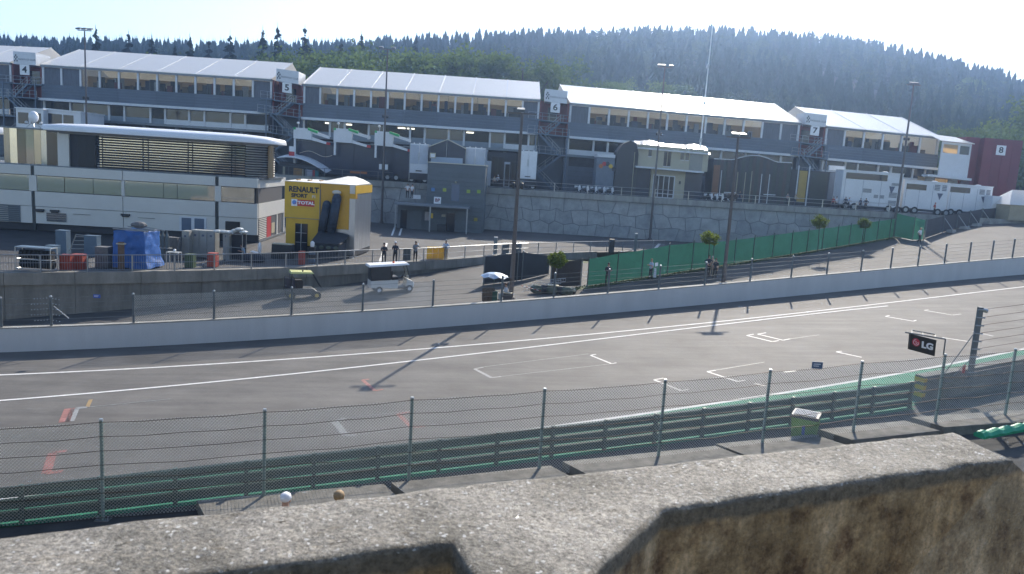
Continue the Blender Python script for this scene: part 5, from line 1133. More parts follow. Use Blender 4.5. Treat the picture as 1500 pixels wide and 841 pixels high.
# ================================================================== control building on the lower paddock
O, u, wv, ln, T = frame_of((627, 238, 97), (712, 243.5, 97)); fv = PADZ - O.z; B = lambda: MB(T)
cb_ = thing('control_building', 'plain grey block building with porch and small coloured stickers against the stone wall', 'building', T(ln / 2, fv, 3))
gw = [M('slat_grey', (.13, .15, .16), .7, .1, var=.12, scale=.5), M('slat_grey_b', (.122, .14, .15), .7, .1, var=.12, scale=.5)]
nr = 16
for k in range(nr): B().add(*boxw(0, ln, fv - fv * k / nr + .0 - .0, fv - fv * (k + 1) / nr - .03, 0, .2)).build('wall_course', gw[k % 2], cb_)
B().add(*boxw(.05, ln - .05, fv, -.05, .2, 6.4)).build('core', gw[0], cb_); B().add(*boxw(-.05, ln + .05, .0, .12, -.08, 6.4)).build('roof_edge', M('pale_trim', (.6, .56, .45), .5, var=0), cb_)
for a, v_, c_ in ((.55, -3.1, (.08, .2, .4)), (2.0, -3.05, (.35, .4, .05)), (5.0, -3.05, (.3, .4, .05)), (6.3, -3.0, (.25, .38, .06)), (6.1, -6.5, (.3, .25, .04))): B().add(*boxw(a, a + .45, v_ - .42, v_, -.03, -.002)).build('sticker', M('sticker_%d' % int(c_[0] * 100 + a), c_, .6, var=0), cb_)
o = B().add(*boxw(3.1, 4.1, -4.6, -2.5, -.02, .0)).build('window', M('blue_grey_glass', (.12, .16, .22), .1, var=0), cb_); B().add(*boxw(3.0, 4.2, -2.48, -2.38, -.05, 0)).build('lintel', gut_m, o)
B().ball((3.6, -2.2, -.1), .15).build('wall_lamp', cream, cb_)
sg = B().add(*boxw(.95, 1.85, -5.05, -4.2, -.08, -.01)).build('sign_board', wh, cb_); MB().text(TXT['gg'], T(1.4, -4.62, -.09), u * .8, V((0, 0, 1)) * .8, -wv).build('lettering', M('maroon_lettering', (.2, .03, .05), .5, var=0), sg)
# porch roof, terrace left, posts, doors
B().add(*boxw(-3.6, 5.5, -5.35, -5.1, -2.6, -.02)).build('porch_roof', M('porch_grey', (.2, .22, .24), .6, var=.1), cb_)
for a in (-3.5, .75, 5.3): B().add(*boxw(a, a + .14, fv, -5.36, -2.55, -2.41)).build('porch_post', steel, cb_)
B().add(*boxw(-3.6, -.05, fv, -5.36, .3, 5)).build('side_wing', gw[1], cb_)
for a, b, mt in ((-3.2, -2.4, dglass_m), (-2.0, -.5, gw[0]), (2.6, 3.7, dglass_m), (4.0, 4.6, gw[1])): B().add(*boxw(a, b, fv, fv + 2.3, -.05 if a > 0 else .2, -.002 if a > 0 else .29)).build('door', mt, cb_)
B().add(*boxw(-.1, .5, fv + 1.2, fv + 2.3, -.06, -.002)).build('poster', M('poster_pale', (.4, .36, .34), .6, var=.3, scale=8), cb_); B().add(*boxw(.95, 1.2, fv + 1.7, fv + 2.3, -2.6, -2.5)).build('yellow_plate', yellowp, cb_); B().add(*boxw(2.0, 2.5, fv + 1.8, fv + 2.1, -.06, -.002)).build('notice', cream, cb_)
B().add(*boxw(1.6, 2.7, fv, fv + .9, -1.0, -.3)).build('porch_bench', darkbox, cb_); B().add(*boxw(-1.8, -.7, -4.6, -4.1, -.4, -.3)).build('white_box', frame_m, cb_)
# ================================================================== dark screens, gates and green fence along the lane
def screen(ptsxy, h, label, mt, name='screen_fence', post_h=None, top=None, group=None, stp=2.4):
    t = thing(name, label, 'fence', ptsxy[len(ptsxy) // 2], 0, group)
    for i, (a, c) in enumerate(zip(ptsxy, ptsxy[1:])):
        d = (c - a).normalized(); ha, hc = (h, h) if not top else (top[i], top[i + 1]); n_ = V((d.y, -d.x, 0)) * .03
        a2, c2 = a + d * .05, c - d * .05
        # cloth hung in a slight billow
        vs = []; k_ = 6
        for s_ in range(k_ + 1):
            q = a2.lerp(c2, s_ / k_); hh = ha + (hc - ha) * s_ / k_; bl = .07 * sin(pi * s_ / k_) * (1 if i % 2 else -.6)
            vs += [q + V((0, 0, .06)), q + n_ * 30 * bl * .4 + V((0, 0, hh * .5)), q + V((0, 0, hh - .03 * sin(pi * s_ / k_)))]
        m_ = MB(); fs = []
        for s_ in range(k_): 
            for j in (0, 1): fs.append((3 * s_ + j, 3 * s_ + 3 + j, 3 * s_ + 4 + j, 3 * s_ + 1 + j))
        m_.add(vs, fs); m_.build('cloth_panel', mt, t, smooth=True)
    for i, p in enumerate(ptsxy):
        hh = (h if not top else top[i]) + (post_h or .12); q = p + V((.0, -.07, 0)); MB().cyl(q, q + V((0, 0, hh)), .05, n=6).build('post', dark_steel if mt is green_cloth else grey_steel, t)
    return t
gx = [851, 892, 930, 968, 1003, 1036, 1066, 1094, 1122, 1148, 1171, 1193, 1214, 1234, 1254, 1273, 1291, 1309]
gp = []
for x in gx:
    q = min((a.lerp(c, t_) for a, c in zip(FEN, FEN[1:]) for t_ in (0, .25, .5, .75)), key=lambda s: abs(750 + 1125 * s.x / s.y * 1 - x - (.062 * (g(s.x, s.y) - EYE) * 1125 / s.y) * -1)); gp.append(og(q.x, q.y))
tops = [2.15, 2.3, 2.35, 2.5, 2.45, 2.3] + [2.25] * 12
screen(gp, 2.2, 'long green cloth screen fence on dark posts along the pit lane', green_cloth, top=tops, post_h=.2)
def lanepts(l): return [og(G(x, y).x, G(x, y).y) for x, y in l]
s1 = lanepts([(708, 418), (757, 412), (764, 411), (803, 402)]); screen(s1, 2.0, 'dark cloth screen gate left of the small tree behind the blue parasol', navy_cloth, 'screen_gate', top=[2.25, 2.3, 2.3, 1.6])
s2 = lanepts([(806, 421), (814, 421), (850, 420.5)]); screen(s2, 2.0, 'dark brown cloth screen between the small tree and green fence', M('dark_brown_cloth', (.045, .04, .04), .8, var=.25, scale=.6), 'screen_gate', top=[2.4, 2.05, 2.1])
# green tarp and dark fence at the far right end of the lane
r1 = [G(1309, 347), G(1336, 352), G(1352, 352)]; r1 = [og(p.x, p.y) for p in r1]
screen(r1, 2.8, 'crumpled green tarpaulin fence at the far end of the green screen', green_cloth, 'tarpaulin_fence', top=[2.8, 2.6, 2.3])
r2 = lanepts([(1354, 350), (1380, 341), (1400, 336), (1418, 331.5), (1436, 328), (1456, 325), (1478, 322), (1502, 319), (1530, 316)])
t = screen(r2, 2.4, 'dark cloth site fence with props and concrete feet at the far right', M('dark_grey_cloth', (.05, .05, .055), .8, var=.25, scale=.6), 'site_fence', top=[2.2, 2.1, 2.0, 2.0, 2.0, 1.9, 1.9, 1.8, 1.8])
for i, p in enumerate(r2[1:-1]):
    d = (r2[i + 2] - r2[i]).normalized(); nn = V((d.y, -d.x, 0)); MB().cyl(p + V((0, 0, 1.9)), p + nn * 1.1 + d * .8 + V((0, 0, .15)), .04, n=6).build('prop', steel, t)
    f0 = p + nn * .8 + d * .7; f0.z = g(f0.x, f0.y); R_ = Matrix.Rotation(math.atan2(d.y, d.x), 3, 'Z'); MB(lambda x, y, z, f0=f0, R_=R_: f0 + R_ @ V((x, y, z))).hexa([(-.9, -.4, 0), (.9, -.4, 0), (.9, .4, 0), (-.9, .4, 0), (-.8, -.3, .35), (.8, -.3, .35), (.8, .3, .35), (-.8, .3, .35)]).build('concrete_foot', concrete, t)
# ================================================================== lamp masts
def lamp_mast(base, H, label, heads, r=.13, box=True, tilt=0):
    t = thing('lamp_mast', label, 'lamp mast', base, 0, 'floodlight masts around the paddock')
    pm = M('mast_brown_grey', (.11, .095, .09), .5, .3, var=.15)
    b = V(base); tp = b + V((tilt, 0, H)); MB().cyl(b, tp, r, r * .55, 10).build('pole', pm, t); MB().cyl(b, b + V((0, 0, .25)), r * 1.8, r * 1.6, 10).build('base', pm, t)
    MB().box(tp.x - .95, tp.x + .95, tp.y - .05, tp.y + .05, tp.z - .1, tp.z).build('cross_arm', pm, t)
    for k in heads:
        c = tp + V((k, 0, 0)); o = MB().hexa([c + V((-.28, -.3, .0)), c + V((.28, -.3, .0)), c + V((.28, .25, .12)), c + V((-.28, .25, .12)), c + V((-.28, -.3, .2)), c + V((.28, -.3, .2)), c + V((.22, .25, .36)), c + V((-.22, .25, .36))]).build('floodlight', grey_steel, t)
        MB().add([c + V((-.24, -.305, .03)), c + V((.24, -.305, .03)), c + V((.24, -.305, .18)), c + V((-.24, -.305, .18))], [(0, 1, 2, 3)]).build('lamp_glass', glass_m, o)
    m_ = b.lerp(tp, .62)
    for sx_ in (-.28, .28): MB().ball(m_ + V((sx_, -.05, 0)), .17, (1, .8, 1.3), 7, 5).build('loudspeaker', darkbox, t)
    MB().box(m_.x - .35, m_.x + .35, m_.y - .03, m_.y + .03, m_.z - .05, m_.z + .02).build('bracket', pm, t)
    if box:
        m2 = b.lerp(tp, .32)
        for sx_ in (-.55, .25): MB().box(m2.x + sx_, m2.x + sx_ + .35, m2.y - .2, m2.y + .1, m2.z - .1, m2.z + .6).build('cabinet', truck_white, t)
        MB().box(m2.x - .6, m2.x + .6, m2.y - .06, m2.y + .06, m2.z - .25, m2.z - .12).build('bracket', pm, t)
    return t
def mp(x, Y, z): q = P(x, 300, Y); return V((q.x, Y, z))
lamp_mast((P(128.5, 262, WY - .7).x, WY - .7, PADZ), 22.7, 'slim lamp mast standing behind the white motorhome, leftmost of the masts', (-.75, 0, .75), .16)
lamp_mast((P(561, 262, WY - .7).x, WY - .7, PADZ), 22.7, 'slim lamp mast crossing the third white gantry box', (-.85, .75), .16)
lamp_mast((P(958.5, 275, WY - .7).x, WY - .7, PADZ), 22.6, 'slim lamp mast standing before the cream hospitality house', (-.7, -.2, .8), .16, False)
lamp_mast((P(1313, 312, WY - .9).x, WY - .9, 5.3), 18.3, 'slim lamp mast before the white transporters on the right', (-.3, .1, .3), .18, False)
b1 = G(748, 440); lamp_mast((b1.x, b1.y, b1.z), 12.9, 'brown lamp mast beside the blue parasol in the pit lane', (-.1, ), .17, False)
b2 = P(1083, 188, 61.8); b2 = V((b2.x, 61.8, lz(b2.x, 61.8))); lamp_mast((b2.x, b2.y, b2.z), 12.3, 'brown lamp mast rising before the green screen fence', (-.3, .3), .17, False)
t = thing('radio_mast', 'thin white guyed radio mast rising above the cream house roof', 'radio mast', P(1018, 276, 109)); b = P(1019, 278, 109); H_ = 24.0
MB().cyl((b.x, b.y, DECKZ), (b.x + .15, b.y, DECKZ + H_), .14, .05, 8).build('mast_tube', M('mast_white', (.8, .8, .8), .3, .2, var=0), t); MB().box(b.x - .3, b.x + .6, b.y - .02, b.y + .02, DECKZ + H_, DECKZ + H_ + .05).build('aerial', steel, t)
for k in (8, 13, 18): MB().cyl((b.x, b.y, DECKZ + k), (b.x + .08, b.y, DECKZ + k + .5), .2, .2, 8).build('collar', steel, t)
# ================================================================== golf cart
cw = M('cart_white', (.6, .6, .57), .4, var=.06); clear = M('windscreen', (.4, .42, .4), .1, var=0, kind='glass', alpha=.35)
q = G(573, 427); q = og(q.x, q.y); q2 = og(q.x + 2, q.y + 1.0)
gc = thing('golf_cart', 'white golf cart with box bed and canopy roof parked by the low wall', 'golf cart', q)
hd = math.atan2(.42, 1); R_ = Matrix.Rotation(hd, 3, 'Z'); sl = (q2.z - q.z) / (q2 - q).xy.length * .9
TC = lambda x, y, z: q + R_ @ V((x, y, z + x * sl))
B = lambda: MB(TC)
B().hexa([(-1.65, -.62, .45), (.35, -.62, .3), (.35, .62, .3), (-1.65, .62, .45), (-1.65, -.62, .95), (.35, -.62, .95), (.35, .62, .95), (-1.65, .62, .95)]).build('bed', cw, gc)
B().hexa([(1.0, -.58, .3), (1.55, -.55, .35), (1.55, .55, .35), (1.0, .58, .3), (1.0, -.58, 1.0), (1.5, -.5, .75), (1.5, .5, .75), (1.0, .58, 1.0)]).build('bonnet', cw, gc)
B().box(.36, .99, -.6, .6, .27, .4).build('footwell', darkbox, gc); B().box(-.1, .36, -.58, .58, .96, 1.15).build('seat', black, gc); B().box(-.2, -.08, -.58, .58, 1.0, 1.6).build('backrest', black, gc)
B().hexa([(-1.85, -.72, 1.98), (1.15, -.68, 2.02), (1.15, .68, 2.02), (-1.85, .72, 1.98), (-1.8, -.66, 2.12), (1.05, -.62, 2.14), (1.05, .62, 2.14), (-1.8, .66, 2.12)]).build('canopy_roof', M('cart_roof_white', (.8, .8, .8), .35, var=.03), gc)
B().box(-1.6, -.25, -.6, -.57, .96, 1.97).build('side_curtain', darkbox, gc); B().box(-1.6, -.25, .57, .6, .96, 1.97).build('side_curtain', darkbox, gc); B().box(-1.64, -1.6, -.6, .6, .96, 1.97).build('rear_curtain', darkbox, gc)
B().hexa([(1.2, -.56, .95), (1.22, -.56, .95), (1.22, .56, .95), (1.2, .56, .95), (.9, -.56, 2.0), (.92, -.56, 2.0), (.92, .56, 2.0), (.9, .56, 2.0)]).build('windscreen', clear, gc)
for y in (-.6, .6):
    B().cyl((1.23, y, .95), (.93, y, 2.02), .03, n=6).build('roof_post', darkbox, gc); B().cyl((-.22, y, 1.0), (-.22, y, 2.0), .03, n=6).build('roof_post', darkbox, gc)
    for x in (-1.05, 1.2):
        o = MB(TC).cyl((x, y - .1, .26 - x * 0), (x, y + .1, .26), .26, n=14).build('wheel', rubber, gc); s_ = -1 if y < 0 else 1; MB(TC).cyl((x, y + s_ * .09, .26), (x, y + s_ * .115, .26), .14, n=10).build('rim', white_metal, o)
B().cyl((.75, -.3, 1.15), (.95, -.3, .85), .02, n=5).build('steering_column', black, gc); B().cyl((.72, -.3, 1.18), (.75, -.3, 1.15), .17, n=10).build('steering_wheel', black, gc)
B().ball((.1, 0, 2.18), .09).build('beacon', M('orange_beacon', (.8, .15, .03), .4, var=0), gc); B().ball((1.56, -.38, .62), .07).build('headlight', white_metal, gc); B().ball((1.56, .38, .62), .07).build('headlight', white_metal, gc)
# dark buggy with a yellow roof
q = G(446, 437); qb = og(q.x - .2, q.y); R2 = Matrix.Rotation(.4, 3, 'Z'); TB = lambda x, y, z: qb + R2 @ V((x, y, z)); B = lambda: MB(TB)
bg_ = thing('utility_buggy', 'dark open utility buggy with a pale yellow roof behind the pit wall fence', 'buggy', qb)
B().hexa([(-1.2, -.6, .35), (1.3, -.6, .35), (1.3, .6, .35), (-1.2, .6, .35), (-1.2, -.6, .8), (.7, -.6, .75), (.7, .6, .75), (-1.2, .6, .8)]).build('body', darkbox, bg_); B().hexa([(-.85, -.62, 1.82), (.75, -.62, 1.82), (.75, .62, 1.82), (-.85, .62, 1.82), (-.8, -.58, 1.95), (.65, -.55, 1.93), (.65, .55, 1.93), (-.8, .58, 1.95)]).build('roof', M('pale_yellow', (.5, .5, .2), .5, var=.08), bg_)
for y in (-.57, .57):
    B().tube([(-.8, y, .8), (-.75, y, 1.82)], .03).build('roof_bar', black, bg_); B().tube([(1.3, y, .78), (.7, y, 1.82)], .03).build('roof_bar', black, bg_)
    for x in (-.8, .95):
        o = B().cyl((x, y - .12, .3), (x, y + .12, .3), .3, n=14).build('wheel', rubber, bg_); B().cyl((x, y - .13, .3), (x, y + .13, .3), .14, n=10).build('rim', yellowp, o)
B().box(-.5, 0, -.5, .5, .8, 1.3).build('seat', black, bg_); B().box(-1.15, -.55, -.5, .5, .82, 1.5).build('cargo_box', navy, bg_); B().ball((.0, -.3, 2.0), .06).build('beacon', black, bg_)
# ================================================================== blue parasol, marshal post clutter
q = G(722, 442); q = og(q.x, q.y + .25)
t = thing('parasol', 'ragged blue and white parasol over the marshal seat behind the pit wall', 'parasol', q)
m_ = MB(); k_ = 8; z0 = 1.72
for i in range(k_):
    a, b = 2 * pi * i / k_, 2 * pi * (i + 1) / k_; R1 = 1.0
    m_.add([(q.x, q.y, q.z + z0 + .32), (q.x + .55 * cos(a), q.y + .55 * sin(a), q.z + z0 + .24), (q.x + .55 * cos(b), q.y + .55 * sin(b), q.z + z0 + .24), (q.x + R1 * cos(a), q.y + R1 * sin(a), q.z + z0 - .04), (q.x + R1 * cos(b), q.y + R1 * sin(b), q.z + z0 - .04), (q.x + R1 * .97 * cos((a + b) / 2), q.y + R1 * .97 * sin((a + b) / 2), q.z + z0 + .06)], [(0, 1, 2), (1, 3, 5), (1, 5, 2), (5, 4, 2)])
m_.build('canopy', M('parasol_blue_white', (.25, .36, .5), .5, var=.5, scale=1.5), t); MB().cyl(q, q + V((0, 0, z0 + .3)), .025).build('pole', dark_steel, t)
q = G(722, 445); q = og(q.x - .35, q.y + .35)
t = thing('wrapped_pallet', 'brown bundled load with green tarp below the blue parasol', 'pallet', q)
m_ = MB(); m_.lathe(q, [(.34, 0), (.42, .1), (.46, .55), (.44, .95), (.36, 1.05)], 10); me_ = m_.build('bundle', M('brown_wrapping', (.09, .065, .045), .9, var=.5, scale=6, bump=.8), t)
MB().box(q.x + .28, q.x + .62, q.y - .35, q.y + .3, q.z, q.z + .85).build('green_tarp', M('dark_green_tarp', (.02, .07, .05), .7, var=.3, scale=3), t)
q = G(742, 443); q = og(q.x + .05, q.y + .2); t = thing('equipment_case', 'dark equipment case used as a desk beside the seated marshal', 'case', q); MB().box(q.x - .3, q.x + .3, q.y - .3, q.y + .25, q.z, q.z + .62).build('case_body', darkbox, t); MB().box(q.x - .31, q.x + .31, q.y - .31, q.y + .26, q.z + .625, q.z + .66).build('lid', cream, t)
# barricades piled behind the wall, with red and white tape
q = G(798, 432); q = og(q.x, q.y + .5)
t = thing('barricade_pile', 'pile of steel crowd barricades and covers behind the pit wall', 'barricades', q)
for k in range(4):
    x0, y0, z0, dz_ = q.x - 1.6 + .35 * k, q.y - .2 + .25 * k, q.z + .05 + .16 * k, .4 - .12 * k
    m_ = MB(); a, c = V((x0, y0, z0 + .3)), V((x0 + 2.1, y0 + .5, z0 + .55 + dz_ * .3)); m_.tube([a, c], .022); m_.tube([a - V((0, 0, .25)), c - V((0, 0, .25))], .022)
    for s_ in range(12): m_.cyl(a.lerp(c, s_ / 11), a.lerp(c, s_ / 11) - V((0, 0, .25)), .012, n=4)
    m_.build('barricade', steel, t)
for k in range(5): MB().ball(q + V((-.6 + .55 * k, .1 * (k % 2), .3)), .45, (1.2, .8, .75), 9, 6).build('covered_load', navy_cloth if k % 2 else M('dull_olive', (.08, .1, .08), .8, var=.2), t)
MB().box(q.x + .2, q.x + 1.0, q.y - .3, q.y + .25, q.z + .62, q.z + .68).build('pale_board', cream, t)
m_ = MB()
for k in range(9): 
    if k % 2 == 0: m_.cyl(q + V((-1.75 + .16 * k, -.4, .55 - .035 * k)), q + V((-1.75 + .16 * (k + 1), -.4, .55 - .035 * (k + 1))), .02, n=4)
m_.build('red_tape', redp, t); m_ = MB()
for k in range(9): 
    if k % 2: m_.cyl(q + V((-1.75 + .16 * k, -.4, .55 - .035 * k)), q + V((-1.75 + .16 * (k + 1), -.4, .55 - .035 * (k + 1))), .02, n=4)
m_.build('white_tape', wh, t)
for k, (x, y, w_, h, mt, l_) in enumerate([(818, 430, .18, .5, cream, 'narrow pale concrete block standing by the small tree'), (829, 428, .45, .42, darkbox, 'dark plastic drum lying beside the pale blocks'), (838, 427, .5, .3, cream, 'low pale block lying before the brown screen')]):
    q = G(x, y); q = og(q.x, q.y); o = MB().hexa([q + V((-w_ / 2, -.2, 0)), q + V((w_ / 2, -.2, 0)), q + V((w_ / 2, .2, 0)), q + V((-w_ / 2, .2, 0)), q + V((-w_ * .42, -.16, h)), q + V((w_ * .42, -.16, h)), q + V((w_ * .42, .16, h)), q + V((-w_ * .42, .16, h))]).build(['block', 'drum', 'block'][k], mt); tag(o, l_, ['block', 'drum', 'block'][k])
# ================================================================== things along the paddock railing
def onpad(x, y): return PZ(x, y, PADZ)
def crate(x, y, w_, d_, h, mt, label, name='crate', cat='crate', lid=None, group=None, ribs=0):
    q = onpad(x, y); t = thing(name, label, cat, q, 0, group)
    MB().hexa([q + V((-w_ / 2, -d_ / 2, .03)), q + V((w_ / 2, -d_ / 2, .03)), q + V((w_ / 2, d_ / 2, .03)), q + V((-w_ / 2, d_ / 2, .03)), q + V((-w_ * .48, -d_ * .48, h)), q + V((w_ * .48, -d_ * .48, h)), q + V((w_ * .48, d_ * .48, h)), q + V((-w_ * .48, d_ * .48, h))]).build('body', mt, t)
    MB().box(q.x - w_ / 2, q.x + w_ / 2, q.y - d_ / 2, q.y + d_ / 2, q.z + h + .003, q.z + h + .06).build('lid', lid or mt, t)
    for k in range(ribs): MB().box(q.x - w_ / 2 + w_ * (k + .5) / ribs - .02, q.x - w_ / 2 + w_ * (k + .5) / ribs + .02, q.y - d_ / 2 - .02, q.y - d_ / 2 + .002, q.z + .05, q.z + h).build('rib', lid or mt, t)
    for sx_ in (-1, 1): MB().cyl((q.x + sx_ * w_ * .4, q.y - d_ * .3, q.z), (q.x + sx_ * w_ * .4, q.y - d_ * .3, q.z + .06), .05, n=6).build('castor', black, t)
    return t
dull_red = M('bin_red', (.32, .05, .03), .6, var=.12); dkblue = M('case_blue_grey', (.09, .14, .19), .5, var=.12); blue_t = M('blue_tarpaulin', (.02, .10, .33), .5, var=.25, scale=1.6, bump=.8); alu = M('aluminium_case', (.3, .3, .28), .5, .25, var=.1)
crate(99, 396, .75, .6, .95, dull_red, 'red wheeled bin behind the railing, left of two', 'wheeled_bin', 'bin', group='bins along the paddock railing'); crate(116, 395, .75, .6, .95, dull_red, 'red wheeled bin behind the railing, right of two beside blue tarp', 'wheeled_bin', 'bin', group='bins along the paddock railing')
crate(312, 391, .6, .6, .95, dull_red, 'red wheeled bin below the pale metal lockers', 'wheeled_bin', 'bin', group='bins along the paddock railing'); crate(442, 388, .4, .5, 1.0, dull_red, 'narrow red bin before the yellow unit', 'wheeled_bin', 'bin')
crate(279, 392, .6, .6, .9, M('bin_dull_green', (.05, .09, .04), .6, var=.1), 'dull green wheeled bin left of the red one', 'wheeled_bin', 'bin'); crate(596, 382, .62, .6, 1.0, M('bin_slate', (.05, .065, .07), .6, var=.1), 'slate grey wheeled bin beside the standing photographer', 'wheeled_bin', 'bin', black)
for k, x in enumerate((629, 637.5, 646)): crate(x, 381, .45, .5, 1.08, M('bin_yellow', (.8, .6, .06), .45, var=.08, kind='trans', alpha=.5), ['bright yellow wheeled bin behind the railing, left of three', 'bright yellow wheeled bin in the middle of three', 'bright yellow wheeled bin nearest the man in white shirt'][k], 'wheeled_bin', 'bin', group='yellow wheeled bins')
crate(740, 373, .7, .7, 1.1, M('case_slate', (.09, .11, .12), .6, var=.1), 'slate grey box behind the railing left of the brown mast', 'case', 'case'); crate(759, 372, .6, .6, 1.15, M('case_slate', (.09, .11, .12), .6, var=.1), 'slate grey box behind the railing right of the brown mast', 'case', 'case')
crate(725, 374, .35, .4, 1.7, M('kiosk_grey', (.16, .18, .18), .6, var=.1), 'upright grey kiosk post behind the railing', 'kiosk', 'kiosk', frame_m); crate(895, 371, .55, .5, 1.45, darkbox, 'tall black bin behind the railing near the green fence', 'wheeled_bin', 'bin')
crate(930, 369, .3, .3, 2.0, M('kiosk_grey', (.16, .18, .18), .6, var=.1), 'tall grey ticket post near the end of the railing', 'kiosk', 'kiosk', frame_m)
crate(93, 372, .8, .6, 1.7, dkblue, 'tall blue grey flight case before the white motorhome, left of two', 'flight_case', 'case', group='blue grey flight cases'); crate(136, 376, .95, .6, 1.5, dkblue, 'blue grey flight case before the motorhome beside a steel frame', 'flight_case', 'case', group='blue grey flight cases'); crate(78, 378, .75, .6, .85, dkblue, 'low blue grey flight case before the motorhome', 'flight_case', 'case', group='blue grey flight cases')
crate(153, 392, .9, .7, 1.35, M('grey_bundle', (.12, .12, .12), .7, var=.3, scale=4), 'grey covered load left of the blue tarp', 'covered_load', 'load'); 
def lockers(x0, x1, y, h, Y, label, n_):
    a, c = PZ(x0, y, PADZ), PZ(x1, y, PADZ); t = thing('metal_lockers', label, 'lockers', (a + c) / 2); w_ = (c.x - a.x) / n_
    MB().box(a.x, c.x, a.y + .05, a.y + .9, PADZ + .08, PADZ + h).build('carcass', alu, t)
    for k in range(n_):
        o = MB().box(a.x + w_ * k + .02, a.x + w_ * (k + 1) - .02, a.y + .0, a.y + .048, PADZ + .12, PADZ + h - .04).build('locker_door', alu, t); MB().box(a.x + w_ * (k + .35), a.x + w_ * (k + .65), a.y - .012, a.y - .002, PADZ + h - .45, PADZ + h - .3).build('name_plate', M('slate_print', (.1, .11, .16), .5, var=0), o)
    return t
lockers(280, 322, 378, 2.15, 60, 'row of three pale metal lockers behind the railing', 3); lockers(326, 338, 382, 2.25, 60, 'single pale metal locker beside the row of three', 1)
lockers(266, 279, 379, 2.1, 60, 'empty steel locker frame left of the pale lockers', 1)
q = onpad(346, 383); t = thing('mesh_cage', 'open steel mesh cage with plastic sheeting on top', 'cage', q); m_ = MB()
for x in (-.6, .6):
    for y in (-.4, .4): m_.cyl(q + V((x, y, 0)), q + V((x, y, 2.1)), .03, n=5)
for z in (.1, 1.1, 2.1): m_.tube([q + V(p) for p in ((-.6, -.4, z), (.6, -.4, z), (.6, .4, z), (-.6, .4, z), (-.6, -.4, z))], .025, 5)
m_.build('cage_frame', alu, t); MB().box(q.x - .6, q.x + .6, q.y + .37, q.y + .39, q.z + .1, q.z + 2.1).build('back_sheet', navy_cloth, t)
m_ = MB()
for k in range(7): m_.ball(q + V((-1.4 + .33 * k, .1 * sin(k * 2), 2.2 + .22 * max(0, k - 3) * (.6 if k < 6 else .1))), .3, (1.2, 1.2, .45), 7, 5)
m_.build('plastic_sheeting', M('crumpled_plastic', (.5, .52, .5), .35, var=.25, scale=5), t)
# blue tarpaulin over a frame
q0, q1 = PZ(167, 394, PADZ), PZ(229, 392, PADZ); t = thing('tarpaulin_stack', 'bright blue tarpaulin wrapped round a stack with steel frames on top', 'covered stack', (q0 + q1) / 2)
k_, r_ = 22, 14; m_ = MB(); vs = []; fs = []; Hh = 2.5
loop = [(0, 0), (1, 0), (1, 1), (0, 1)]
ring = []
for (ax, ay_), (bx, by) in zip(loop, loop[1:] + loop[:1]):
    for s_ in range(k_): ring.append((ax + (bx - ax) * s_ / k_, ay_ + (by - ay_) * s_ / k_))
for j in range(r_ + 1):
    for i, (a, b) in enumerate(ring):
        bl = .10 * noise.noise(V((a * 5, b * 3, j * .5))) + (.18 * max(0, (j / r_ < .35)) * (1 - j / r_ / .35) if a > .5 else 0)
        vs.append((q0.x + (q1.x - q0.x) * a + (a - .5) * 2 * (bl + .1 * (1 - j / r_)), q0.y + b * 2.2 + (b - .5) * 2 * bl, PADZ + .12 + Hh * j / r_ * (.97 + .05 * sin(a * 7))))
n_ = len(ring)
for j in range(r_):
    for i in range(n_): fs.append((j * n_ + i, j * n_ + (i + 1) % n_, (j + 1) * n_ + (i + 1) % n_, (j + 1) * n_ + i))
fs.append(tuple(range(r_ * n_, (r_ + 1) * n_))); m_.add(vs, fs); m_.build('tarpaulin', blue_t, t, smooth=True)
m_ = MB()
for k in range(3): m_.tube([(q0.x + .5 + .2 * k, q0.y + .2 + .3 * k, PADZ + 2.75 + .1 * k), (q0.x + 2.5 + .2 * k, q0.y + .5 + .3 * k, PADZ + 2.65)], .04)
m_.tube([(q0.x, q0.y - .05, PADZ + 2.7), (q1.x + .3, q0.y - .05, PADZ + 2.65)], .045); m_.build('frame_bars', alu, t); MB().ball((q0.x + 1.3, q0.y + .8, PADZ + 2.95), .4, (1.4, .9, .6)).build('grey_lump', M('grey_bundle', (.12, .12, .12), .7, var=.3, scale=4), t)
q = onpad(178, 398); t = thing('timber_post', 'brown timber post with pale cap in front of the blue tarp', 'post', q); MB().box(q.x - .16, q.x + .16, q.y - .12, q.y + .12, q.z, q.z + 1.95).build('timber', M('brown_timber', (.13, .08, .05), .8, var=.25, scale=5), t); MB().box(q.x - .26, q.x + .26, q.y - .15, q.y + .15, q.z + 1.8, q.z + 1.87).build('cap', cream, t)
# mesh trolley full of dark tyres at the left
q = onpad(54, 397); t = thing('tyre_trolley', 'steel trolley rack filled with rows of dark tyres', 'trolley', q); L_ = 1.1; m_ = MB()
for x in (-L_, L_):
    for y in (-.35, .35): m_.cyl(q + V((x, y, 0)), q + V((x, y, 1.5)), .03, n=6)
for z in (.15, .75, 1.5): m_.tube([q + V(p) for p in ((-L_, -.35, z), (L_, -.35, z), (L_, .35, z), (-L_, .35, z), (-L_, -.35, z))], .03, 5)
m_.build('rack_frame', M('pale_rack_steel', (.5, .5, .47), .4, .5, var=0), t)
for z in (.45, 1.05):
    for k in range(8): MB().cyl(q + V((-L_ + .15 + .26 * k, 0, z)), q + V((-L_ + .36 + .26 * k, 0, z)), .28, n=12).build('tyre', rubber, t)
MB().box(q.x - L_, q.x + L_, q.y - .36, q.y + .36, q.z + 1.5, q.z + 1.54).build('rack_top', dkblue, t)
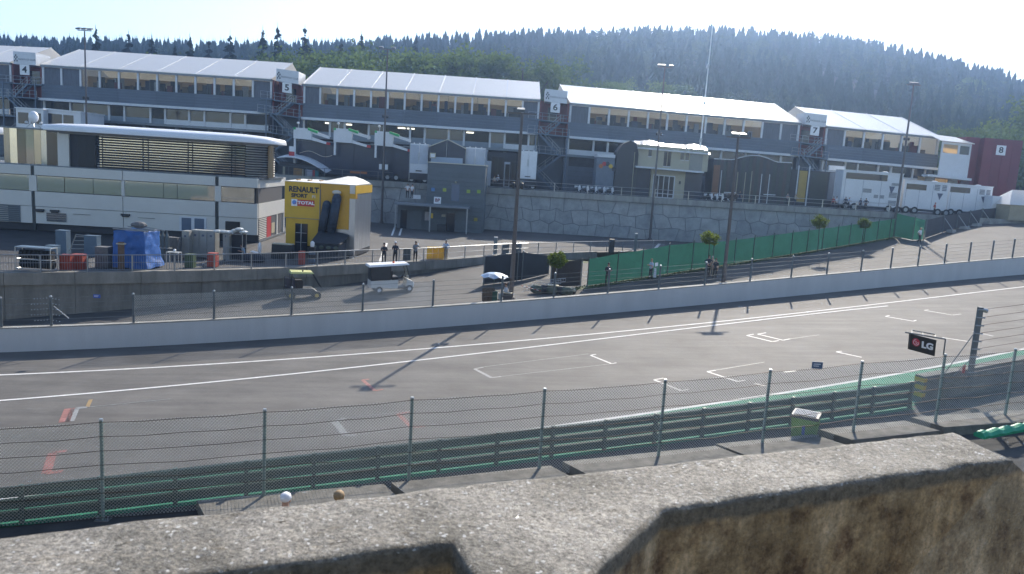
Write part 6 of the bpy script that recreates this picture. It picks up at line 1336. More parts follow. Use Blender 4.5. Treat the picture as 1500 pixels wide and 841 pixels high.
# tall steel frame, small table frame, spare objects
q = onpad(118, 375); t = thing('tube_rack', 'leaning tubular steel rack between two flight cases', 'frame', q); m_ = MB()
for k in range(4): m_.tube([q + V((-.7 + .12 * k, 0, .5 + .3 * k)), q + V((.5 + .1 * k, 0, .55 + .3 * k))], .03)
m_.tube([q + V((-.8, 0, .3)), q + V((-.3, 0, 1.55)), q + V((.85, 0, 1.5)), q + V((.6, 0, .3))], .035); m_.build('tubes', alu, t)
q = onpad(255, 396); t = thing('table_frame', 'small pale steel table frame behind the railing', 'table', q); m_ = MB()
for x in (-.4, .4):
    for y in (-.25, .25): m_.cyl(q + V((x, y, 0)), q + V((x, y, 1.2)), .03, n=5)
m_.build('legs', M('pale_rack_steel', (.5, .5, .47), .4, .5, var=0), t); MB().box(q.x - .42, q.x + .42, q.y - .27, q.y + .27, q.z + 1.2, q.z + 1.26).build('top', M('pale_rack_steel', (.5, .5, .47), .4, .5, var=0), t); MB().ball(q + V((.05, 0, 1.36)), .1).build('helmet', truck_white, t)
q = onpad(243, 384); t = thing('gas_rack', 'grey gas cylinder rack right of the blue tarp', 'rack', q)
for k in range(5): 
    MB().lathe(q + V((-1.1 + .3 * k, 0, 0)), [(.13, 0), (.13, 1.9), (.06, 2.1), (.05, 2.25)], 9).build('cylinder', M('gas_grey', (.1, .12, .12), .5, var=.1), t)
MB().box(q.x - 1.3, q.x + .4, q.y - .2, q.y + .2, q.z + 1.0, q.z + 1.05).build('rack_bar', alu, t)
crate(254, 380, .9, .6, 1.6, M('grey_bundle', (.12, .12, .12), .7, var=.3, scale=4), 'dim grey cabinet behind the pale table frame', 'cabinet', 'cabinet')
# crouching worker's motorbike cover / white chair, black box by yellow unit
q = onpad(374, 383); t = thing('plastic_chair', 'white plastic chair tipped on a dark heap beside the lockers', 'chair', q); MB().hexa([q + V(p) for p in ((-.3, -.3, .75), (.35, -.3, .6), (.35, .3, .6), (-.3, .3, .75), (-.3, -.3, .8), (.35, -.3, .65), (.35, .3, .65), (-.3, .3, .8))]).build('seat', truck_white, t)
MB().ball(q + V((.32, 0, 1.05)), .42, (.25, .8, 1.1), 10, 7).build('backrest', truck_white, t)
for x, y in ((-.25, -.25), (.3, -.25), (.3, .25), (-.25, .25)): MB().cyl(q + V((x, y, .7)), q + V((x * 1.3, y * 1.3, .3)), .025, n=5).build('leg', truck_white, t)
o = MB().ball(onpad(368, 384) + V((0, .2, .25)), .7, (1.5, .8, .6), 12, 6).build('dark_heap', navy_cloth, smooth=True); tag(o, 'dark cloth heap under the tipped white chair', 'heap')
crate(414, 379, 1.6, .8, 1.15, darkbox, 'black box with crumpled white sheet on top left of the yellow unit', 'black_box', 'box', cream)
for k, (x, y) in enumerate([(470, 378), (482, 377), (494, 377), (503, 377)]): crate(x, y, .45, .4, 1.35 + .12 * (k % 2), M(['gas_grey', 'case_slate', 'dull_olive', 'bin_slate'][k], (.1, .11, .11)), ['grey slim box before the low dark tent, leftmost of four', 'slate slim box before the low dark tent', 'olive slim box before the low dark tent', 'slate slim box at the right corner of the yellow unit'][k], 'slim_case', 'case')
q = onpad(457, 386); t = thing('water_dispenser', 'white and black dispenser stand before the yellow unit', 'dispenser', q)
for k in range(4): MB().box(q.x - .22, q.x + .22, q.y - .15, q.y + .15, q.z + .1 + .3 * k, q.z + .36 + .3 * k).build('drawer', black if k % 2 else dkblue, t)
MB().lathe(q + V((0, 0, 1.3)), [(.14, 0), (.16, .1), (.16, .35), (.05, .45)], 10).build('bottle', truck_white, t)
# scooters parked on the upper paddock behind the railing
def scooter():
    t = thing('scooter', 'x', 'scooter', (0, 0, 0), 0, 'scooters parked behind the sunlit railing')
    for x in (-.55, .55):
        o = MB().cyl((x, -.05, .24), (x, .05, .24), .24, n=10).build('wheel', rubber, t, local=True); MB().cyl((x, -.06, .24), (x, .06, .24), .1, n=8).build('rim', steel, o, local=True)
    MB().hexa([(-.75, -.12, .35), (.1, -.12, .25), (.1, .12, .25), (-.75, .12, .35), (-.75, -.1, .65), (.05, -.12, .62), (.05, .12, .62), (-.75, .1, .65)]).build('body', darkbox, t, local=True); MB().box(-.7, .0, -.12, .12, .66, .78).build('seat', black, t, local=True)
    MB().hexa([(.35, -.15, .3), (.45, -.15, .3), (.45, .15, .3), (.35, .15, .3), (.2, -.18, .95), (.3, -.18, .98), (.3, .18, .98), (.2, .18, .95)]).build('leg_shield', truck_white, t, local=True); MB().cyl((.2, -.3, 1.02), (.2, .3, 1.02), .025, n=6).build('handlebar', steel, t, local=True); MB().ball((.3, 0, 1.0), .09).build('headlight', white_metal, t, local=True)
    MB().box(-.95, -.65, -.17, .17, .72, 1.0).build('top_box', truck_white, t, local=True); return t
sc = scooter()
def chil(o): return KIDS(o)
spots = [(848, 'white fronted scooter beside the railing, leftmost of the row left of cream house'), (860, 'white fronted scooter second in the row left of cream house'), (872, 'white fronted scooter third in the row left of cream house'), (884, 'white fronted scooter fourth in the row left of cream house'), (896, 'white fronted scooter at the right end of the row left of cream house'), (1042, 'white fronted scooter right of the cream house, first of four'), (1050, 'white fronted scooter right of the cream house, second of four'), (1058, 'white fronted scooter right of the cream house, third of four'), (1066, 'white fronted scooter right of the cream house, last of four')]
for k, (x, l_) in enumerate(spots):
    o = sc if k == 0 else copy_tree(sc); q = P(x, 268, WY + 1.0); o.location = (q.x, WY + 1.0, DECKZ); o.rotation_euler = (0, 0, -1.2 + .05 * k); o['label'] = l_
# ================================================================== people
skin_m = M('skin', (.45, .27, .19), .6, var=0)
hair_c = {'dark': (.02, .015, .012), 'brown': (.09, .05, .03), 'blond': (.3, .2, .1), 'grey': (.3, .29, .28), 'white': (.75, .75, .78), 'straw': (.4, .32, .18), 'blue': (.03, .06, .2), 'red': (.4, .03, .03)}
ARMS = {'down': ((.24, .03, 1.15), (.25, -.06, .89)), 'crossed': ((.25, -.03, 1.16), (-.06, -.22, 1.19)), 'rail': ((.28, -.1, 1.2), (.22, -.32, 1.1)), 'hold': ((.24, -.03, 1.16), (.1, -.29, 1.24)), 'hips': ((.37, .06, 1.2), (.17, -.05, 1.03)), 'swing': ((.25, .1, 1.16), (.24, .02, .93)), 'point': ((.3, -.18, 1.28), (.26, -.45, 1.34))}
def person(loc, face, shirt, trousers, label, hair='dark', arms='down', legs='stand', h=1.77, long=False, arms2=None, group=None, lean=0., hat=None):
    t = thing('person', label, 'person', loc, face, group)
    s = h / 1.77
    J = {}
    sit = legs == 'sit'; dzp = -.48 if sit else (-.42 if legs == 'crouch' else 0)
    def off(p): return (p[0], p[1] - (lean * max(0, p[2] - .95)), p[2] + dzp)
    for k, p in dict(pel=(0, 0, .95), wai=(0, .0, 1.1), che=(0, .015, 1.3), nkb=(0, .015, 1.47), nck=(0, -.005, 1.545), hd=(0, -.025, 1.635), cr=(0, -.015, 1.735)).items(): J[k] = off(p)
    edges = [('pel', 'wai', 'T'), ('wai', 'che', 'T'), ('che', 'nkb', 'T'), ('nkb', 'nck', 'S'), ('nck', 'hd', 'S'), ('hd', 'cr', 'S')]
    rad = dict(pel=(.165, .115), wai=(.145, .105), che=(.175, .12), nkb=(.1, .075), nck=(.055, .055), hd=(.082, .098), cr=(.06, .07))
    for i, sd_ in enumerate((1, -1)):
        n_ = 'RL'[i]; ap = ARMS[(arms2 or arms) if i else arms]
        J['sh' + n_] = off((.17 * sd_, .015, 1.41)); J['el' + n_] = off((ap[0][0] * sd_, ap[0][1], ap[0][2])); J['wr' + n_] = off((ap[1][0] * sd_, ap[1][1], ap[1][2]))
        e, w_ = V(J['el' + n_]), V(J['wr' + n_]); J['pa' + n_] = tuple(w_ + (w_ - e).normalized() * .075)
        rad.update({'sh' + n_: (.072, .072), 'el' + n_: (.047, .047), 'wr' + n_: (.031, .031), 'pa' + n_: (.038, .022)})
        edges += [('che', 'sh' + n_, 'T'), ('sh' + n_, 'el' + n_, 'T'), ('el' + n_, 'wr' + n_, 'T' if long else 'S'), ('wr' + n_, 'pa' + n_, 'S')]
        if sit: L_ = ((.1, -.05, .46), (.13, -.47, .5), (.12, -.45, .09), (.13, -.6, .035))
        elif legs == 'crouch': L_ = ((.1, 0, .5), (.16, -.36, .52), (.13, -.06, .09), (.14, -.22, .035))
        elif legs == 'walk': L_ = ((.085, 0, .9), (.09, -.17 if i else .02, .5), (.09, -.22 if i else .3, .09 if i else .13), (.1, -.38 if i else .16, .035 if i else .05))
        else: L_ = ((.095, 0, .9), (.105 + .015 * i, -.03, .5), (.11 + .02 * i, .02 - .05 * i, .085), (.13 + .03 * i, -.15 - .05 * i, .035))
        for k, p in zip(('hp', 'kn', 'an', 'to'), L_): J[k + n_] = (p[0] * sd_, p[1], p[2])
        rad.update({'hp' + n_: (.095, .1), 'kn' + n_: (.064, .066), 'an' + n_: (.045, .048), 'to' + n_: (.042, .034)})
        edges += [('pel', 'hp' + n_, 'L'), ('hp' + n_, 'kn' + n_, 'L'), ('kn' + n_, 'an' + n_, 'L'), ('an' + n_, 'to' + n_, 'F')]
    if sit or legs == 'crouch':
        pass
    keys = list(J); me = bpy.data.meshes.new('person'); me.from_pydata([tuple(c * s for c in J[k]) for k in keys], [(keys.index(a), keys.index(b)) for a, b, _ in edges], [])
    ob = bpy.data.objects.new('tmp', me); COL.objects.link(ob); mo = ob.modifiers.new('s', 'SKIN'); mo.use_smooth_shade = True
    if not me.skin_vertices: bpy.data.objects.remove(ob); return t
    for i, k in enumerate(keys): me.skin_vertices[0].data[i].radius = tuple(r * s for r in rad[k]); me.skin_vertices[0].data[i].use_root = (k == 'pel')
    sb_ = ob.modifiers.new('b', 'SUBSURF'); sb_.levels = 1; sb_.render_levels = 1
    DEFER.append((t, ob, J, edges, s, shirt, trousers, hair, hat, face))
    return t
DEFER = []
def finish_people():
    dg = bpy.context.evaluated_depsgraph_get()
    for t, ob, J, edges, s, shirt, trousers, hair, hat, face in DEFER:
        me = bpy.data.meshes.new_from_object(ob.evaluated_get(dg)); bpy.data.objects.remove(ob)
        shoe = M('dark_shoes', (.02, .02, .02), .6, var=0)
        seg = [(V(J[a]) * s, V(J[b]) * s, k) for a, b, k in edges]; mats = {'T': 0, 'L': 1, 'S': 2, 'F': 3}
        me.materials.clear()
        for m_ in (shirt, trousers, skin_m, shoe): me.materials.append(m_)
        for p in me.polygons:
            c = p.center; best = min(seg, key=lambda q: (c - (q[0] + (q[1] - q[0]) * min(1, max(0, (c - q[0]).dot(q[1] - q[0]) / max(1e-9, (q[1] - q[0]).length_squared))))).length)
            p.material_index = mats[best[2]]; p.use_smooth = True
        bm = bmesh.new(); bm.from_mesh(me)
        def addm(mb_, mi):
            b0 = [bm.verts.new(v_) for v_ in mb_.v]
            for f in mb_.f:
                try: ff = bm.faces.new([b0[i] for i in f]); ff.material_index = mi
                except ValueError: pass
        for n_, sd_ in (('R', 1), ('L', -1)):      # fingers and thumb
            w_, pa = V(J['wr' + n_]) * s, V(J['pa' + n_]) * s; d = (pa - w_).normalized(); sdv = d.orthogonal().normalized(); nv = d.cross(sdv); m_ = MB()
            for k in range(4):
                b = pa + sdv * (-.027 + .018 * k) * s; ln = (.07, .08, .075, .058)[k] * s; mid = b + d * ln * .55; m_.cyl(b - d * .02, mid, .0095 * s, .0085 * s, 4); m_.cyl(mid, mid + (d + nv * .5).normalized() * ln * .45, .0085 * s, .006 * s, 4)
            b = w_ + d * .03 * s - sdv * .02 * s; m_.cyl(b, b + (d * .7 - sdv * .8).normalized() * .055 * s, .012 * s, .008 * s, 4); addm(m_, 2)
        hd = V(J['hd']) * s; m_ = MB(); m_.add([hd + V((-.016, -.085, -.03)) * s, hd + V((.016, -.085, -.03)) * s, hd + V((0, -.085, .02)) * s, hd + V((0, -.122, -.025)) * s], [(0, 1, 3), (1, 2, 3), (2, 0, 3)]); 
        for sd_ in (-1, 1): m_.ball(hd + V((.078 * sd_, .01, -.005)) * s, .028 * s, (.4, .8, 1.2), 5, 4)
        addm(m_, 2); m_ = MB()
        for sd_ in (-1, 1): m_.ball(hd + V((.032 * sd_, -.088, .018)) * s, .011 * s, n=5, m=4)
        m_.box(hd.x - .025 * s, hd.x + .025 * s, hd.y - .097 * s, hd.y - .085 * s, hd.z - .056 * s, hd.z - .049 * s); addm(m_, 3)
        bm.to_mesh(me); bm.free(); o = bpy.data.objects.new('body', me); COL.objects.link(o); o.parent = t
        m_ = MB(); m_.ball(hd + V((0, .012, .05)) * s, .108 * s, (.92, 1.05, .85), 10, 6); m_.v = [tuple(q) for q in m_.v]
        v2 = [(x, y, max(z, hd.z + (.035 if y < hd.y - .02 * s else -.05 * s))) for x, y, z in m_.v]; m_.v = v2
        hm = M('hair_' + hair, hair_c[hair], .7, var=.2, scale=20)
        m_.build('hat' if hat else 'hair', M('hat_' + hat, hair_c[hat], .7, var=.1) if hat else hm, t, local=True, smooth=True)
        if hat == 'straw': MB().lathe(hd + V((0, -.02, .075)) * s, [(.17 * s, 0), (.165 * s, .012 * s), (.1 * s, .02 * s)], 10).build('brim', M('hat_' + hat, hair_c[hat], .7, var=.1), t, local=True)
C_ = lambda n_, c: M('cloth_' + n_, c, .8, var=.12, scale=6)
dk, blk, wht, lbl = C_('navy', (.025, .03, .045)), C_('black', (.015, .015, .017)), C_('white', (.68, .69, .7)), C_('light_blue', (.42, .5, .64))
khaki, yellow_c, red_c, grey_c, tan_c = C_('khaki', (.35, .31, .24)), C_('yellow', (.55, .5, .12)), C_('red', (.4, .05, .03)), C_('grey', (.2, .21, .22)), C_('tan', (.45, .38, .28))
pp = lambda x, y: PZ(x, y, PADZ)
person(pp(562, 388), .15, dk, blk, 'person in dark clothes with folded arms behind the railing, left of two', 'dark', 'crossed', h=1.78, long=True)
person(pp(578.5, 387), -.2, dk, blk, 'person in dark jacket with pale hair and folded arms behind the railing', 'white', 'crossed', h=1.86, long=True)
p3 = person(pp(608, 384.5), .5, grey_c, blk, 'person in dark vest holding a camera beside the slate grey bin', 'dark', 'point', h=1.8, long=True, arms2='hold')
person(pp(652.5, 381), 0, lbl, khaki, 'person in pale blue shirt and khaki trousers leaning on the railing beside yellow bins', 'grey', 'rail', h=1.8, long=True, lean=.12)
person(pp(748, 337), pi, yellow_c, grey_c, 'person in pale yellow top standing at the foot of the stone wall', 'dark')
zt = P(600, 289.5, 95).z
T_c = Vector
person(P(596.5, 290, 95.0), .3, wht, blk, 'person in white shirt on the porch roof, left of two', 'dark', 'hips', h=1.75); person(P(603.5, 290.5, 95.2), -.6, wht, blk, 'person in white shirt on the porch roof, right of two', 'brown', 'down', h=1.72)
def lane(x, Y): X = P(x, 410, Y).x; return V((X, Y, lz(X, Y)))
person(lane(890, 59), .1, C_('charcoal', (.03, .03, .034)), blk, 'person with dark bushy hair in dark clothes before the green fence', 'dark', 'crossed', h=1.85, long=True)
person(lane(952.5, 62), -1.0, lbl, C_('dark_shorts', (.03, .03, .04)), 'fair haired person in light blue shirt reading a white sheet at the green fence', 'blond', 'hold', h=1.76)
q = lane(952.5, 62); o = MB().hexa([q + V(p) for p in ((.25, -.2, 1.15), (.52, -.12, 1.22), (.5, -.1, 1.5), (.24, -.18, 1.45), (.25, -.19, 1.15), (.52, -.11, 1.22), (.5, -.09, 1.5), (.24, -.17, 1.45))]).build('paper_sheet', wh); tag(o, 'white paper sheet held up by the fair haired person', 'paper')
o = MB().hexa([q + V(p) for p in ((.2, -.1, .25), (.45, -.1, .25), (.45, .1, .25), (.2, .1, .25), (.25, -.04, 1.0), (.4, -.04, 1.0), (.4, .04, 1.0), (.25, .04, 1.0))]).build('shoulder_bag', C_('pale_bag', (.5, .55, .6))); tag(o, 'long pale bag hanging beside the fair haired person', 'bag')
person(lane(1036, 65.8), .3, dk, blk, 'person in navy top, left of three chatting before the brown mast', 'brown', 'hips', h=1.84); person(lane(1041, 66.1), -.2, tan_c, khaki, 'person in pale top, middle of three chatting before the brown mast', 'grey', 'hold', h=1.7); person(lane(1046.5, 65.7), -.7, dk, blk, 'person in dark top, right of three chatting before the brown mast', 'dark', 'down', h=1.8)
q = G(1346, 357); person(og(q.x, q.y), .5, wht, blk, 'person in white shirt and straw hat walking beside the green tarpaulin', 'brown', 'swing', 'walk', h=1.78, hat='straw', arms2='hips')
q = G(741, 443); q = og(q.x, q.y); person((q.x - .05, q.y + .55, q.z), -1.2, C_('pale_overall', (.5, .53, .58)), C_('pale_overall', (.5, .53, .58)), 'marshal in pale overalls sitting under the blue parasol', 'brown', 'hold', 'sit', h=1.75, long=True)
t = thing('stool', 'small dark stool under the seated marshal', 'stool', (q.x - .05, q.y + .6, q.z)); MB().box(q.x - .25, q.x + .15, q.y + .42, q.y + .8, q.z + .3, q.z + .36).build('seat', black, t)
for x, y in ((-.2, .47), (.1, .47), (.1, .75), (-.2, .75)): MB().cyl((q.x + x, q.y + y, q.z), (q.x + x, q.y + y, q.z + .3), .02, n=5).build('leg', black, t)
person(pp(358, 383), -.9, C_('sky_blue', (.3, .42, .55)), blk, 'person in light blue shirt crouching beside the tipped white chair', 'dark', 'hold', 'crouch', h=1.75, lean=.3)
person(V((P(418, 740, 12.6).x, 12.6, 1.88)), pi, wht, dk, 'person in white cap looking at the track just below the parapet', 'brown', h=1.76, hat='white')
person(V((P(496, 735, 12.5).x, 12.5, 2.0)), pi, grey_c, dk, 'person with blond hair looking at the track just below the parapet', 'blond', h=1.78)
dk_ = [(1222, red_c, 'person in red top at the sunlit railing near the transporters', 'dark'), (1226.5, wht, 'person in white shirt just right of the red top at the railing', 'brown'), (1240, dk, 'person in navy top, left of a pair before the tall transporter', 'grey'), (1245, lbl, 'person in pale top, right of a pair before the tall transporter', 'white'), (1262, dk, 'person in dark top leaning on the railing, left of a pair by the mast', 'dark'), (1270, C_('charcoal', (.03, .03, .034)), 'person in charcoal top, right of a pair by the right mast', 'dark'), (1166, tan_c, 'person in tan top alone below the yellow panel', 'grey'), (1154, grey_c, 'person in grey top alone at the railing left of the yellow panel', 'dark'), (1084, dk, 'person in dark top beside the scooters right of the cream house', 'brown'), (1372, red_c, 'person in red cap and dark clothes before the middle transporter', 'red'), (703, C_('charcoal', (.03, .03, .034)), 'person in charcoal top between the control building and lone transporter', 'dark'), (728, wht, 'person in white top with pale hair behind the railing beside the lone transporter', 'white'), (723, tan_c, 'person in tan top next to the one in white', 'dark')]
for k, (x, c_, l_, hr) in enumerate(dk_):
    Yd = WY + .9 + .25 * (k % 3); person(V((P(x, 285, Yd).x, Yd, DECKZ)), (k * 1.3) % 2 - 1, c_, blk if k % 2 else dk, l_, hr, ['down', 'hips', 'rail', 'crossed'][k % 4], h=1.68 + .04 * (k % 4))
finish_people()
# ================================================================== trees
def leafmat(name, a, b, tr=.4):
    m = bpy.data.materials.new(name); m.use_nodes = True; n = m.node_tree.nodes; L = m.node_tree.links; bs = n['Principled BSDF']; out = n['Material Output']
    oi = n.new('ShaderNodeObjectInfo'); tc = n.new('ShaderNodeNewGeometry'); ns = n.new('ShaderNodeTexNoise'); ns.inputs['Scale'].default_value = .35; L.new(tc.outputs['Position'], ns.inputs['Vector'])
    ad = n.new('ShaderNodeMath'); ad.operation = 'MULTIPLY_ADD'; L.new(oi.outputs['Random'], ad.inputs[0]); ad.inputs[1].default_value = .35; L.new(ns.outputs[0], ad.inputs[2])
    rp = n.new('ShaderNodeValToRGB'); e = rp.color_ramp.elements; e[0].position = .4; e[1].position = .85; e[0].color = (*a, 1); e[1].color = (*b, 1); L.new(ad.outputs[0], rp.inputs[0])
    L.new(rp.outputs[0], bs.inputs['Base Color']); bs.inputs['Roughness'].default_value = .9; bs.inputs['Specular IOR Level'].default_value = .12
    tl = n.new('ShaderNodeBsdfTranslucent'); L.new(rp.outputs[0], tl.inputs[0]); mx = n.new('ShaderNodeMixShader'); mx.inputs[0].default_value = tr; L.new(bs.outputs[0], mx.inputs[1]); L.new(tl.outputs[0], mx.inputs[2]); L.new(mx.outputs[0], out.inputs[0]); return m
leaf_l = leafmat('light_leaves', (.05, .09, .02), (.115, .17, .04), .42); leaf_d = leafmat('spruce_needles', (.008, .018, .01), (.017, .033, .014), .06); leaf_b = leafmat('young_leaves', (.07, .12, .02), (.16, .2, .03), .5)
bark = M('bark', (.06, .048, .036), .9, var=.3, scale=4)
rt_ = random.Random(21)
def leafquads(mb, c, n_, spread, size, r=rt_, flat=.0):
    for _ in range(n_):
        p = V((r.gauss(0, 1), r.gauss(0, 1), r.gauss(0, .8))) * spread + c
        a = V((r.uniform(-1, 1), r.uniform(-1, 1), r.uniform(-1, 1))).normalized(); b = a.orthogonal().normalized(); b = (b + a.cross(b) * r.uniform(-1, 1)).normalized(); s_ = size * r.uniform(.6, 1.3)
        mb.add([p - a * s_ * .5, p + b * s_ * .35, p + a * s_ * .5, p - b * s_ * .35], [(0, 1, 2, 3)])
def decid_mesh(seed, H=12., W=3.6, clumps=46, per=75, size=.36):
    r = random.Random(seed); cr = MB(); tk = MB(); tk.cyl((0, 0, -.5), (.1, .05, H * .45), .22, .13, 8); tk.cyl((.1, .05, H * .45), (0, 0, H * .85), .13, .04, 6)
    cs = []
    for k in range(clumps):
        a = r.uniform(0, 2 * pi); t = .2 + .7 * r.random() ** .85; rr = W * (sin(min(1, (t - .1) / .82) * pi * .86) ** .7) * r.uniform(.45, 1.05)
        c = V((rr * cos(a), rr * sin(a), H * t)); cs.append(c); leafquads(cr, c, per, .4 + .22 * r.random(), size, r)
    for c in cs[::6]: tk.cyl((.05, 0, c.z * .55), tuple(c), .07, .02, 5)
    return cr, tk
def conif_mesh(seed, H=20., W=3.4, layers=26, fr=14):
    r = random.Random(seed); cr = MB(); tk = MB(); tk.cyl((0, 0, -.5), (0, 0, H * .97), .28, .03, 7)
    for j in range(layers):
        t = j / layers; z = H * (.1 + .88 * t); R_ = W * (1 - t) ** .85 * r.uniform(.75, 1.1) + .12
        for i in range(fr):
            a = 2 * pi * (i + r.random()) / fr; L_ = R_ * r.uniform(.6, 1.12); z += r.uniform(-.32, .32) * H / 20; d = V((cos(a), sin(a), 0)); s_ = V((-sin(a), cos(a), 0)); dr = L_ * r.uniform(.25, .5)
            b = V((0, 0, z)); 
            for q in (0, 1, 2):
                f0, f1 = q / 3, (q + 1) / 3; w0, w1 = .34 * (1 - f0 * .7) * (L_ * .38 + .2), .34 * (1 - f1 * .9) * (L_ * .38 + .2)
                p0 = b + d * L_ * f0 - V((0, 0, dr * f0 ** 1.3)); p1 = b + d * L_ * f1 - V((0, 0, dr * f1 ** 1.3)); cr.add([p0 - s_ * w0 - V((0, 0, .25 * r.random())), p0 + s_ * w0, p1 + s_ * w1 - V((0, 0, .3 * r.random())), p1 - s_ * w1], [(0, 1, 2, 3)]); hg = V((0, 0, (.28 + .5 * (1 - t)) * r.uniform(.7, 1.3))); cr.add([p0, p1, p1 - hg * .6 + s_ * r.uniform(-.25, .25), p0 - hg + s_ * r.uniform(-.3, .3)], [(0, 1, 2, 3)])
    for k in range(3): cr.add([(-.05, 0, H * .96), (.05, 0, H * .96), (0, .05 * k, H * 1.02)], [(0, 1, 2)])
    return cr, tk
protos = {}
def tree(kind, var, loc, H, label, group, wsc=1.0):
    k = (kind, var)
    if k not in protos:
        if kind == 'conifer': c_, t_ = conif_mesh(50 + var, W=4.3 + .6 * (var % 3)); h0 = 20.
        else: c_, t_ = decid_mesh(80 + var, W=3.1 + .6 * (var % 3)); h0 = 12.
        a = c_.build('crown', leaf_d if kind == 'conifer' else leaf_l); b = t_.build('trunk', bark); protos[k] = (a.data, b.data, h0); bpy.data.objects.remove(a); bpy.data.objects.remove(b)
    cm, tm, h0 = protos[k]; s_ = H / h0
    t = thing(kind + '_tree' if kind == 'conifer' else 'leafy_tree', label, 'tree', loc, rt_.uniform(0, 6), group); t.scale = (s_ * wsc, s_ * wsc, s_)
    for n_, m_ in (('crown', cm), ('trunk', tm)): o = bpy.data.objects.new(n_, m_); COL.objects.link(o); o.parent = t
    return t
def gz(px, Y): x = P(px, 100, Y).x; return V((x, Y, hz(x, Y)))
def bytop(kind, var, px, ytop, Y, label, group, wsc=1.):
    b = gz(px, Y); z = P(px, ytop, Y).z; b.z -= .3; b.x = P(px, ytop, Y).x; return tree(kind, var, b, max(4, z - b.z), label, group, wsc)
side = ['leftmost', 'second', 'third', 'fourth', 'fifth', 'sixth', 'seventh', 'eighth', 'ninth', 'tenth', 'eleventh', 'twelfth', 'thirteenth', 'fourteenth']
for k, (x, y, Y) in enumerate([(140, 38, 178), (188, 46, 182), (222, 50, 186), (256, 64, 176), (278, 50, 180), (306, 56, 188), (337, 43, 182), (385, 40, 190), (407, 36, 186), (447, 37, 192), (500, 56, 200), (530, 46, 215), (610, 50, 240), (1187, 41, 395)]):
    bytop('conifer', k % 4, x, y, Y, 'tall dark spruce rising above the pit roofs, %s from the left' % side[k] if k else 'tall dark spruce right behind the leftmost lamp mast', 'tall spruces behind the pit building', .9)
dl = [(12, 72, 176), (45, 80, 184), (78, 86, 174), (108, 78, 180), (165, 84, 172), (205, 80, 176), (240, 84, 174), (320, 88, 172), (362, 78, 176), (420, 70, 174), (440, 74, 182), (470, 62, 184), (495, 72, 172), (525, 66, 178), (552, 58, 190), (575, 72, 176), (602, 64, 184), (630, 68, 176), (660, 66, 178), (690, 68, 174), (718, 66, 180), (742, 74, 186), (768, 72, 178), (793, 80, 184), (816, 80, 200), (846, 112, 190), (880, 118, 205), (1408, 182, 180), (1440, 190, 186), (1465, 180, 178), (1484, 160, 184), (1500, 140, 190), (1384, 194, 190), (1352, 196, 215), (1425, 110, 330), (1350, 100, 360), (960, 118, 230), (930, 124, 220), (1000, 118, 240), (905, 112, 235)]
for k, (x, y, Y) in enumerate(dl):
    row = 'left' if x < 400 else 'middle' if x < 700 else 'centre right' if x < 1100 else 'far right'
    lab_ = 'light green leafy tree behind the pit roof'
    near = ('above the roof between signs four and five' if x < 400 else 'near the sign five tower' if x < 480 else 'above the roof right of sign five' if x < 640 else 'above the roof left of sign six' if x < 790 else 'near the sign six tower' if x < 900 else 'on the slope above the glaring roof' if x < 1100 else 'above the red block' if Y < 200 else 'high on the right slope') if x > 60 else 'above the roof left of sign four'
    n_ = sum(1 for q in dl[:k] if (lambda x2, Y2: ('a' if x2 <= 60 else 'b' if x2 < 400 else 'c' if x2 < 480 else 'd' if x2 < 640 else 'e' if x2 < 790 else 'f' if x2 < 900 else 'g' if x2 < 1100 else 'h' if Y2 < 200 else 'i'))(q[0], q[2]) == (lambda x2, Y2: ('a' if x2 <= 60 else 'b' if x2 < 400 else 'c' if x2 < 480 else 'd' if x2 < 640 else 'e' if x2 < 790 else 'f' if x2 < 900 else 'g' if x2 < 1100 else 'h' if Y2 < 200 else 'i'))(x, Y))
    bytop('leafy', k % 5, x, y, Y, 'light green leafy tree %s, %s listed along the row' % (near, side[n_]) if False else 'light green leafy tree %s, %s there' % (near, side[n_]), 'leafy trees behind the pit building', 1.15)
# small trees with clipped round crowns along the lane fence
for k, (x, y, yb, r_, l_) in enumerate([(818, 381, 424, .5, 'small bright green sapling in front of the dark screens'), (1040, 349, 396, .5, 'small round clipped tree at the green fence beside the brown mast'), (1201, 325, 369, .52, 'small round clipped tree at the green fence, left of the far pair'), (1266, 327, 357, .42, 'smallest round clipped tree at the green fence, right of the far pair')]):
    b = G(x - 4, yb); b = og(b.x, b.y - .1); top_ = P(x, y, b.y); t = thing('clipped_tree', l_, 'tree', b, 0, 'small trees along the pit lane fence')
    MB().cyl(b, (top_.x, b.y, top_.z), .045, .03, 7).build('trunk', bark, t); m_ = MB()
    for _ in range(60):
        a = V((rt_.gauss(0, 1), rt_.gauss(0, 1), rt_.gauss(0, 1))).normalized(); leafquads(m_, V((top_.x, b.y, top_.z)) + V((a.x * 1.15, a.y, a.z * .85)) * r_ * rt_.uniform(.6, 1.02) * (1.3 if k else 1.15), 22, .13, .17)
    m_.build('crown', leaf_b, t)
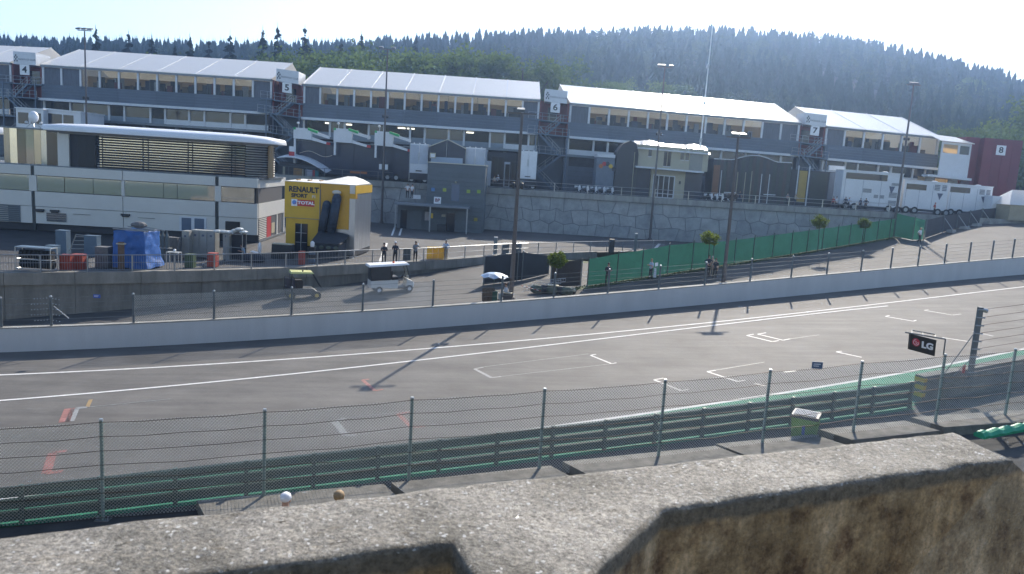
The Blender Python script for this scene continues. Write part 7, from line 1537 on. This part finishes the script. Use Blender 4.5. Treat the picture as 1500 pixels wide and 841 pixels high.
# far forest: one mass of spruces and broadleaf crowns over the hill
def forest(name, mat, seed, count, kind, cond):
    r = random.Random(seed); V_ = []; F_ = []; n_ = 0; b = 0
    var = []
    for k in range(4):
        m_ = MB(); rr = random.Random(seed * 10 + k)
        if kind == 'spruce':
            for j in range(8):
                t = j / 8; z = .12 + .86 * t; R_ = .19 * (1 - t) ** .9 + .012
                for i in range(7):
                    a = 2 * pi * (i + rr.random()) / 7; L_ = R_ * rr.uniform(.7, 1.25); d = V((cos(a), sin(a), 0)); s_ = V((-sin(a), cos(a), 0)) * R_ * .42
                    m_.add([(0, 0, z + .05), d * L_ * .6 - s_ + V((0, 0, z - .015)), d * L_ + V((0, 0, z - .1)), d * L_ * .6 + s_ + V((0, 0, z - .015))], [(0, 1, 2, 3)]); m_.add([(0, 0, z + .03), d * L_ + V((0, 0, z - .07)), d * L_ * .9 + V((0, 0, z - .15)), (0, 0, z - .1)], [(0, 1, 2, 3)])
            m_.add([(-.008, 0, .9), (.008, 0, .9), (0, 0, 1.03)], [(0, 1, 2)])
        else:
            for _ in range(26):
                a = rr.uniform(0, 2 * pi); t = rr.uniform(.25, 1); R_ = .3 * sin(min(1, (t - .1) / .8) * pi * .8) ** .7 * rr.uniform(.4, 1); leafquads(m_, V((R_ * cos(a), R_ * sin(a), t * .95)), 15, .045, .06, rr)
        var.append((np.array([tuple(v_) for v_ in m_.v]), m_.f))
    tries = 0
    while n_ < count and tries < count * 12:
        tries += 1; Y = r.uniform(196, 447) if r.random() < .72 else r.uniform(395, 446); X = r.uniform(-.78, .80) * Y
        if not cond(X, Y, r): continue
        h = r.uniform(11, 17) * (1.0 if kind == 'spruce' else .82); vs, fs = var[r.randrange(4)]; a = r.uniform(0, 6.28); ca, sa = cos(a) * h * r.uniform(.9, 1.15), sin(a) * h
        z0 = hz(X, Y); x_ = vs[:, 0] * ca - vs[:, 1] * sa + X; y_ = vs[:, 0] * sa + vs[:, 1] * ca + Y; V_.append(np.stack([x_, y_, vs[:, 2] * h + z0 - .3], 1)); F_ += [tuple(b + i for i in f) for f in fs]; b += len(vs); n_ += 1
    me = bpy.data.meshes.new(name); me.from_pydata(np.concatenate(V_).tolist(), [], F_); me.materials.append(mat); o = bpy.data.objects.new(name, me); COL.objects.link(o); o['kind'] = 'stuff'
def pxof(X, Y): return 750 + 1125 * X / Y
def mask(X, Y): return noise.noise(V((X * .012, Y * .02, 3.3)))
clear_ = lambda X, Y: not (800 < pxof(X, Y) < 900 and 205 < Y < 232)
forest('spruce_forest', leafmat('far_needles', (.009, .026, .012), (.018, .048, .018), .06), 5, 3900, 'spruce', lambda X, Y, r: clear_(X, Y) and (mask(X, Y) < .34 or Y > 380 or r.random() < .4) and not (pxof(X, Y) < 800 and Y < 235 and r.random() < .7))
forest('broadleaf_forest', leafmat('far_leaves', (.026, .052, .015), (.06, .098, .026), .25), 6, 850, 'leaf', lambda X, Y, r: clear_(X, Y) and (mask(X, Y) > .1 or Y < 260) and Y < 425)
# ================================================================== air
hzm = bpy.data.materials.new('haze'); hzm.use_nodes = True; nn_ = hzm.node_tree.nodes; nn_.remove(nn_['Principled BSDF'])
pv = nn_.new('ShaderNodeVolumePrincipled'); pv.inputs['Color'].default_value = (.46, .66, 1, 1); pv.inputs['Density'].default_value = .00058; pv.inputs['Anisotropy'].default_value = .87
hzm.node_tree.links.new(pv.outputs[0], nn_['Material Output'].inputs['Volume'])
MB().box(-1600, 1600, -500, 1900, -14.5, 150).build('haze', hzm, kind='stuff')
